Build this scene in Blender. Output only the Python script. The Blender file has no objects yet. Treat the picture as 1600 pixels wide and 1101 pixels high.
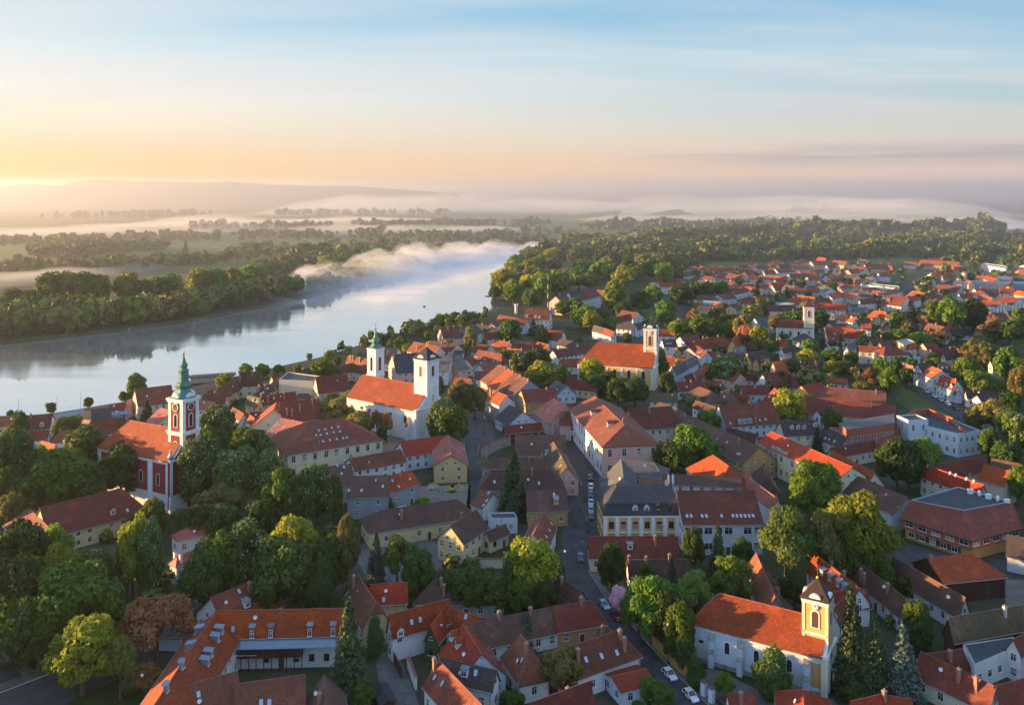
import bpy, math, random
import numpy as np
from mathutils import Vector, Matrix

SC = bpy.context.scene
COL = SC.collection
R = random.Random(7)
FOC, CAMZ, HOR = 1350.0, 100.0, 300.0      # focal length in photo pixels, camera height (m), horizon row


def P(px, py, z=0.0):
    """photo pixel -> point of the place at height z"""
    k = (CAMZ - z) / (py - HOR)
    return Vector(((px - 800.0) * k, FOC * k, z))


def H_AT(yt, yb):
    """height in m of something whose foot is at row yb and whose top is at row yt"""
    return (yb - yt) / (yb - HOR) * CAMZ


def M_AT(px, yb):
    return px / (yb - HOR) * CAMZ


def to_px(v):
    return (800 + FOC * v[0] / v[1], HOR + FOC * (CAMZ - v[2]) / v[1])


T = {'A': (0, 820, 3.919), 'B': (320, 820, 3.919), 'C': (640, 820, 3.919), 'D': (960, 820, 3.919),
     'E': (1280, 820, 3.919), 'F': (0, 540, 3.919), 'G': (320, 540, 3.919), 'H': (640, 540, 3.919),
     'I': (960, 540, 3.919), 'J': (1280, 540, 3.919), 'K': (640, 380, 5.0), 'L': (960, 330, 4.7875),
     'M': (1280, 330, 4.7875), 'n': (0, 600, 7.865), 'o': (320, 540, 7.865), 'p': (500, 490, 7.865),
     'q': (680, 500, 7.865), 'r': (1000, 500, 7.865), 's': (1200, 480, 7.865), 't': (1400, 480, 7.865),
     'u': (1200, 580, 7.865), 'w': (930, 740, 5.926), '0': (0, 0, 1.0)}


def X(t, x, y):
    a = T[t]
    return (a[0] + x / a[2], a[1] + y / a[2])


# ---------------------------------------------------------------- mesh builder
class MB:
    def __init__(s):
        s.v, s.f, s.m, s.uv = [], [], [], []

    def face(s, pts, mi=0, uv=None):
        b = len(s.v)
        s.v.extend([tuple(p) for p in pts])
        s.f.append(tuple(range(b, b + len(pts))))
        s.m.append(mi)
        s.uv.append(uv or [(0, 0)] * len(pts))

    def box(s, x0, x1, y0, y1, z0, z1, mi=0):
        a = [(x0, y0, z0), (x1, y0, z0), (x1, y1, z0), (x0, y1, z0), (x0, y0, z1), (x1, y0, z1), (x1, y1, z1), (x0, y1, z1)]
        for q in ((3, 2, 1, 0), (4, 5, 6, 7), (0, 1, 5, 4), (1, 2, 6, 5), (2, 3, 7, 6), (3, 0, 4, 7)):
            p = [a[i] for i in q]
            d = [(c[0] + c[1], c[2]) for c in p]
            s.face(p, mi, d)

    def prism(s, poly, z0, z1, mi=0, mtop=None, bottom=False):
        n = len(poly)
        area = sum(poly[i][0] * poly[(i + 1) % n][1] - poly[(i + 1) % n][0] * poly[i][1] for i in range(n))
        if area < 0:
            poly = poly[::-1]
        for i in range(n):
            a, b = poly[i], poly[(i + 1) % n]
            l = math.hypot(b[0] - a[0], b[1] - a[1])
            s.face([(a[0], a[1], z0), (b[0], b[1], z0), (b[0], b[1], z1), (a[0], a[1], z1)], mi, [(0, z0), (l, z0), (l, z1), (0, z1)])
        s.face([(p[0], p[1], z1) for p in poly], mi if mtop is None else mtop, [(p[0], p[1]) for p in poly])
        if bottom:
            s.face([(p[0], p[1], z0) for p in poly[::-1]], mi)

    def lathe(s, prof, n=12, c=(0, 0), mi=0, rot=0.0, sq=1.0, cap=True):
        rings = []
        for r, z in prof:
            rings.append([(c[0] + r * math.cos(rot + 2 * math.pi * i / n), c[1] + r * sq * math.sin(rot + 2 * math.pi * i / n), z) for i in range(n)])
        for k in range(len(rings) - 1):
            for i in range(n):
                j = (i + 1) % n
                s.face([rings[k][i], rings[k][j], rings[k + 1][j], rings[k + 1][i]], mi)
        if cap:
            s.face(rings[-1], mi)
            s.face(rings[0][::-1], mi)

    def bar(s, a, b, r, mi=0, n=6, r2=None):
        a, b = Vector(a), Vector(b)
        d = (b - a).normalized()
        u = d.orthogonal().normalized()
        w = d.cross(u)
        r2 = r if r2 is None else r2
        ra = [a + (u * math.cos(2 * math.pi * i / n) + w * math.sin(2 * math.pi * i / n)) * r for i in range(n)]
        rb = [b + (u * math.cos(2 * math.pi * i / n) + w * math.sin(2 * math.pi * i / n)) * r2 for i in range(n)]
        for i in range(n):
            j = (i + 1) % n
            s.face([ra[i], ra[j], rb[j], rb[i]], mi)
        s.face(rb, mi)
        s.face(ra[::-1], mi)

    def mesh(s, name, mats):
        me = bpy.data.meshes.new(name)
        me.from_pydata(s.v, [], s.f)
        for m in mats:
            me.materials.append(m)
        me.polygons.foreach_set('material_index', s.m)
        uvl = me.uv_layers.new(name='UVMap')
        flat = [c for q in s.uv for p in q for c in p]
        uvl.data.foreach_set('uv', flat)
        me.update()
        return me

    def build(s, name, mats, parent=None):
        if not isinstance(mats, (list, tuple)):
            mats = [mats]
        return link(name, s.mesh(name, mats), parent)


def link(name, data, parent=None, loc=None, rz=None, scale=None):
    o = bpy.data.objects.new(name, data)
    COL.objects.link(o)
    if parent is not None:
        o.parent = parent
    if loc is not None:
        o.location = loc
    if rz is not None:
        o.rotation_euler = (0, 0, rz)
    if scale is not None:
        o.scale = scale
    return o


THINGS = []      # (object, label text or None, category, group, anchor pixel, info)


def thing(name, cat, loc, rz=0.0, label=None, group=None, base=None, anchor=None):
    o = link(name, None, None, loc, rz)
    o.empty_display_size = 0.5
    reg(o, cat, label, group, base, anchor or to_px((loc[0], max(loc[1], 1), 0)))
    return o


def reg(o, cat, label=None, group=None, base=None, anchor=(800, 600)):
    o['category'] = cat
    if group:
        o['group'] = group
    THINGS.append(dict(o=o, label=label, base=base, px=anchor, cat=cat))


def structure(name, mb, mats, kind='structure'):
    o = mb.build(name, mats)
    o['kind'] = kind
    return o
# ---------------------------------------------------------------- materials
MATS = {}


def nt(name):
    m = bpy.data.materials.new(name)
    m.use_nodes = True
    t = m.node_tree
    b = t.nodes['Principled BSDF']
    return m, t, b


def N(t, kind, **kw):
    n = t.nodes.new(kind)
    for k, v in kw.items():
        if k in n.inputs:
            n.inputs[k].default_value = v
        else:
            setattr(n, k, v)
    return n


def mixc(t, fac, a, b, blend='MIX'):
    n = t.nodes.new('ShaderNodeMix')
    n.data_type = 'RGBA'
    n.blend_type = blend
    for sock, val in ((n.inputs[0], fac), (n.inputs[6], a), (n.inputs[7], b)):
        if hasattr(val, 'is_linked'):
            t.links.new(val, sock)
        elif isinstance(val, (int, float)):
            sock.default_value = val
        else:
            sock.default_value = (*val, 1)
    return n.outputs[2]


def ramp(t, src, p0, p1, c0=0.0, c1=1.0):
    n = t.nodes.new('ShaderNodeMapRange')
    n.inputs[1].default_value, n.inputs[2].default_value = p0, p1
    n.inputs[3].default_value, n.inputs[4].default_value = c0, c1
    t.links.new(src, n.inputs[0])
    return n.outputs[0]


def math_(t, op, a, b=0.0):
    n = t.nodes.new('ShaderNodeMath')
    n.operation = op
    for sock, val in ((n.inputs[0], a), (n.inputs[1], b)):
        if hasattr(val, 'is_linked'):
            t.links.new(val, sock)
        else:
            sock.default_value = val
    return n.outputs[0]


def coords_rand(t, scale=(1, 1, 1)):
    """object coordinates shifted by the object's random number, so that copies differ"""
    tc = t.nodes.new('ShaderNodeTexCoord')
    oi = t.nodes.new('ShaderNodeObjectInfo')
    ml = math_(t, 'MULTIPLY', oi.outputs['Random'], 311.0)
    ad = t.nodes.new('ShaderNodeVectorMath')
    ad.operation = 'ADD'
    t.links.new(tc.outputs['Object'], ad.inputs[0])
    t.links.new(ml, ad.inputs[1])
    mp = t.nodes.new('ShaderNodeMapping')
    mp.inputs['Scale'].default_value = scale
    t.links.new(ad.outputs[0], mp.inputs[0])
    return mp.outputs[0], oi.outputs['Random'], tc


def noise(t, vec, scale, detail=3.0, rough=0.55):
    n = t.nodes.new('ShaderNodeTexNoise')
    n.inputs['Scale'].default_value = scale
    n.inputs['Detail'].default_value = detail
    n.inputs['Roughness'].default_value = rough
    if vec is not None:
        t.links.new(vec, n.inputs['Vector'])
    return n.outputs['Fac']


def plain(name, col, rough=0.6, metal=0.0, var=0.0, vscale=1.0, spec=None, bump=0.0):
    m, t, b = nt(name)
    b.inputs['Base Color'].default_value = (*col, 1)
    b.inputs['Roughness'].default_value = rough
    b.inputs['Metallic'].default_value = metal
    if spec is not None:
        b.inputs['Specular IOR Level'].default_value = spec
    if var > 0:
        vec, rnd, tc = coords_rand(t)
        f = noise(t, vec, vscale, 4)
        f = ramp(t, f, .3, .7)
        c = mixc(t, f, tuple(x * (1 - var) for x in col), tuple(min(1, x * (1 + var)) for x in col))
        t.links.new(c, b.inputs['Base Color'])
        if bump:
            bp = t.nodes.new('ShaderNodeBump')
            bp.inputs['Strength'].default_value = bump
            t.links.new(noise(t, vec, vscale * 6), bp.inputs['Height'])
            t.links.new(bp.outputs[0], b.inputs['Normal'])
    MATS[name] = m
    return m


def roof_mat(name, col, old=(0.07, 0.055, 0.045), age=0.4, rough=0.8, metal=False):
    """clay tiles laid in rows: rows of bricks in UV metres, patches of replaced tiles, lichen and soot"""
    m, t, b = nt('roof_' + name)
    vec, rnd, tc = coords_rand(t)
    uv = tc.outputs['UV']
    if metal:
        w = t.nodes.new('ShaderNodeTexWave')
        w.inputs['Scale'].default_value = 0.55
        w.inputs['Distortion'].default_value = 0
        t.links.new(uv, w.inputs['Vector'])
        seam = ramp(t, w.outputs['Fac'], .93, 1.0)
        tile = mixc(t, seam, col, tuple(c * .6 for c in col))
        h = seam
    else:
        br = t.nodes.new('ShaderNodeTexBrick')
        br.inputs['Scale'].default_value = 1.0
        br.inputs['Brick Width'].default_value = 0.45
        br.inputs['Row Height'].default_value = 0.4
        br.inputs['Mortar Size'].default_value = 0.045
        br.inputs['Mortar Smooth'].default_value = 0.6
        br.inputs['Bias'].default_value = -0.1
        br.inputs['Color1'].default_value = (*[c * 1.40 for c in col], 1)
        br.inputs['Color2'].default_value = (*[c * 0.64 for c in col], 1)
        br.inputs['Mortar'].default_value = (*[c * 0.42 for c in col], 1)
        t.links.new(uv, br.inputs['Vector'])
        tile = br.outputs['Color']
        h = br.outputs['Fac']
    if not metal:                                              # mended patches of newer tiles, and soot
        vo = t.nodes.new('ShaderNodeTexVoronoi')
        vo.inputs['Scale'].default_value = .42
        vo.inputs['Randomness'].default_value = 1
        wv = t.nodes.new('ShaderNodeMapping')
        t.links.new(vec, wv.inputs[0])
        t.links.new(wv.outputs[0], vo.inputs['Vector'])
        sc_ = t.nodes.new('ShaderNodeSeparateColor')
        t.links.new(vo.outputs['Color'], sc_.inputs[0])
        new_ = math_(t, 'MULTIPLY', math_(t, 'GREATER_THAN', sc_.outputs[0], .9), .45)
        tile = mixc(t, new_, tile, tuple(min(1, c * 1.55 + .02) for c in col))
        dk = math_(t, 'MULTIPLY', ramp(t, noise(t, vec, .16, 5, .6), .44, .62), .25 + .35 * age)
        tile = mixc(t, dk, tile, tuple(c * .42 for c in col))
    patch = ramp(t, noise(t, vec, .55, 6, .65), .40, .72)
    p2 = mixc(t, math_(t, 'MULTIPLY', patch, age), tile, old)
    # streaks that run down the slope
    mp = t.nodes.new('ShaderNodeMapping')
    mp.inputs['Scale'].default_value = (1.6, .12, 1)
    t.links.new(uv, mp.inputs[0])
    st = ramp(t, noise(t, mp.outputs[0], 1.0, 4, .6), .45, .75)
    p3 = mixc(t, math_(t, 'MULTIPLY', st, .30 * (age + .4)), p2, tuple(c * 1.25 + .03 for c in old))
    hs = t.nodes.new('ShaderNodeHueSaturation')
    t.links.new(ramp(t, rnd, 0, 1, .75, 1.25), hs.inputs['Value'])
    t.links.new(ramp(t, math_(t, 'FRACT', math_(t, 'MULTIPLY', rnd, 7.31)), 0, 1, .492, .507), hs.inputs['Hue'])
    hs.inputs['Saturation'].default_value = 1.1
    t.links.new(p3, hs.inputs['Color'])
    t.links.new(hs.outputs[0], b.inputs['Base Color'])
    b.inputs['Roughness'].default_value = rough
    bp = t.nodes.new('ShaderNodeBump')
    bp.inputs['Strength'].default_value = .5
    bp.inputs['Distance'].default_value = .05
    bp.invert = not metal
    t.links.new(h, bp.inputs['Height'])
    t.links.new(bp.outputs[0], b.inputs['Normal'])
    MATS['R_' + name] = m
    # ridge tiles bedded in mortar
    plain('RC_' + name, tuple(c * .85 + .025 for c in col), .85, var=.25, vscale=1.5)


def wall_mat(name, col):
    m, t, b = nt('plaster_' + name)
    vec, rnd, tc = coords_rand(t)
    f = ramp(t, noise(t, vec, .35, 5, .65), .35, .75)
    c1 = mixc(t, math_(t, 'MULTIPLY', f, .38), col, tuple(c * .62 for c in col))
    mp = t.nodes.new('ShaderNodeMapping')
    mp.inputs['Scale'].default_value = (1.4, 1.4, .12)
    t.links.new(vec, mp.inputs[0])
    st = ramp(t, noise(t, mp.outputs[0], 1.1, 4), .55, .8)
    c2 = mixc(t, math_(t, 'MULTIPLY', st, .25), c1, (.22, .2, .17))
    t.links.new(c2, b.inputs['Base Color'])
    b.inputs['Roughness'].default_value = .9
    b.inputs['Specular IOR Level'].default_value = .2
    bp = t.nodes.new('ShaderNodeBump')
    bp.inputs['Strength'].default_value = .15
    t.links.new(noise(t, vec, 9, 3), bp.inputs['Height'])
    t.links.new(bp.outputs[0], b.inputs['Normal'])
    MATS['W_' + name] = m


for nm, c, old, age in (
        ('red', (.325, .058, .022), (.15, .05, .03), .35), ('redbrown', (.185, .043, .024), (.085, .04, .03), .5),
        ('brown', (.12, .05, .033), (.06, .048, .036), .7), ('orange', (.40, .105, .04), (.18, .08, .05), .35),
        ('pink', (.40, .135, .105), (.25, .11, .09), .4), ('dark', (.06, .042, .038), (.035, .035, .035), .6),
        ('moss', (.13, .075, .042), (.055, .07, .03), .8), ('grey', (.115, .118, .125), (.06, .06, .062), .6),
        ('black', (.022, .021, .022), (.03, .028, .025), .5), ('rust', (.215, .068, .038), (.1, .052, .036), .55)):
    roof_mat(nm, c, old, age)
roof_mat('zinc', (.20, .24, .28), (.15, .17, .19), .4, .45, True)
roof_mat('redmetal', (.34, .075, .07), (.3, .1, .09), .3, .45, True)
roof_mat('slate', (.046, .05, .058), (.03, .031, .035), .5, .75)
roof_mat('bluegrey', (.17, .24, .30), (.16, .2, .24), .3, .5, True)
for nm, c in (('white', (.74, .73, .71)), ('cream', (.68, .60, .44)), ('sand', (.66, .45, .21)), ('yellow', (.74, .45, .14)), ('ochre', (.52, .30, .10)),
              ('pink', (.66, .42, .34)), ('bluewhite', (.60, .66, .72)), ('greyblue', (.30, .34, .38)), ('brick', (.40, .12, .07)),
              ('orange', (.62, .30, .14)), ('stone', (.36, .33, .29)), ('wood', (.085, .035, .022)), ('churchred', (.31, .046, .038)),
              ('lemon', (.70, .56, .29)), ('paleyellow', (.72, .64, .42)), ('ivy', (.05, .085, .025)), ('gold', (.76, .47, .13))):
    wall_mat(nm, c)
plain('trim', (.76, .75, .73), .8, var=.08)
plain('frame', (.72, .72, .70), .6)
plain('woodframe', (.10, .05, .03), .6, var=.2)
plain('door', (.12, .05, .03), .55, var=.25, vscale=3)
plain('greendoor', (.03, .07, .045), .5, var=.2, vscale=3)
plain('brass', (.5, .36, .12), .35, 1.0)
plain('zinc', (.30, .34, .38), .45, .6, var=.2)
plain('iron', (.05, .05, .055), .5, .7)
plain('white_metal', (.78, .78, .78), .4)
plain('chimney', (.34, .17, .11), .9, var=.35, vscale=4, bump=.4)
plain('chimneyplaster', (.55, .50, .44), .9, var=.25, vscale=2)
plain('chimneycap', (.30, .28, .26), .9, var=.2)
plain('gold', (.85, .55, .14), .25, 1.0)
plain('bark', (.085, .065, .048), .95, var=.35, vscale=5, bump=.6)
plain('glass', (.018, .022, .028), .06, 0, spec=.8)
plain('skyglass', (.34, .44, .54), .09, 0, spec=1.0)  # pale blue base stands in for the sky reflected in roof windows
plain('shutter', (.10, .045, .025), .7, var=.25, vscale=4)
plain('darkvoid', (.015, .013, .012), .9)
plain('tyre', (.02, .02, .02), .85)
plain('rim', (.5, .5, .52), .3, .9)
plain('lampglass', (.7, .7, .66), .3)
plain('tar', (.045, .055, .06), .85, var=.3, vscale=.5)
plain('rubble', (.30, .26, .22), .95, var=.4, vscale=1.5, bump=.6)
plain('stonewall', (.30, .27, .23), .95, var=.45, vscale=.8, bump=.5)
plain('excavator', (.62, .38, .03), .5, var=.15)
plain('clockface', (.05, .055, .06), .5)
for nm, c in (('white', (.78, .79, .80)), ('black', (.018, .018, .02)), ('silver', (.42, .44, .46)), ('red', (.26, .02, .02)),
              ('blue', (.10, .25, .42)), ('darkblue', (.02, .035, .07)), ('grey', (.14, .15, .16)), ('lightblue', (.30, .48, .58))):
    m = plain('car_' + nm, c, .28, .15)
    m.node_tree.nodes['Principled BSDF'].inputs['Coat Weight'].default_value = .6


def copper():
    m, t, b = nt('verdigris_copper')
    vec, rnd, tc = coords_rand(t)
    f = ramp(t, noise(t, vec, .9, 5, .65), .42, .66)
    c = mixc(t, f, (.045, .26, .20), (.10, .075, .045))
    t.links.new(c, b.inputs['Base Color'])
    b.inputs['Roughness'].default_value = .6
    MATS['copper'] = m


copper()


def leaf_mat(name, col, hi, trans=.42, hue=.02, val=.3):
    col, hi = tuple(c * 1.9 for c in col), tuple(c * 2.0 for c in hi)
    m, t, b = nt('leaves_' + name)
    vec, rnd, tc = coords_rand(t)
    g = tc.outputs['Object']
    f = ramp(t, noise(t, g, 7.0, 4, .6), .35, .68)
    c = mixc(t, f, col, hi)
    hs = t.nodes.new('ShaderNodeHueSaturation')
    t.links.new(ramp(t, rnd, 0, 1, .5 - hue, .5 + hue), hs.inputs['Hue'])
    t.links.new(ramp(t, math_(t, 'FRACT', math_(t, 'MULTIPLY', rnd, 9.7)), 0, 1, 1 - val, 1 + val), hs.inputs['Value'])
    t.links.new(c, hs.inputs['Color'])
    b.inputs['Roughness'].default_value = .6
    b.inputs['Specular IOR Level'].default_value = .25
    t.links.new(hs.outputs[0], b.inputs['Base Color'])
    tr = t.nodes.new('ShaderNodeBsdfTranslucent')
    t.links.new(hs.outputs[0], tr.inputs['Color'])
    mx = t.nodes.new('ShaderNodeMixShader')
    mx.inputs[0].default_value = trans
    t.links.new(b.outputs[0], mx.inputs[1])
    t.links.new(tr.outputs[0], mx.inputs[2])
    t.links.new(mx.outputs[0], t.nodes['Material Output'].inputs['Surface'])
    MATS['L_' + name] = m


leaf_mat('g', (.046, .088, .010), (.088, .135, .016))
leaf_mat('d', (.027, .054, .010), (.050, .082, .014))
leaf_mat('y', (.11, .135, .012), (.19, .185, .018))
leaf_mat('c', (.040, .076, .013), (.07, .108, .018))
leaf_mat('a', (.085, .125, .025), (.13, .165, .035), .45)
leaf_mat('o', (.14, .065, .025), (.20, .09, .035), .4)
leaf_mat('l', (.085, .085, .022), (.13, .11, .028), .4)
leaf_mat('p', (.030, .066, .018), (.05, .09, .022))
leaf_mat('s', (.020, .038, .014), (.038, .055, .018), .12)
leaf_mat('b', (.034, .050, .038), (.056, .072, .056), .12)
leaf_mat('k', (.40, .22, .26), (.5, .3, .33), .4)
leaf_mat('ivy', (.035, .08, .015), (.06, .11, .02), .3)
plain('blossom', (.46, .45, .32), .8)
plain('curtain', (.33, .31, .28), .5, var=.3, vscale=.8)
# ---------------------------------------------------------------- windows, doors, roof pieces (shared meshes)
CACHE = {}


def arch_pts(w, h, n=8):
    r = w / 2
    pts = [(-r, 0), (r, 0), (r, h - r)]
    pts += [(r * math.cos(math.pi * i / n), h - r + r * math.sin(math.pi * i / n)) for i in range(1, n)]
    pts += [(-r, h - r)]
    return pts


def extr(mb, pts, y0, y1, mi):
    """outline in x,z pushed out along -y (a wall's outside is -y)"""
    n = len(pts)
    mb.face([(p[0], y1, p[1]) for p in pts], mi)
    for i in range(n):
        a, b = pts[i], pts[(i + 1) % n]
        mb.face([(a[0], y0, a[1]), (b[0], y0, b[1]), (b[0], y1, b[1]), (a[0], y1, a[1])], mi)


def win_meshes(w, h, style, near):
    near = R.random() < .3
    key = ('win', round(w, 2), round(h, 2), style, near)
    if key in CACHE:
        return CACHE[key]
    fm = {'white': 'frame', 'wood': 'woodframe', 'arch': 'trim', 'shut': 'frame', 'plain': 'frame'}[style]
    a, b = MB(), MB()
    t = .09
    if style == 'arch':
        out, inn = arch_pts(w + .36, h + .3), arch_pts(w, h)
        extr(a, [(x, z - .1) for x, z in out], .02, -.07, 0)
        extr(b, inn, -.07, -.085, 0)
        extr(b, [(-.03, 0), (.03, 0), (.03, h - .05), (-.03, h - .05)], -.085, -.1, 1)
        for k in (.33, .66):
            extr(b, [(-w / 2, h * k), (w / 2, h * k), (w / 2, h * k + .05), (-w / 2, h * k + .05)], -.085, -.098, 1)
        mats = [MATS['glass'], MATS['woodframe']]
    else:
        a.box(-w / 2 - .07, w / 2 + .07, -.09, .02, -.07, h + .07, 0)          # casing block
        a.box(-w / 2 - .16, w / 2 + .16, -.2, .02, -.15, -.075, 1)              # sill
        extr(b, [(-w / 2 + .02, .02), (w / 2 - .02, .02), (w / 2 - .02, h - .02), (-w / 2 + .02, h - .02)], -.09, -.1, 0)
        extr(b, [(-.035, .02), (.035, .02), (.035, h - .02), (-.035, h - .02)], -.1, -.118, 1)
        extr(b, [(-w / 2 + .02, h * .68), (w / 2 - .02, h * .68), (w / 2 - .02, h * .68 + .06), (-w / 2 + .02, h * .68 + .06)], -.1, -.117, 1)
        if style == 'shut':
            for s in (-1, 1):
                a.box(s * (w * .75 + .1) - w * .25, s * (w * .75 + .1) + w * .25, -.075, .02, 0, h, 2)
        if near:                                               # a drawn curtain behind the lower or upper half
            z0, z1 = ((.02, h * .66) if w > 1.05 else (h * .35, h * .66))
            extr(b, [(-w / 2 + .03, z0 + .03), (w / 2 - .03, z0 + .03), (w / 2 - .03, z1), (-w / 2 + .03, z1)], -.1, -.106, 2)
        mats = [MATS['glass'], MATS[fm], MATS['curtain']]
    CACHE[key] = (a.mesh('window_frame', [MATS[fm], MATS['trim'], MATS['shutter']]), b.mesh('window_pane', mats))
    return CACHE[key]


def window(parent, x, y, z, rz, w, h, style='white', near=True):
    """frame with sill, and its pane as a sub-part; local -y faces out of the wall"""
    fm, pm = win_meshes(w, h, style, near)
    o = link('window', fm, parent, (x, y, z), rz)
    link('pane', pm, o)
    return o


def door(parent, x, y, rz, w=1.1, h=2.2, mat='door'):
    key = ('door', w, h, mat)
    if key not in CACHE:
        a = MB()
        a.box(-w / 2 - .12, w / 2 + .12, -.06, .02, 0, h + .12, 0)
        a.box(-w / 2, w / 2, -.1, -.06, .03, h, 1)
        for s in (-1, 1):
            for z0, z1 in ((.2, h * .45), (h * .52, h * .93)):
                a.box(s * w * .25 - w * .17, s * w * .25 + w * .17, -.125, -.1, z0, z1, 1)
        k = MB()
        k.lathe([(.015, 0), (.04, .02), (.04, .06), (.01, .08)], 6)
        CACHE[key] = (a.mesh('door', [MATS['trim'], MATS[mat]]), k.mesh('handle', [MATS['brass']]))
    o = link('door', CACHE[key][0], parent, (x, y, 0), rz)
    k = link('handle', CACHE[key][1], o, (w * .38, -.125, 1.0))
    k.rotation_euler = (math.pi / 2, 0, 0)
    return o


def chimney(parent, x, y, z0, z1, w=.62, d=.62, mat='chimney', rz=0):
    a = MB()
    a.box(-w / 2, w / 2, -d / 2, d / 2, 0, z1 - z0, 0)
    a.box(-w / 2 - .09, w / 2 + .09, -d / 2 - .09, d / 2 + .09, z1 - z0 - .32, z1 - z0 - .14, 0)
    a.box(-w / 2 - .05, w / 2 + .05, -d / 2 - .05, d / 2 + .05, z1 - z0 - .001, z1 - z0 + .1, 1)
    o = a.build('chimney', [MATS[mat], MATS['chimneycap']], parent)
    o.location = (x, y, z0)
    p = MB()
    p.lathe([(.13, 0), (.11, .38)], 8)
    q = p.build('chimney_pot', [MATS['chimney']], o)
    q.location = (0, 0, z1 - z0 + .1)
    return o


class House:
    pass


def house(t, x1, y1, x2, y2, ex, ey, he, hr, ends='gg', roof='redbrown', wall='white', label=None, cat='house',
          name='house', ch=(), sk=(), dm=(), win='white', rows=None, ww=1.0, wh=1.45, step=3.0, group=None, ov=.4,
          walls=None, doorx=None, nowin='', gutter=True, maxw=None, dstyle='shed', base=None, chm='chimney', gablewin=True,
          hipf=.85, auto=True):
    """a house from its ridge (two points seen at ridge height) and one point of the eave that is seen (at eave height)"""
    e = P(*X(t, ex, ey), he)
    h0 = hr
    while True:
        a, b = P(*X(t, x1, y1), hr), P(*X(t, x2, y2), hr)
        d = Vector((b.x - a.x, b.y - a.y))
        L = d.length
        d /= L
        nrm = Vector((-d.y, d.x))
        hw = max(abs((e.x - a.x) * nrm.x + (e.y - a.y) * nrm.y), 1.8)
        # a roof that would come out too wide or too flat has a higher ridge than first guessed
        if not auto or cat == 'church' or not (hw > 7.5 or (hr - he) / hw < .55) or hr - he > 7.2 or hr > h0 + 4 or he < 3.1:
            break
        hr += .25
    hw = min(hw, maxw / 2 if maxw else 10.5 if cat != 'church' and auto else 99)
    rz = math.atan2(d.y, d.x)
    cx, cy = (a.x + b.x) / 2, (a.y + b.y) / 2
    near = cy < 420
    h = House()
    h.near = near
    h.L, h.hw, h.he, h.hr = L, hw, he, hr
    root = thing(name, cat, (cx, cy, 0), rz, label, group, base, None)
    h.root = root
    THINGS[-1]['px'] = to_px((cx, cy, he))
    THINGS[-1]['info'] = dict(L=L, w=2 * hw, he=he, roof=roof, wall=wall, nch=len(ch), nsk=len(sk), ndm=len(dm), ends=ends)
    MI = Matrix.Translation((cx, cy, 0)) @ Matrix.Rotation(rz, 4, 'Z')
    h.inv = MI.inverted()
    slope = (hr - he) / hw
    tt = {'g': 0.0, 'h': 1.0, 'k': 0.42}
    tA, tB = tt[ends[0]], tt[ends[1]]
    oh = .35
    rA, rB = -L / 2, L / 2
    xA = rA - (oh if tA == 0 else hw * tA * hipf)
    xB = rB + (oh if tB == 0 else hw * tB * hipf)
    zA, zB = hr - (hr - he) * tA, hr - (hr - he) * tB
    h.xA, h.xB = xA, xB

    def slope_poly(s):
        p = [(xA, s * hw, he), (xB, s * hw, he)]
        if 0 < tB < 1:
            p.append((xB, s * hw * tB, zB))
        p += [(rB if tB else xB, 0, hr), (rA if tA else xA, 0, hr)]
        if 0 < tA < 1:
            p.append((xA, s * hw * tA, zA))
        return p
    mb = MB()
    th = .16
    k = math.sqrt(1 + slope * slope)
    rim = []
    for s in (-1, 1):
        p = slope_poly(s)
        uv = [(q[0], (hr - q[2]) / (hr - he) * hw * k) for q in p]
        if s > 0:
            p, uv = p[::-1], uv[::-1]
        mb.face(p, 0, uv)
        mb.face([(q[0], q[1], q[2] - th) for q in p[::-1]], 1)
        n = len(p)
        for i in range(n):
            c, g = p[i], p[(i + 1) % n]
            if c[2] >= hr - .01 and g[2] >= hr - .01:
                continue
            hip = (abs(c[0] - g[0]) > .2 and abs(c[2] - g[2]) > .2)
            if hip:
                continue
            mb.face([(c[0], c[1], c[2]), (c[0], c[1], c[2] - th), (g[0], g[1], g[2] - th), (g[0], g[1], g[2])], 1)
    for (tx, xe, xr, zc, sg) in ((tA, xA, rA, zA, -1), (tB, xB, rB, zB, 1)):
        if tx > 0:
            p = [(xe, -sg * hw * tx, zc), (xe, sg * hw * tx, zc), (xr, 0, hr)]
            p = [(xe, -hw * tx * sg, zc), (xe, hw * tx * sg, zc), (xr, 0, hr)]
            sl = math.hypot(xe - xr, hr - zc)
            mb.face(p, 0, [(p[0][1], sl), (p[1][1], sl), (0, 0)])
            mb.face([(q[0], q[1], q[2] - th) for q in p[::-1]], 1)
            mb.face([p[1], p[0], (p[0][0], p[0][1], zc - th), (p[1][0], p[1][1], zc - th)], 1)
    # ridge and hip tiles
    rr = .14
    mb.bar((rA if tA else xA, 0, hr - .01), (rB if tB else xB, 0, hr - .01), rr, 2, 6)
    for (tx, xe, xr, zc) in ((tA, xA, rA, zA), (tB, xB, rB, zB)):
        if tx > 0:
            for s in (-1, 1):
                mb.bar((xe, s * hw * tx, zc - .03), (xr, 0, hr - .02), rr * .9, 2, 5)
    h.roof = mb.build('roof', [MATS['R_' + roof], MATS['woodframe'], MATS['RC_' + roof]], root)
    # walls
    iy = hw - ov
    zw = he + ov * slope - th - .06
    wA = xA + (oh if tA == 0 else ov)
    wB = xB - (oh if tB == 0 else ov)
    if tA == .42:
        wA = xA + .3
    if tB == .42:
        wB = xB - .3
    h.wA, h.wB, h.iy = wA, wB, iy
    wl = [MATS['W_' + (walls[i] if walls else wall)] for i in range(4 if walls else 1)]
    mb = MB()

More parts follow.
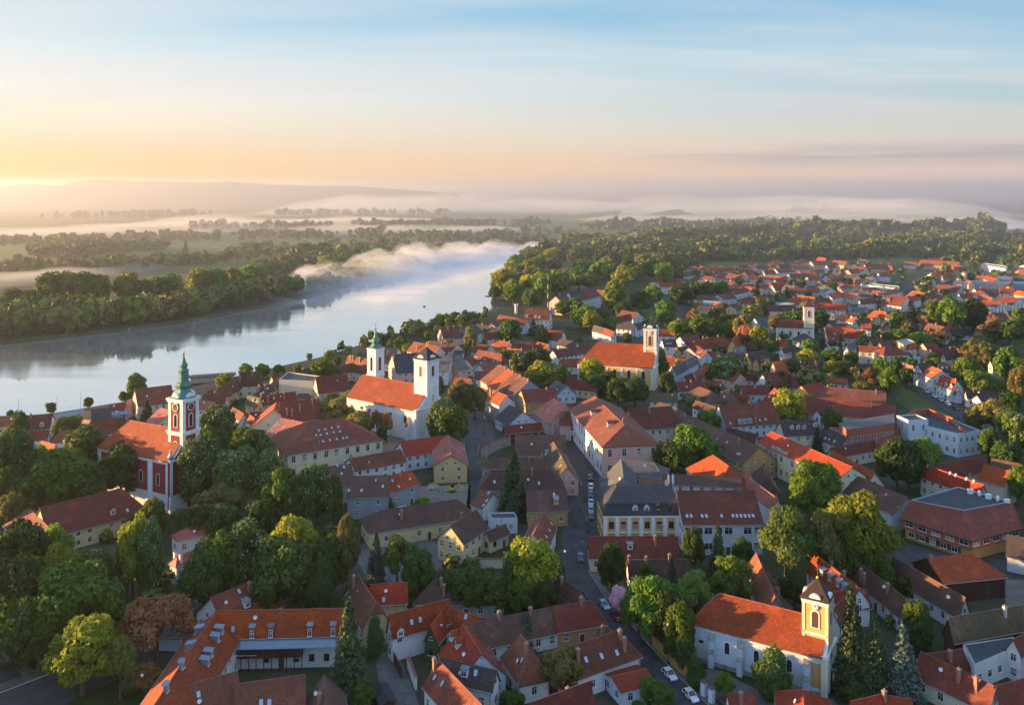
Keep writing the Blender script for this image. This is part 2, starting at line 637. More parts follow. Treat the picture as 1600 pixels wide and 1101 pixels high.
    def wf(pts, i):
        ll = [math.hypot(p[0] - pts[0][0], p[1] - pts[0][1]) for p in pts]
        mb.face(pts, i if walls else 0, [(l_, p[2]) for l_, p in zip(ll, pts)])
    wf([(wA, -iy, 0), (wB, -iy, 0), (wB, -iy, zw), (wA, -iy, zw)], 0)
    wf([(wB, iy, 0), (wA, iy, 0), (wA, iy, zw), (wB, iy, zw)], 1)
    for (tx, x, zc, sg, i) in ((tA, wA, zA, -1, 2), (tB, wB, zB, 1, 3)):
        p = [(x, -iy, 0), (x, -iy, zw)]
        if tx == 0:
            p += [(x, 0, hr - th - .06)]
        elif tx < 1:
            yy = hw * tx
            p += [(x, -yy, zc - th - .05), (x, yy, zc - th - .05)]
        p += [(x, iy, zw), (x, iy, 0)]
        if sg > 0:
            p = p[::-1]
        p = p[::-1] if sg < 0 and False else p
        wf(p[::-1], i)
    h.wall = mb.build('wall', wl, root)
    # which walls look at the camera
    cam = h.inv @ Vector((0, 0, CAMZ))
    h.cam = cam
    vis = {'-': cam.y < -iy, '+': cam.y > iy, 'A': cam.x < wA, 'B': cam.x > wB}
    rows = rows if rows is not None else (1 if he < 5 else 2 if he < 8.4 else 3)
    fh = zw / rows
    h.rows, h.fh = rows, fh
    if win:
        for side in '-+AB':
            if side in nowin or not (vis[side] or near):
                continue
            if side in '-+':
                n = max(1, int((wB - wA) / step))
                for i in range(n):
                    x = wA + (wB - wA) * (i + .5) / n
                    for r_ in range(rows):
                        z = r_ * fh + fh * .36
                        if z + wh > zw - .1:
                            continue
                        if r_ == 0 and doorx is None and i == n // 2 and vis[side] and near:
                            door(root, x, -iy if side == '-' else iy, 0 if side == '-' else math.pi)
                            continue
                        if R.random() < .07:
                            continue
                        window(root, x + R.uniform(-.12, .12), -iy if side == '-' else iy, z, 0 if side == '-' else math.pi, ww, wh, win, near)
            else:
                tx = tA if side == 'A' else tB
                x = wA if side == 'A' else wB
                ang = -math.pi / 2 if side == 'A' else math.pi / 2
                n = max(1, int(2 * iy / (step * 1.05)))
                for i in range(n):
                    y = -iy + 2 * iy * (i + .5) / n
                    for r_ in range(rows):
                        z = r_ * fh + fh * .36
                        if z + wh <= zw - .1:
                            window(root, x, y, z, ang, ww, wh, win, near)
                if tx < .5 and hr - he > 3 and gablewin:
                    for s in ((-1, 1) if iy > 3.5 else (0,)):
                        window(root, x, s * iy * .25, zw + .35, ang, .8, 1.0, win, near)
    if gutter and near:
        for s in (-1, 1):
            mb = MB()
            mb.bar((xA, s * (hw + .06), he - .1), (xB, s * (hw + .06), he - .1), .085, 0, 6)
            xx = wB - .3
            mb.bar((xx, s * (iy + .08), 0), (xx, s * (iy + .08), zw), .055, 0, 5)
            mb.bar((xx, s * (iy + .08), zw), (xx, s * (hw + .05), he - .1), .055, 0, 5)
            mb.build('gutter', [MATS['zinc']], root)
    if near and win and R.random() < .5:                       # a dish on the roof, an aerial at the ridge
        x_, s_ = R.uniform(-L * .35, L * .35), (-1 if cam.y < 0 else 1)
        y_ = s_ * hw * R.uniform(.25, .6)
        dm_ = MB()
        dm_.lathe([(.04, 0), (.28, .06), (.42, .16)], 12, cap=False)
        dm_.bar((0, 0, .02), (0, 0, .45), .02, 0, 4)
        o = dm_.build('satellite_dish', [MATS['white_metal']], root)
        o.location = (x_, y_, hr - slope * abs(y_) + .45)
        o.rotation_euler = (math.radians(65), 0, R.uniform(-1, 1))
    if near and win and R.random() < .55:
        x_ = R.uniform(-L * .4, L * .4)
        am = MB()
        am.bar((0, 0, -.3), (0, 0, 2.3), .035, 0, 4)
        for k_ in range(4):
            am.bar((-.5 + k_ * .06, 0, 1.5 + k_ * .22), (.5 - k_ * .06, 0, 1.5 + k_ * .22), .02, 0, 4)
        o = am.build('aerial', [MATS['iron']], root)
        o.location = (x_, 0, hr)
    for c in ch:
        q = h.hit(*X(t, *c[:2]))
        zt = max(q.z + 1.5, min(hr + .7, q.z + 2.6))
        chimney(root, q.x, q.y, q.z - .6, zt, mat=chm)
    for c in sk:
        q = h.hit(*X(t, *c[:2]))
        h.skylight(q.x, q.y)
    for c in dm:
        q = h.hit(*X(t, *c[:2]))
        h.dormer(q.x, q.y, dstyle)
    return h


def _hit(h, px, py):
    """where the ray through a photo pixel meets this house's roof, in the house's own frame"""
    w = h.inv @ P(px, py, 0)
    c = h.cam
    d = w - c
    best = None
    sl = (h.hr - h.he) / h.hw
    for s in (-1, 1):
        den = d.z + sl * s * d.y
        if abs(den) < 1e-6:
            continue
        u = (h.hr - sl * s * c.y - c.z) / den
        q = c + d * u
        if s * q.y >= -.05 and (best is None or u < best[0]) and u > 0:
            best = (u, q)
    if best is None or not (h.he - 1.5 < best[1].z <= h.hr + .3):
        u = ((h.he + h.hr) / 2 - c.z) / d.z
        q = c + d * u
    else:
        q = best[1]
    q.x = min(max(q.x, -h.L / 2 + .2), h.L / 2 - .2)
    lim = h.hw - .5
    q.y = min(max(q.y, -lim), lim)
    q.z = h.hr - sl * abs(q.y)
    return q


def _skylight(h, x, y, w=.85, l=1.25):
    s = 1 if y > 0 else -1
    sl = math.atan2(h.hr - h.he, h.hw)
    key = ('sky', w, l)
    if key not in CACHE:
        a, b = MB(), MB()
        a.box(-w / 2, w / 2, -l / 2, l / 2, -.05, .08, 0)
        b.box(-w / 2 + .08, w / 2 - .08, -l / 2 + .08, l / 2 - .08, .08, .1, 0)
        CACHE[key] = (a.mesh('roof_window', [MATS['iron']]), b.mesh('pane', [MATS['skyglass']]))
    o = link('roof_window', CACHE[key][0], h.root, (x, y, h.hr - (h.hr - h.he) / h.hw * abs(y)))
    o.rotation_euler = (-s * sl, 0, 0)
    link('pane', CACHE[key][1], o)
    return o


def _dormer(h, x, y, style='shed', w=1.5, hh=1.5):
    s = 1 if y > 0 else -1
    tan = (h.hr - h.he) / h.hw
    yf = abs(y) + .5 if style != 'tall' else abs(y) + 1.0
    if style == 'tall':
        w, hh = 1.1, 2.4
    z0 = h.hr - tan * yf
    zt = z0 + hh
    yb = max((h.hr - zt + .35) / tan, .05)
    a = MB()
    # local: front face at y=0 looking to -y, body runs back to +y
    dp = yf - yb
    a.box(-w / 2, w / 2, 0, dp, -.3, hh, 0)
    if style in ('shed', 'tall', 'zinc'):
        r0, r1 = hh + .02, hh + .25
        pts = [(-w / 2 - .15, -.22, r0), (w / 2 + .15, -.22, r0), (w / 2 + .15, dp + .3, r1), (-w / 2 - .15, dp + .3, r1)]
        top = [(p[0], p[1], p[2] + .1) for p in pts]
        a.face(top, 1, [(p[0], p[1]) for p in pts])
        a.face(pts[::-1], 1)
        for i in range(4):
            j = (i + 1) % 4
            a.face([pts[i], pts[j], top[j], top[i]], 1)
    else:
        g = .75
        ybk = dp + g / tan
        for sg in (-1, 1):
            p = [(sg * (w / 2 + .18), -.2, hh - .1), (0, -.2, hh + g), (0, ybk, hh + g), (sg * (w / 2 + .18), dp + .1, hh - .1)]
            a.face(p if sg < 0 else p[::-1], 1, [(q[1], q[0]) for q in (p if sg < 0 else p[::-1])])
            p2 = [(q[0], q[1], q[2] - .1) for q in p]
            a.face(p2[::-1] if sg < 0 else p2, 2)
            a.face([p[0], p[1], p2[1], p2[0]], 2)
        a.face([(-w / 2, 0, hh), (w / 2, 0, hh), (0, 0, hh + g - .12)], 0)
    wm = MATS['zinc'] if style == 'zinc' else h.wall.data.materials[0]
    rm = {'shed': 'R_zinc', 'tall': 'R_zinc', 'zinc': 'R_zinc'}.get(style)
    rm = MATS[rm] if rm else h.roof.data.materials[0]
    if style == 'tall':
        wm = MATS['W_brick']
    o = a.build('dormer', [wm, rm, MATS['woodframe']], h.root)
    o.location = (x, s * yf, z0)
    o.rotation_euler = (0, 0, math.pi if s > 0 else 0)
    window(o, 0, 0, .3, 0, w * .62, hh * .6, 'white', True)
    return o


House.hit, House.skylight, House.dormer = _hit, _skylight, _dormer


def block(t, pts, z, wall='white', roof='tar', label=None, cat='building', name='flat_building', z0=0.0, parapet=.5, rows=2,
          win='white', ww=1.1, wh=1.4, step=3.2, base=None, root=None, pname='wall', winsides=None, group=None):
    """flat-roofed building from its roof corners as seen at height z"""
    w = [P(*X(t, *p), z) for p in pts]
    c = sum((Vector((p.x, p.y, 0)) for p in w), Vector()) / len(w)
    if root is None:
        root = thing(name, cat, (c.x, c.y, 0), 0, label, group, base)
        THINGS[-1]['info'] = dict(L=10, w=10, he=z, roof=roof, wall=wall, nch=0, nsk=0, ndm=0, ends='ff')
        THINGS[-1]['px'] = to_px((c.x, c.y, z))
    o = root.location
    poly = [(p.x - o.x, p.y - o.y) for p in w]
    n = len(poly)
    if sum(poly[i][0] * poly[(i + 1) % n][1] - poly[(i + 1) % n][0] * poly[i][1] for i in range(n)) < 0:
        poly = poly[::-1]
    mb = MB()
    mb.prism(poly, z0, z, 0, None)
    mb.build(pname, [MATS['W_' + wall]], root)
    cx, cy = sum(p[0] for p in poly) / n, sum(p[1] for p in poly) / n
    inn = []
    for p in poly:
        d = math.hypot(p[0] - cx, p[1] - cy)
        f = max(.1, (d - .45) / d)
        inn.append((cx + (p[0] - cx) * f, cy + (p[1] - cy) * f))
    mb = MB()
    if parapet:
        for i in range(n):
            j = (i + 1) % n
            for (za, zb, A, B, fl) in ((z + .003, z + parapet, poly[i], poly[j], 0), (z + .003, z + parapet, inn[j], inn[i], 0)):
                mb.face([(*A, za), (*B, za), (*B, zb), (*A, zb)], 0)
            mb.face([(*poly[i], z + parapet), (*poly[j], z + parapet), (*inn[j], z + parapet), (*inn[i], z + parapet)], 1)
        mb.build('parapet', [MATS['W_' + wall], MATS['zinc']], root)
    mb = MB()
    mb.prism(inn if parapet else poly, z + .004, z + (.08 if parapet else .15), 0)
    mb.build('roof', [MATS[roof] if roof in MATS else MATS['R_' + roof]], root)
    if win:
        for i in range(n):
            if winsides is not None and i not in winsides:
                continue
            a, b = Vector(poly[i]), Vector(poly[(i + 1) % n])
            l = (b - a).length
            d = (b - a) / l
            nr = Vector((d.y, -d.x))
            mid = (a + b) / 2 + Vector((o.x, o.y))
            if nr.dot(-mid) < 0:
                continue
            k = max(0, int(l / step))
            for q in range(k):
                p = a + d * l * (q + .5) / k
                for r_ in range(rows):
                    zz = z0 + (z - z0) / rows * (r_ + .33)
                    if zz + wh < z:
                        window(root, p.x, p.y, zz, math.atan2(d.y, d.x), ww, wh, win)
    return root, poly


# ---------------------------------------------------------------- towers
def arch_opening(parent, x, y, z, rz, w, h, trim='trim', pane='shutter', name='belfry_window'):
    key = ('arch', w, h, trim, pane)
    if key not in CACHE:
        a, b = MB(), MB()
        extr(a, [(p[0], p[1] - .14) for p in arch_pts(w + .5, h + .42)], .02, -.12, 0)
        extr(b, arch_pts(w, h), -.12, -.135, 0)
        for i in range(1, int(h / .3)):
            ww = w * .46 if i * .3 < h - w / 2 else w * .3
            b.box(-ww, ww, -.16, -.135, i * .3 - .03, i * .3 + .03, 0)
        CACHE[key] = (a.mesh(name, [MATS[trim]]), b.mesh('louvre', [MATS[pane]]))
    o = link(name, CACHE[key][0], parent, (x, y, z), rz)
    link('louvre', CACHE[key][1], o)
    return o


def clock(parent, x, y, z, rz, r, face='clockface', trim='trim', hands='gold'):
    key = ('clock', r, face, hands)
    if key not in CACHE:
        a, b = MB(), MB()
        a.lathe([(r * 1.18, 0), (r * 1.18, .12), (r, .14)], 24, mi=0, cap=False)
        a.lathe([(r, .13), (r * .99, .135)], 24, mi=1)
        for i in range(12):
            an = i * math.pi / 6
            a.box(r * .84 * math.cos(an) - .05, r * .84 * math.cos(an) + .05, r * .84 * math.sin(an) - .05, r * .84 * math.sin(an) + .05, .135, .16, 2)
        b.bar((0, -.1, .19), (.1 * r, .75 * r, .19), .035, 0, 4)
        b.bar((0, 0, .2), (-.5 * r, .1 * r, .2), .045, 0, 4)
        CACHE[key] = (a.mesh('clock', [MATS[trim], MATS[face], MATS[hands]]), b.mesh('clock_hands', [MATS[hands]]))
    o = link('clock', CACHE[key][0], parent, (x, y, z))
    o.rotation_euler = (math.pi / 2, 0, rz)
    link('clock_hands', CACHE[key][1], o)
    return o


def cross(parent, x, y, z, h, mat='gold', ball=True):
    a = MB()
    if ball:
        a.lathe([(.02, 0), (h * .09, h * .05), (h * .12, h * .13), (h * .09, h * .21), (.03, h * .26)], 10)
    a.bar((0, 0, h * .2), (0, 0, h), h * .028, 0, 6)
    a.bar((-h * .2, 0, h * .74), (h * .2, 0, h * .74), h * .026, 0, 6)
    a.bar((-h * .1, 0, h * .88), (h * .1, 0, h * .88), h * .022, 0, 6)
    o = a.build('cross', [MATS[mat]], parent)
    o.location = (x, y, z)
    return o


def tower(h, x, y, w, z0, z1, wall, trim, roofmat, prof, bands=(), belfry=None, clocks=None, arcs=False, nroof=4, crossh=2.2,
          crossmat='gold', small=(), pil=.9, wd=None, face='clockface', hands='gold', pane='shutter', pilmat=None):
    """square tower standing at local x,y of the church: body, cornices, corner pilasters, openings, clocks, helm, cross"""
    root = h.root
    w2 = w / 2
    mb = MB()
    mb.box(-w2, w2, -w2, w2, 0, z1 - z0, 0)
    for zb, p, ht in bands:
        mb.box(-w2 - p, w2 + p, -w2 - p, w2 + p, zb - z0, zb - z0 + ht, 1)
        mb.box(-w2 - p * .6, w2 + p * .6, -w2 - p * .6, w2 + p * .6, zb - z0 - ht * .8, zb - z0 - .002, 1)
    if pil:
        for sx in (-1, 1):
            for sy in (-1, 1):
                xx, yy = sx * (w2 - pil / 2 + .1), sy * (w2 - pil / 2 + .1)
                mb.box(xx - pil / 2, xx + pil / 2, yy - pil / 2, yy + pil / 2, 0, z1 - z0 - .4, 2)
    tb = mb.build('tower', [MATS['W_' + wall], MATS[trim], MATS[pilmat or trim]], root)
    tb.location = (x, y, z0)
    for k in range(4):
        an = k * math.pi / 2
        ux, uy = math.sin(an), -math.cos(an)
        for (zb, bw, bh) in ([belfry] if belfry else []):
            arch_opening(tb, ux * w2, uy * w2, zb - z0, an, bw, bh, trim, pane)
        for (zb, bw, bh) in small:
            arch_opening(tb, ux * w2, uy * w2, zb - z0, an, bw, bh, trim, 'glass', 'window')
        if clocks:
            clock(tb, ux * (w2 + .14), uy * (w2 + .14), clocks[0] - z0, an, clocks[1], face, trim, hands)
        if arcs:
            m2 = MB()
            rr = w * .24
            pts = [(rr * math.cos(math.pi * i / 10), rr * math.sin(math.pi * i / 10)) for i in range(11)]
            extr(m2, [(q[0] * 1.0, q[1]) for q in pts], .5, -.28, 0)
            extr(m2, [(q[0] * 1.14, q[1] * 1.14 + .0) for q in pts], .4, -.2, 0)
            oo = m2.build('gable_arch', [MATS[trim]], tb)
            oo.location = (ux * w2, uy * w2, z1 - z0 - .1)
            oo.rotation_euler = (0, 0, an)
    mb = MB()
    if nroof == 4:
        mb.lathe([(r * math.sqrt(2), z) for r, z in prof], 4, rot=math.pi / 4)
    else:
        mb.lathe(prof, nroof, rot=math.pi / nroof)
    tr = mb.build('tower_roof', [MATS[roofmat] if roofmat in MATS else MATS['R_' + roofmat]], tb)
    tr.location = (0, 0, z1 - z0)
    cross(tr, 0, 0, prof[-1][1] - .1, crossh, crossmat)
    return tb


# ---------------------------------------------------------------- cars, lamps
def car_meshes(kind):
    key = ('car', kind)
    if key in CACHE:
        return CACHE[key]
    if kind == 'van':
        L, W, prof, cab = 5.0, 1.95, [(-2.5, .45), (-2.48, 1.05), (1.75, 1.1), (2.35, .95), (2.5, .75), (2.5, .4)], [(-2.42, 1.05), (-2.3, 1.95), (1.0, 1.98), (1.72, 1.1)]
    else:
        L, W, prof, cab = 4.2, 1.74, [(-2.1, .42), (-2.06, .82), (-1.85, .92), (.85, .92), (1.85, .76), (2.08, .6), (2.1, .36)], [(-1.82, .9), (-1.35, 1.4), (.1, 1.43), (.92, .9)]
    w = W / 2
    body = MB()
    pts = [(p[0], p[1]) for p in prof]
    low = [(-L / 2 + .02, .28), (L / 2 - .05, .26)]
    outline = pts + [low[1], low[0]]
    n = len(outline)

    def yw(x, z):
        return w * (1 - .10 * max(0, abs(x) / (L / 2) - .7) / .3) * (.97 if z < .35 else 1.0 if z < .75 else .95)
    for s in (-1, 1):
        f = [(p[0], s * yw(*p), p[1]) for p in outline]
        body.face(f if s > 0 else f[::-1], 0)
    for i in range(n):
        a, b = outline[i], outline[(i + 1) % n]
        body.face([(a[0], -yw(*a), a[1]), (a[0], yw(*a), a[1]), (b[0], yw(*b), b[1]), (b[0], -yw(*b), b[1])], 0)
    # roof skin and pillars
    tw = w * .80
    ra, rb = cab[1], cab[2]
    body.box(ra[0] + .02, rb[0] - .02, -tw - .02, tw + .02, ra[1] - .01, ra[1] + .06, 0)
    for (p, q) in ((cab[0], cab[1]), (cab[3], cab[2])):
        for s in (-1, 1):
            body.bar((p[0], s * w * .93, p[1]), (q[0], s * tw, q[1]), .055, 0, 5)
    mx = (cab[1][0] + cab[2][0]) / 2
    for s in (-1, 1):
        body.bar((mx, s * w * .935, cab[0][1]), (mx, s * (tw + .02), ra[1]), .05, 0, 4)
        body.bar((rb[0] + .35, s * (w + .1), .98), (rb[0] + .3, s * (w - .1), .98), .07, 0, 5)
    glass = MB()
    q = [(cab[0][0], w * .92, cab[0][1]), (cab[3][0], w * .92, cab[3][1]), (cab[2][0], tw, cab[2][1]), (cab[1][0], tw, cab[1][1])]
    m = [(p[0], -p[1], p[2]) for p in q]
    glass.face(q[::-1])
    glass.face(m)
    glass.face([m[0], m[3], q[3], q[0]])
    glass.face([m[1], q[1], q[2], m[2]])
    wheel = MB()
    wheel.lathe([(.2, -.1), (.31, -.1), (.33, -.06), (.33, .06), (.31, .1), (.2, .1)], 16)
    rim = MB()
    rim.lathe([(.2, -.105), (.2, .09)], 12)
    hl = MB()
    hl.box(-.05, .04, -.16, .16, -.07, .08)
    CACHE[key] = dict(body=body, glass=glass.mesh('windows', [MATS['glass']]), wheel=wheel.mesh('wheel', [MATS['tyre']]),
                      rim=rim.mesh('rim', [MATS['rim']]), head=hl.mesh('headlight', [MATS['lampglass']]), L=L, W=W, cols={})
    return CACHE[key]


def car(px, py, px2, py2, colour, label, kind='car', group='cars parked along the streets'):
    """a car whose middle is over a photo pixel on the ground, nose towards the second pixel"""
    c, d = P(px, py), P(px2, py2)
    rz = math.atan2(d.y - c.y, d.x - c.x)
    k = car_meshes(kind)
    if colour not in k['cols']:
        k['cols'][colour] = k['body'].mesh('body', [MATS['car_' + colour]])
    root = thing('parked_car' if kind == 'car' else 'parked_van', kind, (c.x, c.y, .01), rz, label, group)
    THINGS[-1]['px'] = (px, py)
    link('body', k['cols'][colour], root)
    link('windows', k['glass'], root)
    for sx in (-1, 1):
        for sy in (-1, 1):
            o = link('wheel', k['wheel'], root, (sx * k['L'] * .3, sy * (k['W'] / 2 - .1), .33))
            o.rotation_euler = (math.pi / 2, 0, 0)
            link('rim', k['rim'], o)
    for sy in (-1, 1):
        link('headlight', k['head'], root, (k['L'] / 2 - .02, sy * k['W'] * .36, .62))
    return root


def street_lamp(px, py, h, label, group='street lamps'):
    c = P(px, py)
    root = thing('street_lamp', 'street lamp', (c.x, c.y, 0), 0, label, group)
    a = MB()
    a.lathe([(.16, 0), (.16, .3), (.07, .5), (.05, h)], 8)
    a.build('pole', [MATS['iron']], root)
    b = MB()
    b.lathe([(.08, h), (.26, h + .15), (.3, h + .45), (.1, h + .62)], 10)
    b.build('lamp_head', [MATS['lampglass']], root)
    return root
# ---------------------------------------------------------------- trees: crowns are clouds of small leaf clumps
def rng(seed):
    return np.random.default_rng(seed)


def unit(v):
    return v / np.maximum(np.linalg.norm(v, axis=1, keepdims=True), 1e-6)


def cards(c, nrm, size, g, aspect=1.0, along=None, four=True):
    """irregular leaf clumps: centres c, facing nrm"""
    n = len(c)
    up = g.normal(size=(n, 3)) if along is None else along
    a = unit(np.cross(nrm, up))
    b = np.cross(nrm, a)
    s = size * g.uniform(.45, 1.5, (n, 1))
    v = np.empty((n, 4, 3))
    for k, (p, q) in enumerate(((-1, -1), (1, -1), (1, 1), (-1, 1))):
        j1, j2 = g.uniform(.45, 1.15, (n, 1)), g.uniform(.45, 1.15, (n, 1))
        v[:, k] = c + a * s * p * j1 * .5 + b * s * q * j2 * .5 * aspect + nrm * s * g.uniform(-.18, .18, (n, 1))
    return v.reshape(-1, 3)


def lobed(g, n, lobes, size, inner=.15, jit=.55, drop=0.0):
    """n leaf clumps spread over the outsides of the lobes (x,y,z,r,rz)"""
    L = np.array(lobes)
    wgt = L[:, 3] ** 2
    idx = g.choice(len(L), n * 2, p=wgt / wgt.sum())
    d = unit(g.normal(size=(n * 2, 3)))
    rad = np.where(g.uniform(size=(n * 2, 1)) < inner, g.uniform(.35, .8, (n * 2, 1)), g.uniform(.84, 1.1, (n * 2, 1)))
    # little bumps on each lobe so that it does not read as a ball
    bump = 1 + .13 * np.sin(d[:, :1] * 7 + idx[:, None]) * np.cos(d[:, 1:2] * 6 + idx[:, None] * 2) + .08 * np.sin(d[:, 2:3] * 11 + idx[:, None])
    R3 = np.stack([L[idx, 3], L[idx, 3], L[idx, 4]], 1)
    c = L[idx, :3] + d * R3 * rad * bump
    keep = np.ones(len(c), bool)
    for l in L:
        q = (c - l[:3]) / np.array([l[3], l[3], l[4]])
        keep &= ~((np.linalg.norm(q, axis=1) < .62) & (g.uniform(size=len(c)) > .12))
    c, d = c[keep][:n], d[keep][:n]
    nr = unit(d + g.normal(size=d.shape) * jit + np.array([0, 0, .25]))
    return cards(c, nr, size, g)


def crown_mesh(kind, seed, n):
    key = ('crown', kind, seed, n)
    if key in CACHE:
        return CACHE[key]
    g = rng(seed * 131 + sum(map(ord, kind)))
    mats = [MATS['L_' + kind]]
    extra = None
    sz = .062 * (3000 / n) ** .5
    limbs = []
    if kind in ('s', 'b'):
        # tiers of drooping branches
        V = []
        nb = max(60, n // 14)
        zt = np.sort(g.uniform(.04, .985, nb)) ** 1.12
        for z in zt:
            r = .5 * (1 - z) ** .78 * g.uniform(.72, 1.12) + .012
            an = g.uniform(0, 2 * math.pi)
            m = max(4, int(14 * (.35 + r * 1.6)))
            tq = np.sqrt(g.uniform(.02, 1, m))
            side = g.normal(size=m) * .10 * (1.1 - tq * .7) * (r * 2 + .1)
            x = tq * r
            c = np.stack([x * math.cos(an) - side * math.sin(an), x * math.sin(an) + side * math.cos(an), z - .10 * tq ** 1.4 * (r * 2) + .035 * tq ** 4 + g.normal(size=m) * .006], 1)
            out = np.tile(np.array([[math.cos(an), math.sin(an), -.25]]), (m, 1))
            nr = unit(np.tile(np.array([[math.cos(an) * .35, math.sin(an) * .35, 1.0]]), (m, 1)) + g.normal(size=(m, 3)) * .35)
            V.append(cards(c, nr, .052 * (3000 / n) ** .5 * 1.15, g, 1.5, np.cross(out, nr)))
        v = np.concatenate(V)
    else:
        if kind == 'p':
            lobes = [(g.normal() * .07, g.normal() * .07, .12 + .8 * i / 9, .40 * math.sin(math.pi * (.16 + .80 * i / 9)) ** .7 * g.uniform(.8, 1.05), .12) for i in range(10)]
        elif kind in ('a', 'o', 'k'):
            m = 17
            lobes = []
            for i in range(m):
                an, rr = i * 2.4 + g.normal() * .3, .36 * math.sqrt((i + .5) / m)
                zz = .52 + .34 * (1 - (rr / .38) ** 2) * g.uniform(.4, 1.05) - .18 * g.uniform() * (rr / .38)
                r_ = g.uniform(.10, .18)
                lobes.append((rr * math.cos(an), rr * math.sin(an), zz, r_, r_ * .72))
        else:
            m = 21 if kind != 'l' else 16
            lobes = [(0, 0, .54, .20, .22)]
            sq = g.uniform(.85, 1.0)
            for i in range(m):
                an = i * 2.4 + g.normal() * .35
                el = math.asin(min(1, max(-.75, -.72 + 1.72 * (i + .5) / m)))
                rr = g.uniform(.25, .37)
                r_ = g.uniform(.105, .18)
                lobes.append((rr * math.cos(an) * math.cos(el), rr * math.sin(an) * math.cos(el) * sq, .55 + (rr * 1.02) * math.sin(el), r_, r_ * g.uniform(.72, .95)))
        jit = .55
        nn = n if kind not in ('a', 'o', 'k') else int(n * .8)
        v = lobed(g, nn, lobes, sz * (1.0 if kind not in ('a', 'o') else .85), .18, jit)
        v[:, 2] = np.maximum(v[:, 2], .03)
        if kind == 'c':
            L = np.array(lobes)
            k = n // 6
            idx = g.integers(0, len(L), k)
            d = unit(g.normal(size=(k, 3)) + np.array([0, 0, .6]))
            cc = L[idx, :3] + d * np.stack([L[idx, 3], L[idx, 3], L[idx, 4]], 1) * 1.08
            extra = cards(cc, unit(d + g.normal(size=d.shape) * .5), sz * .36, g, 1.7)
        limbs = lobes
    nf = len(v) // 4
    ne = 0 if extra is None else len(extra) // 4
    vv = v if extra is None else np.concatenate([v, extra])
    me = mesh_quads('crown', vv, nf + ne)
    me.materials.append(mats[0])
    if ne:
        me.materials.append(MATS['blossom'])
        mi = np.zeros(nf + ne, np.int32)
        mi[nf:] = 1
        me.polygons.foreach_set('material_index', mi)
    # trunk and limbs
    mb = MB()
    if kind in ('s', 'b'):
        mb.bar((0, 0, -.01), (0, 0, .9), .022, 0, 7, .003)
    else:
        top = .5 if kind != 'p' else .8
        mb.bar((0, 0, -.01), (.01, 0, .22), .042, 0, 8, .030)
        mb.bar((.01, 0, .22), (0, .01, top), .030, 0, 7, .012)
        for l in limbs[1:9]:
            z = .2 + .18 * g.uniform()
            mid = (l[0] * .45, l[1] * .45, z + (l[2] - z) * .55)
            mb.bar((.005, 0, z), mid, .017, 0, 5, .011)
            mb.bar(mid, (l[0], l[1], l[2]), .011, 0, 5, .004)
    tm = mb.mesh('trunk', [MATS['bark']])
    CACHE[key] = (me, tm)
    return CACHE[key]


def mesh_quads(name, v, nf):
    me = bpy.data.meshes.new(name)
    me.vertices.add(len(v))
    me.vertices.foreach_set('co', np.ascontiguousarray(v, np.float32).ravel())
    me.loops.add(nf * 4)
    me.loops.foreach_set('vertex_index', np.arange(nf * 4, dtype=np.int32))
    me.polygons.add(nf)
    me.polygons.foreach_set('loop_start', np.arange(0, nf * 4, 4, dtype=np.int32))
    me.polygons.foreach_set('loop_total', np.full(nf, 4, np.int32))
    me.update(calc_edges=True)
    return me


TREE_N = 0
KIND = {'g': ('broadleaf_tree', 'leafy mid green tree'), 'd': ('broadleaf_tree', 'dense dark green tree'), 'y': ('broadleaf_tree', 'bright yellow green tree'),
        'c': ('chestnut_tree', 'chestnut tree with pale blossom candles'), 'a': ('broadleaf_tree', 'airy pale green tree'), 'o': ('broadleaf_tree', 'coppery orange brown tree'),
        'l': ('broadleaf_tree', 'olive brown tree'), 'p': ('cypress_tree', 'slim upright green tree'), 's': ('spruce_tree', 'dark pointed spruce'),
        'b': ('spruce_tree', 'blue grey spruce'), 'k': ('blossom_tree', 'pink blossoming tree')}


def tree(x, yt, yb, wpx, kind, label=None, group=None, lod=None):
    """a tree from its top row, its foot row and its width in the photo"""
    global TREE_N
    TREE_N += 1
    h, w = H_AT(yt, yb), M_AT(wpx, yb)
    return tree_at(P(x, yb), h, w, kind, label, group, lod, (x, (yt + yb) / 2))


def tree_at(c, h, w, kind, label=None, group=None, lod=None, anchor=None):
    if lod is None:
        lod = 9000 if c.y < 280 else 5200 if c.y < 430 else 2000 if c.y < 700 else 800
    if kind in ('s', 'b') and lod > 1000:
        lod = int(lod * 1.1)
    me, tm = crown_mesh(kind, R.randrange(3), lod)
    nm, base = KIND[kind]
    root = thing(nm, 'tree', (c.x, c.y, 0), R.uniform(0, 6.28), label, group, base, anchor)
    root.scale = (w / .92, w / .92, h / .97)
    THINGS[-1]['h'] = h
    link('crown', me, root)
    link('trunk', tm, root)
    return root


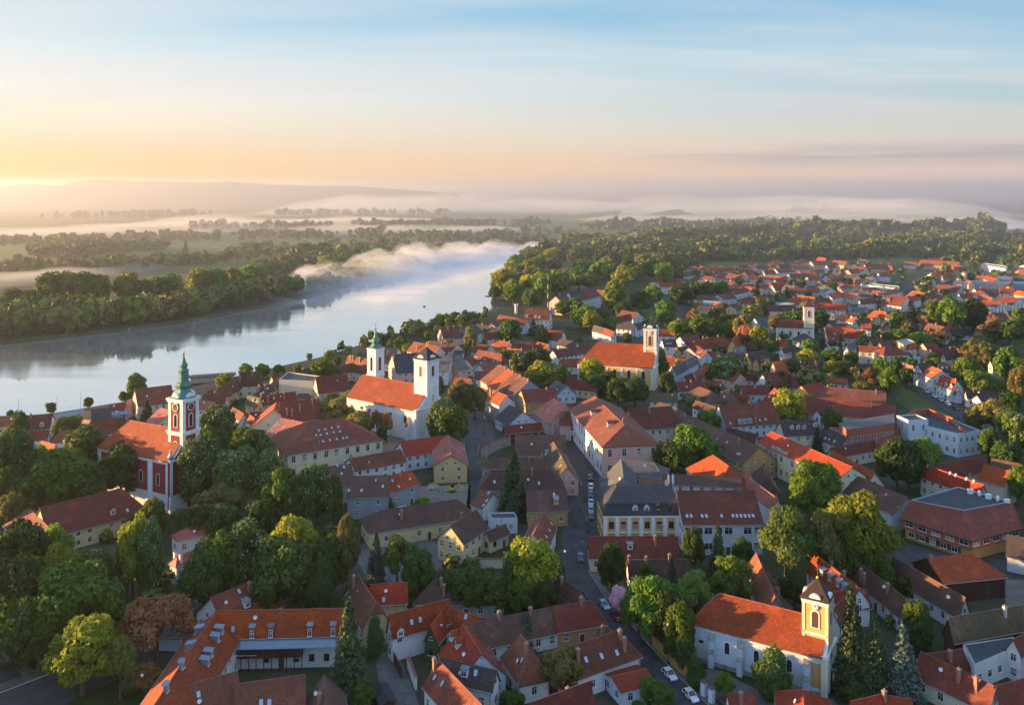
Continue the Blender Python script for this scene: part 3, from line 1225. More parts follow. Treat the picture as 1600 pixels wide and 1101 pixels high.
def crown_cloud(name, pts, kinds, seed, lod=70, mats=('g', 'd', 'y', 'l')):
    """many far crowns that read as one mass: pts = rows of x, y, z, width, height"""
    g = rng(seed)
    groups = {}
    V, MI = [], []
    protos = []
    for k in range(6):
        gg = rng(500 + k)
        lobes = [(0, 0, .55, .3, .3)] + [(.27 * math.cos(i * 2.4), .27 * math.sin(i * 2.4), .5 + .28 * gg.uniform(-1, 1), gg.uniform(.14, .22), gg.uniform(.14, .2)) for i in range(7)]
        protos.append(lobed(gg, lod, lobes, .30 * (70 / lod) ** .5, .05, .45))
    for i, p in enumerate(pts):
        v = protos[g.integers(0, 6)]
        a = g.uniform(0, 6.28)
        rot = np.stack([v[:, 0] * math.cos(a) - v[:, 1] * math.sin(a), v[:, 0] * math.sin(a) + v[:, 1] * math.cos(a), v[:, 2]], 1)
        V.append(rot * np.array([p[3], p[3], p[4]]) + np.array(p[:3]))
        MI.append(np.full(len(v) // 4, g.choice(len(kinds), p=np.array(kinds) / sum(kinds)), np.int32))
    v = np.concatenate(V)
    me = mesh_quads(name, v, len(v) // 4)
    for m in mats:
        me.materials.append(MATS['F_' + m])
    me.polygons.foreach_set('material_index', np.concatenate(MI))
    o = link(name, me)
    return o


def inside(x, y, poly):
    r = False
    n = len(poly)
    for i in range(n):
        (x1, y1), (x2, y2) = poly[i], poly[(i + 1) % n]
        if (y1 > y) != (y2 > y) and x < (x2 - x1) * (y - y1) / (y2 - y1) + x1:
            r = not r
    return r


def scatter_px(poly, n, rnd):
    xs, ys = [p[0] for p in poly], [p[1] for p in poly]
    out = []
    while len(out) < n:
        x, y = rnd.uniform(min(xs), max(xs)), rnd.uniform(min(ys), max(ys))
        if inside(x, y, poly):
            out.append((x, y))
    return out


for nm, c, hi in (('g', (.058, .080, .014), (.085, .112, .02)), ('d', (.038, .056, .014), (.058, .078, .018)), ('y', (.10, .115, .018), (.14, .145, .022)),
                  ('l', (.085, .085, .025), (.11, .10, .028))):
    c, hi = tuple(q * 1.5 for q in c), tuple(q * 1.6 for q in hi)
    m, t, b = nt('far_leaves_' + nm)
    tc = t.nodes.new('ShaderNodeTexCoord')
    f = ramp(t, noise(t, tc.outputs['Object'], .035, 4), .35, .65)
    t.links.new(mixc(t, f, c, hi), b.inputs['Base Color'])
    b.inputs['Roughness'].default_value = .7
    b.inputs['Specular IOR Level'].default_value = .15
    MATS['F_' + nm] = m
# ---------------------------------------------------------------- houses, row by row from the foreground
# foreground left: the L of long red roofs with zinc dormers
h = house('B', 70, 525, 850, 508, 400, 692, 6.5, 11.5, 'gh', 'red', 'white', 'long red roofed house with brick dormers and dark wooden veranda in the foreground',
          ch=[(613, 500)], sk=[(173, 635)], dm=[(295, 610), (410, 606), (648, 600), (790, 596)], dstyle='tall', win='wood', chm='chimneyplaster')
v = MB()                                                       # the wooden gallery under the eave and its zinc pent roof
vy = -h.iy if h.cam.y < 0 else h.iy
sg = -1 if vy < 0 else 1
x0v, x1v = h.wA + 1.2, h.wA + (h.wB - h.wA) * .66
v.box(x0v, x1v, min(vy, vy + sg * 1.4), max(vy, vy + sg * 1.4), 2.9, 5.2, 0)
for i in range(12):
    xx = x0v + (x1v - x0v) * i / 11
    v.box(xx - .09, xx + .09, vy + sg * 1.4 - .04, vy + sg * 1.4 + .06, 0, 5.25, 0)
v.build('veranda', [MATS['W_wood']], h.root)
v = MB()
pz = [(h.xA + .6, vy, 6.3), (h.xB - 3, vy, 6.3), (h.xB - 3, vy + sg * 2.2, 5.25), (h.xA + .6, vy + sg * 2.2, 5.25)]
v.face(pz, 0, [(p[0], p[1]) for p in pz])
v.face([(p[0], p[1], p[2] - .12) for p in pz[::-1]], 0)
v.build('pent_roof', [MATS['R_bluegrey']], h.root)
for i in range(3):
    window(h.root, x0v + 2.2 + i * 2.4, vy + sg * 1.4, 3.7, 0 if sg < 0 else math.pi, 1.7, 1.1, 'wood')
house('A', 1254 + 70, 528, 955, 1085, 1254 + 150, 820, 6.2, 11, 'gg', 'red', 'white', 'red roofed wing with grey zinc dormers running down to the photo edge',
      dm=[(1254 + 95, 655), (1254 + 70, 705), (1254 + 30, 800), (1254 + 8, 850), (1215, 655), (1160, 755), (1105, 870), (1010, 1010)], dstyle='zinc')
house('A', 1068, 1000, 1254 + 190, 895, 1254 + 60, 1190, 4.6, 9.2, 'gg', 'rust', 'bluewhite', 'low red house with white gable at the bottom edge left', sk=[(1215, 1035)])
house('B', 195, 972, 605, 915, 400, 1200, 4, 9, 'gg', 'rust', 'white', 'plain red roofed house below the wooden veranda', sk=[(345, 1085), (395, 1085)])
house('B', 733, 918, 745, 1190, 862, 1012, 3.2, 7.5, 'gg', 'brown', 'white', 'small brown tiled house with white verge beside the big spruce', ch=[(700, 1090)])
house('B', 40, 440, 388, 300, 450, 505, 3.6, 9, 'gg', 'redbrown', 'white', 'dark red house with one tall chimney behind the long red roof', ch=[(272, 400)], sk=[(210, 405)], dm=[(255, 490)])
house('B', 938, 302, 1045, 470, 862, 470, 4.2, 9.2, 'gk', 'rust', 'lemon', 'yellow house with rust roof and tall round topped chimney', ch=[(912, 375)], sk=[(855, 400)])
house('B', 1020, 362, 1235, 350, 1195, 485, 4.4, 8.2, 'gg', 'red', 'lemon', 'red roofed side wing of the yellow house', sk=[(1095, 455)], nowin='+')
house('B', 1135, 545, 1254 + 235, 452, 1110, 705, 5, 9.6, 'gg', 'red', 'white', 'red roofed house with small white dormer and ivy on its wall', sk=[(1254 + 12, 592), (1254 + 65, 578)], dm=[(1195, 640)], dstyle='gable')
house('B', 1070, 962, 1122, 1062, 1040, 995, 2.4, 3.2, 'gg', 'black', 'wood', 'low black roofed carport in the yard', cat='carport', name='carport', win=None, gutter=False)
# foreground centre
house('C', 200, 268, 580, 272, 290, 490, 3.2, 8.2, 'hg', 'brown', 'stone', 'weathered brown hipped house half hidden by garden trees', ch=[(210, 430), (153, 390)], sk=[(280, 320)])
house('C', 265, 515, 445, 565, 300, 605, 3.6, 7.4, 'gg', 'red', 'white', 'small bright red roof between the ivy gable and brown house', sk=[(345, 560)])
house('C', 190, 535, 130, 612, 222, 665, 4, 8, 'gg', 'red', 'ivy', 'red house whose gable is overgrown with ivy', win='wood')
house('C', 330, 607, 438, 785, 612, 940, 4, 9.4, 'gg', 'red', 'bluewhite', 'red house with wide white gable and two shed dormers', dm=[(255, 672), (300, 735)], sk=[(478, 765), (508, 808)], dstyle='gable')
house('C', 680, 665, 735, 742, 598, 882, 3.8, 9.6, 'hh', 'rust', 'white', 'steep hipped red house with free standing chimney', ch=[(790, 880)], sk=[(725, 880)])
house('C', 350, 605, 882, 497, 515, 750, 3.2, 7.6, 'gg', 'brown', 'white', 'long weathered brown roof behind the small blue spruce', ch=[(547, 570), (740, 545)])
house('C', 882, 497, 1115, 462, 928, 658, 3.4, 7.8, 'gh', 'redbrown', 'orange', 'reddish roof joined to the long brown one by a fire wall', ch=[(1050, 480)])
house('C', 930, 760, 1254 + 20, 645, 1060, 940, 4.2, 8.8, 'gh', 'redbrown', 'white', 'long dark red house by the lane with white cars', ch=[(1030, 835), (1254 + 42, 690), (1254 + 100, 750)], sk=[(1080, 822), (1175, 800), (1254 + 15, 780)])
house('C', 1195, 610, 1248, 660, 1115, 655, 3.4, 6.4, 'hg', 'rust', 'white', 'little red hipped annexe with pale chimney', ch=[(1182, 690)], win=None)
house('C', 178, 825, 440, 1095, 52, 965, 4.6, 9.0, 'gg', 'redbrown', 'white', 'brown red house with two white roof windows at the bottom edge', sk=[(155, 930), (200, 970)], ch=[(112, 835)])
house('C', 195, 812, 525, 888, 420, 1008, 4.8, 8, 'gg', 'dark', 'white', 'dark roofed wing with blue skylight behind the two white roof windows', sk=[(405, 903)], dm=[(340, 900)])
house('C', 742, 1085, 1100, 955, 1150, 1120, 3.5, 8, 'gg', 'redbrown', 'white', 'dark red roof with one chimney at the bottom edge centre', ch=[(915, 1000)])
house('C', 892, 302, 1058, 405, 925, 440, 3.4, 6.6, 'gg', 'brown', 'greyblue', 'small mossy brown house at the street bend', ch=[(932, 355)], win=None)
house('C', 250, 0, 405, -93, 345, 115, 5.6, 10, 'gg', 'brown', 'lemon', 'yellow gabled house with brown roof and paired windows', ch=[(318, -50)], step=2.6)
house('C', 470, 40, 585, -5, 520, 75, 3.2, 5.6, 'gg', 'brown', 'cream', 'low brown annexe with courtyard terrace', win='wood')
house('D', 1100 - 1254, 68, 383, 70, 200, 208, 3.6, 8.2, 'gg', 'redbrown', 'cream', 'dark red roof right before the yellow mansard building', ch=[(250, 120)], dm=[(95, 130)])
house('D', 85, 215, 455, 210, 250, 330, 3, 6.6, 'gg', 'brown', 'white', 'brown roof with three small chimneys in front of dark red roof', ch=[(75, 225), (195, 230), (338, 215)])
house('D', 868, 170, 985, 440, 808, 320, 3.5, 8.2, 'gg', 'rust', 'stone', 'brown roof stepped with many little shed dormers', dm=[(850, 330), (846, 390), (975, 330), (1010, 372)], dstyle='gable')
house('D', 975, 402, 1090, 505, 912, 462, 2.6, 5, 'gg', 'moss', 'ivy', 'low shed overgrown with bright green creeper', cat='shed', name='shed', win=None, gutter=False)
house('D', -10, 925, 190, 878, 20, 1035, 3, 4.2, 'gg', 'red', 'bluewhite', 'flat pitched red lean to by the lane', cat='shed', name='shed')
house('D', 700, 1030, 850, 1025, 740, 1110, 2.5, 4.6, 'gg', 'redbrown', 'white', 'tiny red brown roof next to the white gate pillars', ch=[(775, 1085)], win=None)
house('D', 1155, 1005, 1160, 1095, 985, 1062, 3.5, 7, 'hg', 'red', 'white', 'red hipped house under the yellow church tower')
# foreground right
house('E', -20, 180, 245, 385, 60, 405, 5, 9, 'gg', 'red', 'white', 'long red roof with four round blue zinc dormers', ch=[(135, 250), (190, 310)], dm=[(25, 290), (75, 325), (125, 360), (158, 385)], dstyle='zinc')
house('E', 90, 405, 285, 392, 340, 512, 4, 7.6, 'gg', 'red', 'white', 'red roof with white capped chimney behind the tall spruces', ch=[(268, 480)])
house('E', 80, 520, 132, 458, 175, 520, 4, 7, 'gg', 'redbrown', 'white', 'small red gable right behind the yellow church tower', sk=[(95, 560)], win=None)
house('E', 225, 215, 555, 465, 470, 552, 3.4, 7.6, 'gg', 'brown', 'white', 'long lichened brown roof with leaning chimney pots', ch=[(255, 330), (275, 360), (420, 410)])
house('E', 455, 195, 890, 440, 800, 545, 3.5, 8.2, 'gg', 'brown', 'bluewhite', 'long brown roof ending in a white gable with one window')
house('E', 665, 200, 935, 175, 990, 338, 5, 8.8, 'gh', 'red', 'wood', 'wide plain red roof below the deck topped brick building', ch=[(657, 225)], win=None)  # dark wall colour stands in for the shade of an open porch
house('E', 1155, 58, 1330, 92, 1150, 192, 4, 9, 'gg', 'dark', 'white', 'dark roofed white house with blue verge at the right edge', nowin='AB')
house('E', 795, 565, 1300, 480, 860, 692, 4.5, 9.2, 'gg', 'moss', 'wood', 'big old barn with brown plank gable and white chimney', cat='barn', name='barn', ch=[(1137, 545)], win=None, chm='chimneyplaster')
block('E', [(880, 735), (1185, 690), (1250, 730), (950, 860)], 5.2, 'white', 'tar', 'white terrace house wall in front of the old barn', rows=1, parapet=.3)
house('E', 1190, 698, 1300, 640, 1185, 812, 5.5, 8.4, 'gg', 'redbrown', 'white', 'white house with small roof terrace at the right edge')
house('E', 640, 790, 870, 757, 955, 888, 3, 6.2, 'gg', 'redbrown', 'white', 'low dark red roof below the old barn', ch=[(800, 830)], win=None)
house('E', 628, 775, 1075, 985, 690, 985, 3.5, 7.6, 'gg', 'redbrown', 'cream', 'long red brown roof with two brick chimneys near the right bottom corner', ch=[(855, 950), (960, 1005)])
house('E', 1075, 985, 1300, 925, 1180, 1110, 3.5, 7.6, 'gg', 'redbrown', 'cream', 'brown red roof in the right bottom corner')
house('E', 200, 1075, 395, 1030, 480, 1095, 3.5, 6.6, 'gg', 'red', 'white', 'red roof with square chimney under the pale spruce', ch=[(405, 1060)])
house('E', 400, 1040, 560, 1062, 470, 1120, 3.4, 6.2, 'gg', 'red', 'white', 'flat red ridge at the bottom edge under the pale spruce', win=None)
# left: by the red church
house('F', 250, 990, 740, 872, 655, 1085, 5, 10.2, 'gh', 'redbrown', 'lemon', 'long low red brown house with pale yellow walls before the red church', sk=[(805, 1000)], dm=[(690, 1020)], dstyle='gable')
house('F', 178, 995, 295, 1101 + 5, 120, 1101 + 112, 4, 8.6, 'hg', 'rust', 'lemon', 'sunlit hipped wing of the long low house', win=None)
house('A', 1085, 190, 1190, 150, 965, 285, 4.6, 6.6, 'hh', 'redmetal', 'bluewhite', 'pavilion with red metal roof and white finials', cat='pavilion', name='pavilion', ch=[(1005, 195), (1085, 235)], chm='white_metal')
house('A', 1110, 30, 1260, -10, 1100, 95, 4.4, 6.2, 'hh', 'redmetal', 'bluewhite', 'smaller red metal roof behind the pavilion', cat='pavilion', name='pavilion')
house('n', -20, 395, 200, 385, 100, 520, 4, 8, 'gg', 'rust', 'pink')
house('n', 245, 395, 640, 365, 450, 560, 5, 9, 'gg', 'redbrown', 'white', 'brown roof with two white gabled dormers by the river', dm=[(300, 515), (515, 510)], dstyle='gable', ch=[(380, 410)])
house('n', 235, 577, 590, 565, 400, 690, 4.5, 8, 'gg', 'redbrown', 'bluewhite')
house('n', 510, 695, 680, 740, 425, 850, 4, 8, 'gg', 'orange', 'white', 'bright orange sunlit roof among the trees left of the red church')
house('n', 745, 567, 870, 562, 722, 722, 4, 8, 'hg', 'rust', 'white', 'pyramid hipped house left of the red church')
house('n', 1190, 430, 1500, 412, 1300, 592, 4, 9, 'gg', 'redbrown', 'pink')
house('n', 1080, 325, 1230, 345, 1110, 440, 6, 8.4, 'gg', 'dark', 'pink', 'pink house with sunlit parapet by the river')
house('n', 650, 372, 1010, 300, 800, 400, 4, 5.2, 'gg', 'zinc', 'pink', 'long low pink house along the embankment')
house('n', 1130, 312, 1360, 290, 1200, 342, 4, 6.4, 'gg', 'dark', 'white')
house('n', 1360, 250, 1540, 240, 1450, 320, 4, 7.5, 'gg', 'redbrown', 'cream')
house('n', 1180, 585, 1245, 572, 1105, 690, 4, 8, 'hh', 'brown', 'white', ch=[(1205, 570)])
house('n', 1350, 345, 1573, 322, 1450, 372, 5, 6, 'gg', 'bluegrey', 'greyblue')
house('F', 828, 266, 1045, 240, 960, 360, 6, 10.4, 'gg', 'redbrown', 'cream', 'brown roofed house with lit cream gable left of the green spire')
house('F', 770, 350, 850, 312, 830, 375, 4, 6.5, 'gg', 'pink', 'pink')
house('F', 985, 382, 1050, 400, 945, 475, 5, 9, 'gg', 'pink', 'cream', 'pinkish sunlit roof right beside the red church tower')
house('F', 560, 470, 760, 440, 680, 540, 4, 7, 'gg', 'redbrown', 'white')
# riverside between the red church and the white church
house('o', 0, 590, 270, 600, 150, 722, 5, 9, 'gg', 'rust', 'cream', sk=[], ch=[(120, 575)])
house('o', -60, 670, 130, 690, 60, 790, 4, 7.5, 'gg', 'pink', 'white')
house('o', 430, 330, 670, 318, 560, 498, 5.5, 12, 'hh', 'brown', 'cream', 'big brown hipped house at the waterside', ch=[(580, 350), (410, 440)])
house('o', 150, 520, 400, 420, 330, 590, 4, 9, 'hg', 'brown', 'cream', ch=[(125, 535)])
house('o', 40, 550, 330, 530, 200, 600, 4, 7, 'gg', 'rust', 'white')
house('o', 660, 512, 835, 462, 790, 552, 5, 8.5, 'gg', 'dark', 'cream', ch=[(660, 520), (740, 540)])
house('o', 835, 440, 935, 370, 890, 452, 5, 8.5, 'gg', 'dark', 'cream')
house('o', 600, 590, 760, 548, 700, 600, 5, 7, 'gg', 'dark', 'pink')
block('o', [(912, 425), (1330, 445), (1420, 385), (1020, 332)], 10, 'cream', 'tar', 'tall blank cream fire walls lit by the sun', rows=1, win=None)
house('o', 1365, 382, 1740, 350, 1590, 575, 7, 13, 'gg', 'redbrown', 'cream', 'long dark red roof with sunlit cream gable left of the white church')
house('o', 1060, 332, 1280, 275, 1180, 345, 6, 9, 'gg', 'black', 'pink', ch=[(1120, 295)])
house('o', 1150, 590, 1280, 590, 1220, 650, 5, 7, 'hh', 'brown', 'yellow')
house('o', 532, 610, 680, 642, 560, 745, 6, 10, 'gg', 'moss', 'yellow', 'mossy roof with two skylights over yellow wall', sk=[(592, 670), (642, 685)])
house('o', 690, 622, 1110, 560, 800, 715, 6, 10, 'gg', 'redbrown', 'cream', ch=[(775, 690), (975, 640), (685, 620)], sk=[(712, 680), (848, 645)])
house('o', 880, 690, 850, 778, 650, 780, 4, 8, 'gg', 'orange', 'cream')
house('o', 925, 690, 1390, 645, 1200, 930, 6, 13, 'gg', 'redbrown', 'lemon', 'large dark red roof with lit yellow gable and five chimneys', ch=[(1010, 850), (1070, 860), (1165, 800), (1325, 735), (1378, 690)], sk=[(1090, 942)])
house('o', 560, 815, 890, 795, 700, 892, 4, 7, 'gg', 'redbrown', 'white')
house('o', 510, 818, 612, 888, 450, 858, 4, 6.6, 'gg', 'orange', 'white', 'little hut with sunlit orange roof')
house('o', 345, 755, 480, 832, 440, 882, 4, 7, 'gg', 'redbrown', 'white')
house('o', 820, 360, 960, 330, 900, 410, 4, 7, 'gg', 'redbrown', 'cream')
# the cream house of many skylights
h = house('G', 640, 466, 812, 442, 755, 632, 9, 15.5, 'hh', 'redbrown', 'paleyellow', 'cream two storey house with hipped red roof full of roof windows', auto=False, rows=2, ww=1.3, wh=2.2, step=3.6,
          sk=[(665, 550), (698, 518), (708, 545), (738, 512), (748, 538), (778, 502), (790, 530), (818, 497), (828, 525), (648, 600), (686, 592), (725, 586), (766, 578), (808, 572), (848, 566), (886, 560)])
house('G', 470, 443, 600, 468, 420, 588, 8.6, 14, 'gg', 'pink', 'yellow', 'pinkish roofed side wing with rows of white skylights', auto=False, sk=[(388, 498), (402, 510), (416, 520), (432, 465), (445, 474), (458, 484), (488, 502), (508, 514), (536, 532), (556, 545), (475, 545), (435, 535)], ww=1.2, wh=1.9)
house('G', 885, 800, 1130, 792, 1010, 930, 6.5, 11, 'gg', 'brown', 'greyblue', 'brown roofed house with plain blue grey wall beside the yard', sk=[(960, 885), (1090, 860), (865, 885)], ch=[(925, 775)], step=5)
house('G', 1075, 812, 1260, 762, 1165, 892, 6, 9.4, 'gg', 'red', 'greyblue', 'bright red roof over grey wall beside the blue van', sk=[(1148, 825), (1188, 862)], ch=[(1195, 820)], step=5)
house('G', 888, 690, 1195, 636, 1090, 738, 5, 8, 'gg', 'redbrown', 'white', 'narrow dark red roof behind the blue grey house', ch=[(837, 715), (882, 700)])
house('G', 765, 738, 890, 722, 830, 855, 6, 9.6, 'gg', 'brown', 'cream', 'brown roof with bright skylights in front of the cream house', sk=[(812, 732), (852, 742), (838, 782)])
house('G', 1075, 1008, 1254 + 285, 940, 1254 + 160, 1088, 4.4, 8.4, 'hh', 'brown', 'lemon', 'long brown hipped roof over pale yellow wall', ch=[(1205, 1060)])
house('H', 235, 547, 252, 668, 358, 725, 6, 9.6, 'gg', 'pink', 'gold', 'yellow gabled house with pink red roof above the building yard', walls=('sand', 'sand', 'sand', 'sand'), step=5)
house('H', -54, 585, 233, 547, 60, 668, 5.2, 9.2, 'gg', 'red', 'bluewhite', 'bright red wing of the yellow gabled house')
# the block between the two streets
house('H', 650, 546, 950, 546, 800, 672, 5, 9, 'gg', 'brown', 'pink', 'wide dark brown roof below the stone retaining wall')
house('H', 445, 682, 860, 690, 690, 757, 4, 7.2, 'gg', 'moss', 'stone', ch=[(470, 690), (730, 705), (812, 690)])
house('H', 505, 760, 865, 756, 720, 885, 5, 10, 'hh', 'brown', 'stone', 'brown hipped roof with blue skylight beside the brown spruce', sk=[(520, 832), (792, 840)], ch=[(750, 790)])
house('H', 882, 588, 962, 740, 815, 678, 5, 9.6, 'hg', 'moss', 'pink', 'brown hipped roof along the street of parked cars', sk=[(925, 685), (925, 735)], dm=[(840, 660)])
house('H', 715, 885, 952, 880, 830, 1015, 4.6, 8.4, 'gg', 'brown', 'ochre', 'brown roof with small dormer at the street corner', dm=[(898, 960)])
house('H', 440, 882, 508, 906, 405, 985, 4, 7.4, 'gg', 'rust', 'white', 'small roof with three white skylights beside the brown spruce', sk=[(485, 900), (473, 948), (462, 980)], win=None)
block('H', [(480, 1030), (645, 1025), (660, 1060), (500, 1065)], 4.2, 'bluewhite', 'tar', 'low white yard building beside the brown spruce', rows=1)
house('H', 820, 1022, 760, 1150, 858, 1226, 5, 9, 'gg', 'rust', 'white', 'reddish roof with white skylights beside the main street', sk=[(868, 1090), (855, 1130), (838, 1170)])
house('q', 1060, 857, 1450, 832, 1115, 1020, 7, 10.8, 'gg', 'redbrown', 'ochre', 'ochre yellow gabled house with dark red roof', ch=[(1370, 870)])
house('H', 882, 320, 962, 364, 800, 440, 5.6, 9, 'hg', 'pink', 'pink', 'pink house with pinkish red hipped roof')
house('H', 930, 400, 1028, 404, 950, 490, 6, 9, 'gg', 'redbrown', 'pink', 'pink house with dark red roof and two chimneys', ch=[(905, 440), (945, 430)])
house('q', 690, 852, 885, 928, 625, 985, 5, 8.8, 'gg', 'orange', 'bluewhite', 'white walled house with glowing orange roof', ch=[(685, 930), (570, 830)], win=None)
house('H', 612, 362, 692, 402, 510, 440, 4, 8, 'gg', 'dark', 'bluewhite', 'dark roofed house with small white gable')
house('H', 580, 490, 805, 470, 700, 530, 4, 7, 'gg', 'redbrown', 'wood', 'low dark red roof below the ochre house')
for i in range(4):                                             # the terrace of long orange roofs
    f0, f1 = i / 4, (i + 1) / 4
    xa, ya, xb, yb_ = 790, 545, 1165, 740
    house('q', xa + (xb - xa) * f0, ya + (yb_ - ya) * f0, xa + (xb - xa) * f1, ya + (yb_ - ya) * f1, 545 + 375 * (f0 + f1) / 2 * .95, 755 + 180 * (f0 + f1) / 2, 5, 11 + .25 * (i % 2), 'gg',
          ('rust', 'orange', 'rust', 'brown')[i], ('cream', 'white', 'cream', 'greyblue')[i], ['first house of the sloping orange terrace with brownish roof nearest the river', 'second roof of the sloping orange terrace the most orange', 'third roof of the sloping orange terrace with paired chimneys', 'brown roof with grey gable ending the sloping orange terrace'][i],
          ch=[(xa + (xb - xa) * f1 - 20, ya + (yb_ - ya) * f1 + 15)])
house('q', 250, 706, 440, 722, 205, 838, 5, 9, 'gg', 'orange', 'cream', 'orange roof behind the bare trees of the church hill', ch=[(315, 690)])
house('q', 450, 790, 640, 850, 490, 905, 5, 8, 'gg', 'orange', 'cream', ch=[(570, 820)])
house('q', 545, 542, 700, 520, 640, 592, 5, 9.4, 'gg', 'rust', 'white', 'white pedimented gable with three little windows')
house('q', 530, 366, 820, 416, 590, 510, 6, 11, 'gh', 'redbrown', 'white', 'long pinkish brown roof with six white skylights', sk=[(465, 445), (515, 458), (563, 468), (610, 480), (718, 505), (768, 515)], ch=[(505, 360), (665, 385)])
house('q', 500, 628, 660, 630, 560, 720, 4, 8, 'gg', 'brown', 'white')
house('q', 95, 432, 208, 438, 185, 638, 7, 12, 'gg', 'grey', 'bluewhite', 'grey roofed white house right of the white church tower')
house('q', 212, 438, 322, 422, 348, 612, 7, 12, 'gg', 'grey', 'pink', 'grey roofed pink house right of the white church tower')
house('q', 735, 242, 925, 276, 780, 360, 5, 9, 'gg', 'orange', 'white', ch=[(850, 262), (918, 285)])
house('q', 890, 342, 1070, 362, 960, 430, 4, 7.5, 'gg', 'orange', 'white', ch=[(978, 345), (1062, 375)])
house('q', 110, 82, 320, 92, 170, 212, 5, 10, 'gg', 'dark', 'cream', 'dark roof with tall square chimneys near the water', ch=[(158, 130), (232, 100), (332, 100)])
house('q', 0, 260, 270, 292, 170, 392, 5, 9, 'gg', 'brown', 'cream', ch=[(80, 300)])
house('q', 0, 330, 170, 365, 90, 410, 5, 8, 'gg', 'rust', 'cream')
house('q', 240, 372, 340, 375, 300, 425, 5, 8, 'gg', 'dark', 'white')
house('q', 380, 480, 440, 430, 480, 560, 5, 9, 'gg', 'redbrown', 'white')
house('q', 520, 290, 680, 310, 600, 350, 4, 8, 'gg', 'redbrown', 'cream')
house('q', 960, 265, 1200, 275, 1080, 330, 5, 9, 'gg', 'redbrown', 'cream')
house('q', 1220, 255, 1400, 300, 1300, 350, 5, 9, 'gg', 'redbrown', 'lemon')
house('q', 1380, 150, 1560, 180, 1450, 240, 5, 9, 'gg', 'redbrown', 'white')
house('q', 1340, 120, 1560, 130, 1450, 180, 6, 9, 'gg', 'red', 'white')
house('q', 1500, 800, 1573, 790, 1540, 880, 4, 8, 'gg', 'grey', 'white')
house('K', 1120, 836, 1440, 792, 1240, 880, 5, 8.5, 'gg', 'redbrown', 'bluewhite', 'long white walled house with dark roof left of the big yellow church')
house('K', 1180, 905, 1330, 900, 1260, 950, 4, 8, 'gg', 'rust', 'white')
house('K', 1170, 750, 1310, 770, 1230, 810, 5, 8.5, 'gg', 'dark', 'white')
house('H', 930, 160, 1040, 210, 960, 240, 4, 8, 'hh', 'redbrown', 'white')
house('H', 1010, 210, 1130, 225, 1080, 270, 4, 8, 'hh', 'redbrown', 'lemon')
house('H', 900, 210, 960, 250, 930, 330, 4, 8, 'gg', 'grey', 'bluewhite', sk=[(960, 295), (975, 300)])
house('H', 975, 360, 1090, 330, 1050, 380, 4, 7, 'gg', 'redbrown', 'white')
# riverside beyond the white church
house('p', 350, 512, 600, 560, 430, 630, 5, 9, 'gg', 'rust', 'cream', ch=[(380, 560), (405, 570), (490, 590)])
house('p', 230, 640, 420, 600, 320, 725, 5, 9, 'hg', 'rust', 'cream')
house('p', 420, 600, 620, 640, 520, 735, 5, 9.5, 'gg', 'rust', 'cream')
house('p', 890, 500, 1200, 480, 1080, 790, 6, 14, 'gg', 'slate', 'pink', 'huge dark slate roof behind the white church tower', ch=[(870, 560)])
house('p', 1160, 345, 1480, 410, 1100, 470, 5, 10, 'gg', 'rust', 'cream', 'wide rust roof by the water behind the white church tower', ch=[(1190, 430), (1335, 380)])
house('p', 1330, 330, 1573, 360, 1450, 400, 5, 9, 'gg', 'brown', 'cream')
house('p', 820, 415, 960, 420, 900, 470, 4, 8, 'gg', 'dark', 'white', ch=[(830, 500)])
house('K', 240, 660, 400, 650, 320, 740, 5, 10, 'gg', 'redbrown', 'pink', 'dark red house with tall chimneys on the river corner', ch=[(300, 690), (345, 660), (410, 655)])
house('K', 410, 660, 520, 640, 470, 720, 6, 10, 'gg', 'dark', 'bluewhite')
house('K', 520, 630, 650, 650, 580, 690, 6, 9, 'gg', 'dark', 'pink', ch=[(570, 640), (630, 655), (695, 660)])
house('K', 640, 620, 730, 590, 690, 650, 6, 9, 'gg', 'redbrown', 'white')
house('K', 700, 560, 860, 590, 760, 610, 5, 8, 'gg', 'redbrown', 'white')
house('K', 600, 700, 720, 690, 660, 740, 5, 9, 'gg', 'redbrown', 'bluewhite')
house('K', 800, 590, 920, 600, 860, 640, 6, 9, 'gg', 'redbrown', 'bluewhite')
house('K', 905, 512, 1100, 520, 990, 600, 7, 12, 'gg', 'redbrown', 'white', 'brown roofed hall with white dormers by the river bend', dm=[(920, 570), (985, 575), (1015, 578)])
house('K', 1140, 412, 1240, 396, 1200, 466, 10, 14, 'gg', 'dark', 'pink', 'nearest of three stepped apartment houses with violet roofs', cat='apartments', name='apartment_house', sk=[(1210, 435)])
house('K', 1240, 392, 1338, 372, 1310, 452, 10, 14, 'gg', 'dark', 'bluewhite', 'middle of three stepped apartment houses with violet roofs', cat='apartments', name='apartment_house', sk=[(1300, 420), (1320, 415)])
house('K', 1336, 372, 1440, 350, 1410, 430, 10, 14, 'gg', 'redbrown', 'bluewhite', 'farthest of three stepped apartment houses with violet roofs', cat='apartments', name='apartment_house')
house('K', 1430, 360, 1540, 370, 1500, 415, 7, 11, 'gg', 'rust', 'orange')
house('K', 1060, 680, 1200, 690, 1130, 745, 5, 9, 'gg', 'red', 'white')
house('K', 1440, 640, 1520, 660, 1490, 700, 5, 9, 'gg', 'dark', 'bluewhite')
house('K', 1520, 660, 1600, 690, 1560, 720, 5, 9, 'gg', 'redbrown', 'white')
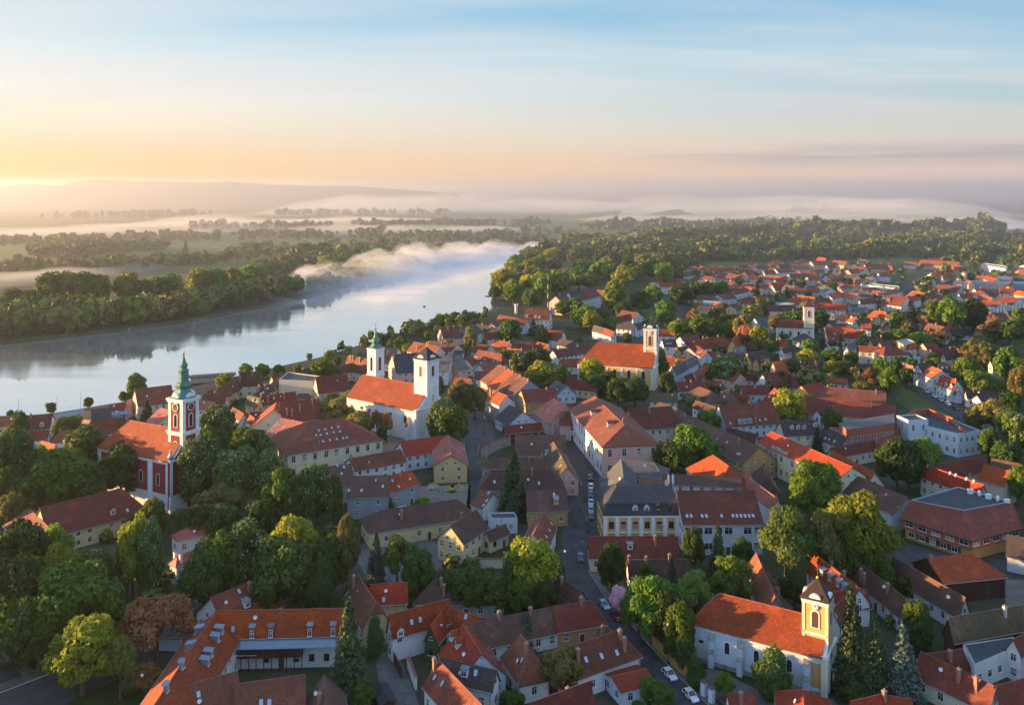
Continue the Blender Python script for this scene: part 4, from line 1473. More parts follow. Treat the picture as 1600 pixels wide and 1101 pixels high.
# the lower town to the right of the street
house('H', 1132, 308, 1254 + 62, 484, 1092, 525, 11, 16, 'gh', 'rust', 'white', 'tall white street house with curved gable and grey orange hipped roof', auto=False, rows=2, ww=1.3, wh=2.6, step=4, sk=[], dm=[(1118, 420), (1254 - 35, 490)], dstyle='gable', walls=('white', 'pink', 'white', 'pink'), ch=[(1254 + 55, 470)])
house('I', 85, 386, 348, 370, 275, 508, 7, 11.4, 'gg', 'redbrown', 'cream', 'cream court house with dark red roof and arched gateway', ch=[(215, 410)])
house('I', 348, 371, 470, 432, 425, 530, 7, 11.2, 'gg', 'brown', 'yellow', 'corner wing of the cream court house', ch=[(455, 470)])
house('I', 470, 432, 888, 617, 765, 715, 6.4, 10.6, 'gg', 'brown', 'ochre', 'long brown roof ending in a plain ochre gable', sk=[(755, 660), (768, 664), (690, 590)], ch=[(762, 610)], dm=[(645, 640)], dstyle='gable')
house('I', 602, 668, 700, 735, 468, 778, 6, 11, 'hh', 'red', 'cream', 'wide smooth red hipped roof in front of the ochre gable', win=None)
house('I', 905, 735, 935, 800, 845, 815, 5, 9, 'hh', 'brown', 'ochre', 'steep brown lean roof below the ochre gable', win=None)
h = house('w', 758, 155, 1462, 152, 1150, 472, 8.4, 14.6, 'gg', 'redbrown', 'bluewhite', 'white school with long window bands and plain dark red roof', auto=False, rows=2, ww=2.1, wh=1.8, step=2.7,
          sk=[(850, 390), (888, 390), (990, 390), (1030, 390), (1170, 390), (1275, 388), (1312, 388), (1350, 388), (1388, 388), (1425, 388), (1462, 388)], cat='school', name='school', gablewin=False)
house('I', 300, 783, 770, 805, 560, 862, 9, 11.4, 'gg', 'brown', 'white', 'brown roof strip with clerestory windows behind the white school')
house('I', 800, 790, 1000, 935, 850, 880, 6, 9.6, 'gg', 'pink', 'bluewhite', 'pink roof strip with blue metal edge beside the white school', win=None)
house('I', 640, 366, 965, 345, 690, 500, 5, 10.4, 'gg', 'redbrown', 'bluewhite', 'dark roofed house with white gable and long zinc dormer', dm=[(770, 470), (800, 468), (830, 465)], sk=[(710, 475), (925, 450), (890, 455)], ch=[(870, 490), (838, 360)])
house('I', 690, 500, 870, 540, 800, 590, 4.5, 8, 'hg', 'brown', 'ochre', ch=[(770, 485), (800, 490), (882, 530)])
house('I', 500, 335, 620, 375, 560, 410, 4, 7, 'gg', 'brown', 'white')
h = house('I', 960, 525, 1254 + 200, 740, 1140, 718, 9, 12.6, 'gg', 'red', 'paleyellow', 'long pale yellow building with white pediment and red roof', auto=False, rows=2, ww=1.1, wh=1.9, step=3, cat='building')
q_ = h.hit(*X('I', 1015, 640))
h.dormer(q_.x, (1 if q_.y > 0 else -1) * (h.hw - 1.0), 'gable', 9.0, .9)
house('I', 1254 + 85, 645, 1254 + 340, 775, 1254 + 310, 806, 6, 10.4, 'gg', 'red', 'cream', 'red roofed wing behind the pediment building', auto=False)
house('u', 150, 615, 590, 600, 450, 790, 6, 10.6, 'gg', 'dark', 'cream', 'dark roof with four arched white dormers', dm=[(290, 690), (365, 690), (440, 690), (575, 660)], dstyle='gable', ch=[(75, 610)])
house('u', 680, 700, 972, 800, 760, 895, 4, 8, 'gg', 'dark', 'cream', 'dark roof with three blue skylights beside the brick block', sk=[(705, 820), (750, 838), (815, 860)])
house('u', 700, 187, 1445, 252, 1100, 378, 4.4, 8.4, 'hg', 'rust', 'white', 'very long red roof with white eave wall', step=4, ch=[(1325, 270)], base=None)
house('u', 460, 312, 1570, 420, 1000, 560, 4.4, 8.6, 'gg', 'redbrown', 'cream', 'very long brown roof in front of the long red one', ch=[(805, 500), (1268, 440)], win=None)
house('J', 70, 625, 350, 575, 200, 668, 4, 7.4, 'gg', 'redbrown', 'cream', 'low dark red roof with blue glass strip in front of the brick block')
house('J', 350, 575, 455, 545, 430, 625, 5, 8, 'gg', 'redbrown', 'brick', sk=[(397, 550)], win=None)
house('J', 218, 790, 540, 926, 470, 1045, 5, 9.4, 'gg', 'brown', 'bluewhite', 'steep brown roof with bluish skylight structure beside the deck building', win=None, gablewin=False)
house('J', 640, 724, 1005, 850, 705, 820, 6, 10, 'gg', 'red', 'cream', 'red roof with cream gable and a line of skylights', sk=[(665, 735), (735, 752), (800, 778), (835, 790), (868, 800), (900, 812), (945, 830)])
house('J', 720, 725, 1015, 672, 880, 800, 6, 11, 'gg', 'redbrown', 'cream', 'red roof behind the line of skylights', win=None)
house('J', 1015, 725, 1170, 768, 1100, 855, 6, 10.4, 'gg', 'red', 'cream', 'red roof at the right behind the deck building', win=None)
house('J', 1060, 690, 1220, 720, 1150, 760, 4, 7, 'gg', 'brown', 'white')
# terraces climbing the right hand street
house('t', 268, 692, 400, 690, 345, 800, 8, 11.6, 'gg', 'dark', 'white', 'tall white gabled house heading the steep street terrace')
house('t', 395, 706, 570, 776, 350, 842, 7, 11, 'gg', 'orange', 'white', 'white terrace house with sunlit orange roof', sk=[(430, 795), (455, 803)])
house('t', 568, 828, 755, 895, 470, 938, 5.6, 10.2, 'gg', 'red', 'white', 'white terrace house with red roof and many skylights', sk=[(500, 915), (560, 940), (605, 965)], dm=[(625, 940), (690, 970)], dstyle='gable', ch=[(580, 870), (745, 920)])
house('t', 740, 990, 770, 1010, 710, 1060, 3.5, 6.5, 'gg', 'brown', 'bluewhite', win=None)
house('t', 860, 1017, 1290, 1025, 910, 1110, 4, 7.6, 'gg', 'dark', 'white', 'white gabled cottage with dark roof and two orange chimneys', ch=[(955, 1030), (1030, 1030)])
house('t', 1000, 1080, 1240, 1075, 1100, 1180, 4, 6.5, 'gg', 'brown', 'white')
house('t', 520, 690, 745, 702, 640, 800, 5, 9, 'gg', 'dark', 'bluewhite', sk=[(570, 742), (625, 745)])
house('t', 1160, 652, 1310, 642, 1215, 716, 7, 10, 'gg', 'dark', 'cream', 'cream house with dark roof next to the bright yellow one', ch=[(1265, 660)])
house('t', 1352, 602, 1555, 645, 1300, 702, 7, 11, 'gg', 'red', 'yellow', 'bright yellow house with red roof', sk=[(1375, 690), (1410, 695)], ch=[(1350, 610)])
house('t', 1560, 690, 1640, 700, 1530, 765, 6, 9.5, 'gg', 'redbrown', 'yellow')
house('t', 562, 268, 895, 262, 760, 345, 3, 7.4, 'gh', 'black', 'bluewhite', 'long white cottage with black thatch like roof', ch=[(597, 270), (660, 285), (790, 262)])
house('t', 428, 507, 745, 492, 490, 580, 5, 8.8, 'gg', 'redbrown', 'cream', 'cream gabled house with dark red roof and chimneys', ch=[(525, 490), (600, 490), (665, 545)])
house('t', 582, 565, 740, 520, 635, 645, 4, 8, 'gg', 'dark', 'cream', ch=[(762, 560)])
house('t', 330, 440, 480, 430, 345, 512, 7, 9.8, 'gg', 'redbrown', 'pink')
block('t', [(0, 420), (90, 470), (240, 435), (130, 390)], 8, 'yellow', 'R_bluegrey', 'yellow flat roofed house with grey blue roof')
house('t', 160, 452, 262, 446, 195, 492, 6, 8.4, 'hh', 'red', 'cream')
block('t', [(30, 690), (110, 630), (300, 610), (210, 720)], 4, 'bluewhite', 'R_zinc', 'low white building with pale metal roof', rows=1)
house('t', 60, 680, 210, 720, 130, 760, 4, 7, 'gg', 'pink', 'cream')
house('t', 0, 130, 190, 165, 60, 190, 5, 8, 'gg', 'brown', 'yellow', ch=[(15, 165)])
block('t', [(0, 500), (100, 540), (250, 545), (160, 500)], 5, 'cream', 'tar', 'low cream flat roofed house')
house('t', 990, 440, 1060, 405, 1010, 450, 5, 8, 'gg', 'brown', 'yellow')
house('s', 1120, 472, 1440, 490, 1270, 552, 7, 9.6, 'gg', 'orange', 'cream', 'long cream two storey house with red hip at its end')
house('s', 1440, 490, 1573, 485, 1500, 592, 7, 10.4, 'hh', 'redbrown', 'cream', 'red hipped end of the long cream house')
house('s', 1080, 407, 960, 470, 1010, 500, 6, 9.6, 'gg', 'grey', 'bluewhite', 'white gabled house with grey metal roof')
block('s', [(900, 510), (960, 530), (1085, 500), (1020, 480)], 6, 'bluewhite', 'tar', 'white cubic house left of the long cream house')
house('s', 697, 242, 885, 245, 790, 420, 4, 9.4, 'gg', 'red', 'white', 'left one of two big red roofs', sk=[(820, 325), (800, 385)])
house('s', 900, 250, 1185, 287, 1050, 385, 4, 9.4, 'gg', 'red', 'white', 'right one of two big red roofs', ch=[(950, 340)])
house('s', 105, 405, 220, 400, 60, 480, 4.4, 8, 'hh', 'red', 'white', 'red hipped house in front of the small cream church', ch=[(110, 410), (148, 405), (245, 450)])
house('s', 166, 502, 265, 480, 215, 540, 3.5, 6.5, 'gg', 'brown', 'white', 'little white gable in front of the small cream church')
house('s', 437, 320, 480, 338, 400, 438, 3.6, 8, 'hh', 'dark', 'white', 'dark tent roofed white house by the small cream church')
house('s', 900, 86, 1090, 120, 1065, 192, 5, 8.6, 'gg', 'orange', 'white', dm=[(1030, 130)])
house('s', 1140, 200, 1265, 206, 1200, 262, 5, 8.4, 'gg', 'orange', 'bluewhite', ch=[(1275, 215)])
house('s', 1460, 88, 1540, 110, 1512, 142, 7, 9.6, 'gg', 'brown', 'cream', 'tall cream gabled house')
house('s', 1256, 392, 1400, 366, 1300, 450, 5, 9, 'gg', 'redbrown', 'yellow', 'yellow gabled house above the long cream house', ch=[(1390, 370)])
house('s', 1365, 415, 1520, 400, 1420, 470, 5, 8.6, 'gg', 'dark', 'yellow')
house('s', 1530, 410, 1620, 400, 1573, 450, 6, 8, 'gg', 'orange', 'yellow')
house('s', 100, 772, 225, 792, 60, 930, 4.2, 8.4, 'gg', 'red', 'pink', 'red roof with one white skylight behind the yellow tree', sk=[(48, 852)])
house('s', 225, 792, 340, 880, 240, 910, 4, 8, 'gh', 'redbrown', 'bluewhite')
house('s', 372, 672, 415, 700, 300, 742, 5, 8, 'gg', 'orange', 'white', 'white house with orange roof beside the pink blossom')
house('s', 420, 712, 600, 717, 520, 800, 4, 7, 'gg', 'redbrown', 'white')
house('s', 560, 828, 975, 880, 740, 905, 3.4, 6, 'gg', 'orange', 'white', 'low bending orange roof', ch=[(870, 850)])
block('s', [(695, 510), (760, 520), (890, 500), (800, 490)], 3.5, 'white', 'tar', 'low white garage with flat roof', rows=1, win=None)
house('s', 475, 527, 405, 530, 520, 575, 4, 7, 'gg', 'orange', 'white')
house('s', 512, 642, 590, 652, 495, 700, 4, 6.5, 'gg', 'dark', 'white', ch=[(512, 625), (568, 630)])
house('s', 860, 190, 1010, 215, 940, 240, 4, 8, 'gg', 'redbrown', 'cream')
house('s', 1080, 160, 1250, 130, 1180, 200, 4, 8, 'gg', 'dark', 'bluewhite')
house('s', 1350, 90, 1420, 80, 1390, 140, 5, 8, 'gg', 'orange', 'cream')
house('s', 640, 165, 740, 180, 690, 225, 4, 8, 'gg', 'dark', 'white', sk=[(700, 205)])
block('s', [(700, 75), (820, 80), (840, 70), (730, 62)], 5, 'stone', 'tar', 'grey brown flat roofed hall', rows=1)
house('s', 990, 10, 1180, 15, 1080, 45, 5, 7, 'gg', 'bluegrey', 'yellow')
# behind the yellow church
house('r', 490, 202, 690, 172, 650, 322, 6, 11, 'gg', 'redbrown', 'white', 'white gabled house with steep dark red roof right of the big yellow church')
house('r', 272, 240, 430, 236, 380, 328, 7, 10.6, 'gg', 'dark', 'white', sk=[(330, 290), (355, 288), (380, 286)], ch=[(450, 215)])
house('r', 455, 332, 580, 322, 515, 376, 7, 8, 'gg', 'black', 'orange')
house('r', 600, 335, 690, 312, 640, 350, 7, 9.6, 'gg', 'redbrown', 'pink')
house('r', 690, 312, 825, 390, 750, 462, 6.5, 10, 'gg', 'redbrown', 'bluewhite', sk=[(715, 400), (735, 392), (755, 384)], ch=[(712, 300)])
house('r', 400, 577, 560, 492, 480, 662, 5, 9, 'gg', 'grey', 'bluewhite', 'grey roofed white house beside the big yellow church')
house('r', 570, 490, 690, 430, 635, 562, 5.5, 9.6, 'gg', 'grey', 'bluewhite', sk=[(625, 515), (680, 485)])
house('r', 350, 462, 560, 482, 440, 522, 4, 7.5, 'gg', 'red', 'white', ch=[(450, 540)])
house('r', 780, 560, 662, 640, 740, 718, 4, 8, 'gg', 'pink', 'bluewhite')
house('r', 780, 550, 915, 548, 850, 610, 4, 8, 'gg', 'red', 'white')
house('r', 545, 690, 640, 648, 700, 722, 4, 8, 'gg', 'redbrown', 'white')
house('r', 430, 762, 760, 742, 600, 872, 4, 8, 'gh', 'redbrown', 'white', sk=[(573, 820)], ch=[(628, 800), (345, 880)])
house('r', 790, 732, 1000, 752, 950, 850, 4, 7.6, 'gh', 'redbrown', 'bluewhite', 'white walled house with dark red hipped roof under the blossoming chestnut', sk=[(1010, 800)], ch=[(765, 760)])
house('r', 722, 817, 900, 882, 670, 955, 4, 8, 'hh', 'brown', 'stone')
house('r', 1000, 872, 1130, 902, 900, 985, 4, 8, 'hh', 'brown', 'stone', ch=[(1080, 880)])
house('r', 1250, 802, 1573, 800, 1330, 890, 4, 8, 'gg', 'redbrown', 'bluewhite', 'red roofed house with white gable and two little windows', ch=[(1405, 830)])
house('r', 1150, 892, 1340, 932, 1250, 990, 4, 7.4, 'gg', 'red', 'white')
house('r', 1232, 646, 1390, 656, 1310, 738, 3.6, 7, 'gg', 'redbrown', 'white')
house('r', 1065, 398, 1290, 402, 1180, 462, 4, 8, 'gg', 'brown', 'white')
house('r', 1300, 412, 1530, 430, 1420, 490, 4, 8, 'gg', 'brown', 'white', 'long white wall with brown roof and bright edge')
house('r', 1176, 324, 1290, 326, 1210, 367, 4, 7, 'gg', 'grey', 'white')
house('r', 1310, 192, 1560, 212, 1440, 252, 5, 8, 'gg', 'brown', 'orange', 'orange walled house with brown roof before the small cream church')
house('r', 830, 272, 1050, 282, 950, 332, 3.4, 5.6, 'gg', 'redbrown', 'wood')
house('r', 130, 882, 455, 896, 300, 1012, 5, 9, 'gg', 'moss', 'bluewhite', 'old brown roof with white right gable below the big yellow church', ch=[(340, 890)])
house('r', 240, 1010, 370, 1050, 300, 1080, 5, 8, 'hh', 'brown', 'stone')
house('r', 820, 380, 960, 400, 900, 450, 4, 8, 'gg', 'redbrown', 'cream')
house('r', 255, 110, 330, 112, 300, 170, 4, 8, 'hh', 'red', 'white')
house('r', 330, 125, 430, 150, 380, 190, 4, 7, 'gg', 'redbrown', 'cream')
# the far town
house('L', 655, 416, 1030, 432, 850, 446, 7, 11, 'gg', 'red', 'bluewhite', 'long white row with red roof at the wood edge')
for q in ((800, 456, 970, 482, 860, 512, 6, 10, 'rust', 'pink'), (1010, 476, 1250, 490, 1100, 508, 6, 9, 'orange', 'white'), (330, 536, 530, 530, 430, 566, 7, 10.5, 'red', 'white'),
          (262, 502, 350, 502, 300, 530, 5, 9, 'redbrown', 'white'), (670, 667, 800, 676, 740, 700, 6, 8, 'bluegrey', 'cream'), (640, 700, 740, 720, 690, 745, 5, 8, 'pink', 'pink'),
          (1060, 700, 1350, 702, 1200, 748, 5, 9, 'brown', 'cream'), (1180, 676, 1340, 688, 1260, 705, 5, 7, 'zinc', 'white'), (882, 592, 990, 570, 940, 612, 5, 9, 'redbrown', 'white'),
          (772, 622, 870, 610, 830, 660, 5, 9, 'rust', 'bluewhite'), (930, 657, 1070, 650, 1000, 690, 5, 9, 'redbrown', 'white'), (1330, 400, 1450, 402, 1390, 432, 6, 10, 'rust', 'pink'),
          (1470, 372, 1560, 370, 1510, 402, 6, 10, 'rust', 'pink'), (1110, 440, 1195, 438, 1150, 470, 6, 10, 'redbrown', 'white'), (1200, 430, 1320, 425, 1260, 460, 6, 10, 'redbrown', 'white'),
          (1440, 490, 1530, 485, 1480, 516, 6, 9, 'rust', 'pink'), (1050, 800, 1170, 792, 1130, 860, 5, 9, 'grey', 'bluewhite'), (700, 790, 815, 800, 750, 818, 5, 7, 'orange', 'orange'),
          (1370, 630, 1500, 642, 1430, 668, 6, 8, 'orange', 'pink'), (1440, 702, 1530, 706, 1490, 732, 5, 8, 'red', 'white'), (1180, 550, 1300, 546, 1240, 590, 5, 9, 'redbrown', 'cream'),
          (1310, 576, 1430, 580, 1370, 612, 5, 9, 'redbrown', 'white'), (1440, 572, 1530, 576, 1480, 602, 5, 9, 'rust', 'cream'), (1340, 526, 1430, 520, 1390, 552, 5, 9, 'redbrown', 'white'),
          (1300, 470, 1420, 465, 1350, 500, 5, 9, 'brown', 'lemon'), (1040, 540, 1150, 545, 1090, 580, 5, 9, 'redbrown', 'white'), (640, 480, 740, 490, 690, 515, 5, 8, 'redbrown', 'white'),
          (980, 560, 1060, 575, 1020, 600, 5, 9, 'redbrown', 'white'), (1400, 740, 1500, 745, 1440, 775, 5, 9, 'redbrown', 'white'), (0, 790, 120, 770, 60, 820, 5, 9, 'redbrown', 'cream'),
          (60, 740, 180, 760, 110, 800, 5, 9, 'rust', 'white'), (30, 830, 140, 840, 80, 870, 5, 9, 'dark', 'white'), (150, 840, 210, 830, 180, 870, 5, 9, 'dark', 'bluewhite')):
    house('L', *q[:8], 'gg', q[8], q[9])
for q in ((340, 396, 505, 394, 420, 432, 6, 11, 'redbrown', 'pink'), (265, 412, 350, 420, 310, 450, 6, 10, 'redbrown', 'cream'), (110, 366, 210, 376, 160, 405, 6, 10, 'rust', 'pink'),
          (0, 372, 60, 370, 30, 398, 6, 10, 'rust', 'cream'), (55, 402, 110, 400, 80, 428, 6, 10, 'redbrown', 'white'), (80, 502, 190, 490, 150, 525, 5, 9, 'redbrown', 'white'),
          (60, 622, 150, 600, 130, 652, 6, 9, 'orange', 'white'), (150, 602, 290, 620, 220, 652, 5, 9, 'orange', 'cream'), (160, 540, 270, 552, 220, 576, 5, 8, 'rust', 'pink'),
          (0, 686, 195, 696, 100, 738, 6, 10, 'red', 'white'), (760, 362, 1050, 380, 900, 412, 5, 8, 'rust', 'pink'), (820, 350, 900, 352, 860, 370, 5, 8, 'redbrown', 'white'),
          (890, 546, 1060, 566, 960, 600, 5, 8, 'rust', 'pink'), (1350, 576, 1460, 580, 1400, 612, 5, 8, 'red', 'white'), (1380, 632, 1500, 650, 1440, 700, 5, 9, 'redbrown', 'white'),
          (1230, 662, 1370, 680, 1300, 710, 5, 8, 'redbrown', 'white'), (580, 655, 700, 670, 620, 695, 5, 9, 'brown', 'yellow'), (470, 650, 575, 660, 520, 690, 5, 9, 'rust', 'pink'),
          (220, 706, 350, 720, 290, 752, 5, 8, 'grey', 'yellow'), (300, 660, 420, 650, 360, 690, 5, 9, 'redbrown', 'white'), (780, 485, 850, 500, 810, 525, 5, 9, 'redbrown', 'white'),
          (640, 375, 740, 385, 690, 405, 5, 8, 'redbrown', 'white'), (540, 628, 660, 640, 600, 650, 5, 8, 'redbrown', 'bluewhite'), (1120, 580, 1230, 600, 1170, 625, 5, 8, 'redbrown', 'white'),
          (1480, 640, 1560, 650, 1520, 690, 5, 8, 'bluegrey', 'white'), (200, 470, 290, 480, 250, 505, 5, 8, 'dark', 'white'), (350, 490, 420, 495, 380, 520, 5, 8, 'grey', 'white'),
          (400, 590, 480, 600, 440, 620, 5, 8, 'redbrown', 'cream'), (0, 560, 90, 575, 40, 600, 5, 8, 'grey', 'bluewhite'), (1180, 480, 1280, 490, 1230, 510, 5, 8, 'rust', 'white')):
    house('M', *q[:8], 'gg', q[8], q[9])
block('M', [(310, 548), (590, 580), (600, 565), (330, 538)], 6, 'white', 'tar', 'long low white hall with dark bays', rows=1, ww=2, wh=2)
block('M', [(1210, 402), (1395, 430), (1410, 415), (1230, 390)], 7, 'white', 'R_bluegrey', 'long white hall with blue roof near the wood', rows=1)
block('M', [(1000, 535), (1560, 545), (1560, 530), (1010, 520)], 6, 'greyblue', 'R_bluegrey', 'very long flat station roof', rows=1, win=None)
block('M', [(1280, 510), (1440, 520), (1450, 495), (1290, 490)], 7, 'orange', 'R_bluegrey', 'flat hall with teal roof at the right edge', rows=1)
block('M', [(1450, 400), (1580, 410), (1580, 395), (1460, 388)], 7, 'white', 'R_bluegrey', 'white hall cut by the right edge', rows=1)
block('M', [(1000, 570), (1060, 572), (1066, 556), (1010, 552)], 8, 'yellow', 'tar', 'small yellow cube with flat roof', rows=1)

# small houses of the far town, set down wherever no house stands yet
rh = random.Random(19)
FAR = [(1060, 415), (1290, 402), (1600, 420), (1600, 500), (1440, 520), (1300, 500), (1180, 500), (1075, 470)]
FAR2 = [(1010, 540), (1180, 520), (1290, 560), (1300, 640), (1100, 640)]
WOODEN = [(d['px'][0], d['px'][1]) for d in THINGS]
made = 0
for poly, want in ((FAR, 115), (FAR2, 16)):
    got = 0
    for tries in range(1500):
        if got >= want:
            break
        xs, ys = [p[0] for p in poly], [p[1] for p in poly]
        x, y = rh.uniform(min(xs), max(xs)), rh.uniform(min(ys), max(ys))
        r_ = False
        for i in range(len(poly)):
            (xa, ya), (xb, yb_) = poly[i], poly[(i + 1) % len(poly)]
            if (ya > y) != (yb_ > y) and x < (xb - xa) * (y - ya) / (yb_ - ya) + xa:
                r_ = not r_
        s_ = (y - HOR) / 100
        if not r_ or any(abs(x - q[0]) < 9.5 * s_ and abs(y - q[1]) < 4.8 * s_ for q in WOODEN) or abs(x - 1425) < 30 and y < 455:
            continue
        L_ = rh.uniform(8, 14) * s_ / 2
        tl = rh.uniform(-.28, .28)
        if rh.random() < .3:
            L_, tl = L_ * .45, rh.choice((-1.0, 1.0))
        house('0', x - L_, y - L_ * tl, x + L_, y + L_ * tl, x + (3 if tl > .5 else -3 if tl < -.5 else 0) * s_, y + 5.2 * s_, rh.choice((3.4, 4.5, 6)), rh.choice((7.5, 8.5, 10)), rh.choice(('gg', 'gg', 'hh')),
              rh.choice(('red', 'red', 'redbrown', 'redbrown', 'rust', 'orange', 'brown', 'dark')), rh.choice(('white', 'white', 'cream', 'pink', 'lemon', 'bluewhite', 'yellow')), maxw=11, ch=[(x, y)] if rh.random() < .6 else [])
        WOODEN.append((x, y + 4 * s_))
        got += 1
# ---------------------------------------------------------------- churches and other special buildings
HELM = lambda w, hgt: [(w * .5 + .55, 0), (w * .5 + .62, .12), (w * .5 + .2, .35), (w * .40, hgt * .28), (w * .27, hgt * .5), (w * .15, hgt * .7), (w * .06, hgt * .88), (.12, hgt)]


def church_windows(h, side, n, z, w, hh, style='arch', x0=None, x1=None):
    y = -h.iy if side == '-' else h.iy
    a = h.wA + 1 if x0 is None else x0
    b = h.wB - 1 if x1 is None else x1
    for i in range(n):
        window(h.root, a + (b - a) * (i + .5) / n, y, z, 0 if side == '-' else math.pi, w, hh, style)


def strips(h, side, n, z1, w=.7, mat='trim', x0=None, x1=None, panel=None, pz=(2, 6)):
    """flat pilaster strips (and coloured panels between them) on a long wall, with a cornice"""
    s = -1 if side == '-' else 1
    y = s * h.iy
    a, b = h.wA + .4 if x0 is None else x0, h.wB - .4 if x1 is None else x1
    mb = MB()
    for i in range(n + 1):
        x = a + (b - a) * i / n
        mb.box(x - w / 2, x + w / 2, min(y, y + s * .14), max(y, y + s * .14), 0, z1, 0)
    mb.box(h.wA - .1, h.wB + .1, min(y, y + s * .3), max(y, y + s * .3), z1 - .1, z1 + .45, 0)
    mb.box(h.wA - .05, h.wB + .05, min(y, y + s * .1), max(y, y + s * .1), 0, .9, 0)
    mb.build('pilasters', [MATS[mat]], h.root)
    if panel:
        mb = MB()
        for i in range(n):
            x0_, x1_ = a + (b - a) * i / n + w * .9, a + (b - a) * (i + 1) / n - w * .9
            mb.box(x0_, x1_, min(y, y + s * .05), max(y, y + s * .05), pz[0], pz[1], 0)
        mb.build('wall_panels', [MATS['W_' + panel]], h.root)


def facade(h, end, zt, mat, curve=True, th=.7, base=0.0, extra=.5, trimmat='trim'):
    """front wall that rises past the roof with swept shoulders"""
    x = (h.xB if end == 'B' else h.xA)
    s = 1 if end == 'B' else -1
    w = h.iy + extra
    pts = [(-w, base), (w, base), (w, h.he + .5)]
    n = 9
    for i in range(1, n):
        f = i / n
        pts.append((w - (w - 1.6) * f, h.he + .5 + (zt - h.he - .5) * (f ** 2.1 if curve else f)))
    pts += [(1.6, zt), (-1.6, zt)]
    for i in range(n - 1, 0, -1):
        f = i / n
        pts.append((-(w - (w - 1.6) * f), h.he + .5 + (zt - h.he - .5) * (f ** 2.1 if curve else f)))
    pts.append((-w, h.he + .5))
    mb = MB()
    xa, xb = x - s * .35, x + s * th
    m = len(pts)
    fr = [(xb, y, z) for y, z in pts]
    bk = [(xa, y, z) for y, z in pts]
    mb.face(fr if s > 0 else fr[::-1], 0)
    mb.face(bk[::-1] if s > 0 else bk, 0)
    for i in range(m):
        j = (i + 1) % m
        q = [bk[i], bk[j], fr[j], fr[i]]
        mb.face(q, 1 if pts[i][1] > h.he and pts[j][1] > h.he else 0)
    mb.box(min(x, x + s * (th + .35)), max(x, x + s * (th + .35)), -w - .2, w + .2, h.he - .1, h.he + .5, 1)
    for yy in (-w + .5, w - .5, -w * .38, w * .38):
        mb.box(min(x, x + s * (th + .2)), max(x, x + s * (th + .2)), yy - .45, yy + .45, base, h.he - .1, 1)
    return mb.build('facade', [MATS['W_' + mat], MATS[trimmat]], h.root), x + s * th


# red church with the green copper helm
h = house('0', 202.9, 656.1, 293, 672.3, 246, 718.5, 16, 24, 'hg', 'orange', 'white', 'dark red and white baroque church with tall green copper spire', 'church', 'church', win=None, gutter=False)
RED = h
strips(h, '-' if h.cam.y < 0 else '+', 4, 15.6, 1.3, panel='churchred', pz=(5.6, 14.9))
church_windows(h, '-' if h.cam.y < 0 else '+', 4, 8.0, 1.3, 3.6)
fo, fx = facade(h, 'B', 23.5, 'churchred')
fb = MB()
fb.box(fx - .5, fx + .12, -h.iy - .55, h.iy + .55, 0, 5.4, 0)
fb.build('plinth', [MATS['trim']], h.root)
arch_opening(h.root, fx, 0, 8, math.pi / 2, 1.5, 3.6, 'trim', 'glass', 'window')
arch_opening(h.root, fx, 0, 0.1, math.pi / 2, 2.2, 4.2, 'trim', 'door', 'portal')
for s in (-1, 1):
    u = MB()
    u.lathe([(.3, 0), (.75, .5), (.9, 1.1), (.5, 1.8), (.25, 2.3), (.35, 2.8), (.05, 3.6)], 10)
    o = u.build('urn', [MATS['zinc']], h.root)
    o.location = (fx - .5, s * (h.iy - .1), h.he + .5)
tw = 6.3
GREEN = [(4.0, 0), (4.1, .15), (3.3, .7), (2.5, 1.4), (2.0, 2.3), (1.95, 2.7), (2.6, 3.2), (2.75, 3.9), (2.3, 4.6), (1.75, 5.0), (1.6, 5.3), (1.6, 8.0), (1.75, 8.3), (1.2, 8.9), (.95, 9.3), (1.3, 9.7), (1.35, 10.1),
         (.95, 10.7), (.6, 11.6), (.35, 12.6), (.2, 13.6)]
tb = tower(h, fx - tw / 2 + .35, 0, tw, 15.0, 34.6, 'churchred', 'trim', 'copper', GREEN, bands=((23.6, .55, .7), (33.9, .6, .7)), belfry=(25.6, 1.25, 4.0), clocks=(31.9, 1.15), arcs=True, nroof=8, crossh=3.2,
           small=((18.2, 1.0, 2.8),), pil=1.25, pane='glass', face='clockface')
# white church on the hill
h = house('p', 530, 748, 1360, 898, 560, 1075, 12, 20, 'gg', 'orange', 'white', 'white hill church with square clock less tower and orange roof', 'church', 'church', win=None, gutter=False)
WHITE = h
sd = '-' if h.cam.y < 0 else '+'
church_windows(h, sd, 4, 6.5, 1.3, 2.8, 'wood', h.wA + 5)
ss = -1 if sd == '-' else 1
for i in range(4):
    bt = MB()
    x = h.wA + 3 + (h.wB - h.wA - 6) * i / 3
    y0, y1 = ss * h.iy, ss * (h.iy + 1.8)
    bt.prism([(x - .6, y0), (x + .6, y0), (x + .6, y1), (x - .6, y1)], 0, 5.5, 0)
    bt.face([(x - .7, y0, 9.2), (x + .7, y0, 9.2), (x + .7, ss * (h.iy + 1.95), 5.5), (x - .7, ss * (h.iy + 1.95), 5.5)], 1)
    for q in (-.6, .6):
        bt.face([(x + q, y0, 5.5), (x + q, y1, 5.5), (x + q, y0, 9.1)], 0)
    bt.build('buttress', [MATS['W_white'], MATS['RC_rust']], h.root)
fo, fx = facade(h, 'B', 19.5, 'white', trimmat='trim')
arch_opening(h.root, fx, -2.6, 7.6, math.pi / 2, 1.0, 2.2, 'trim', 'glass', 'window')
arch_opening(h.root, fx, 0, .1, math.pi / 2, 1.8, 3.4, 'trim', 'door', 'portal')
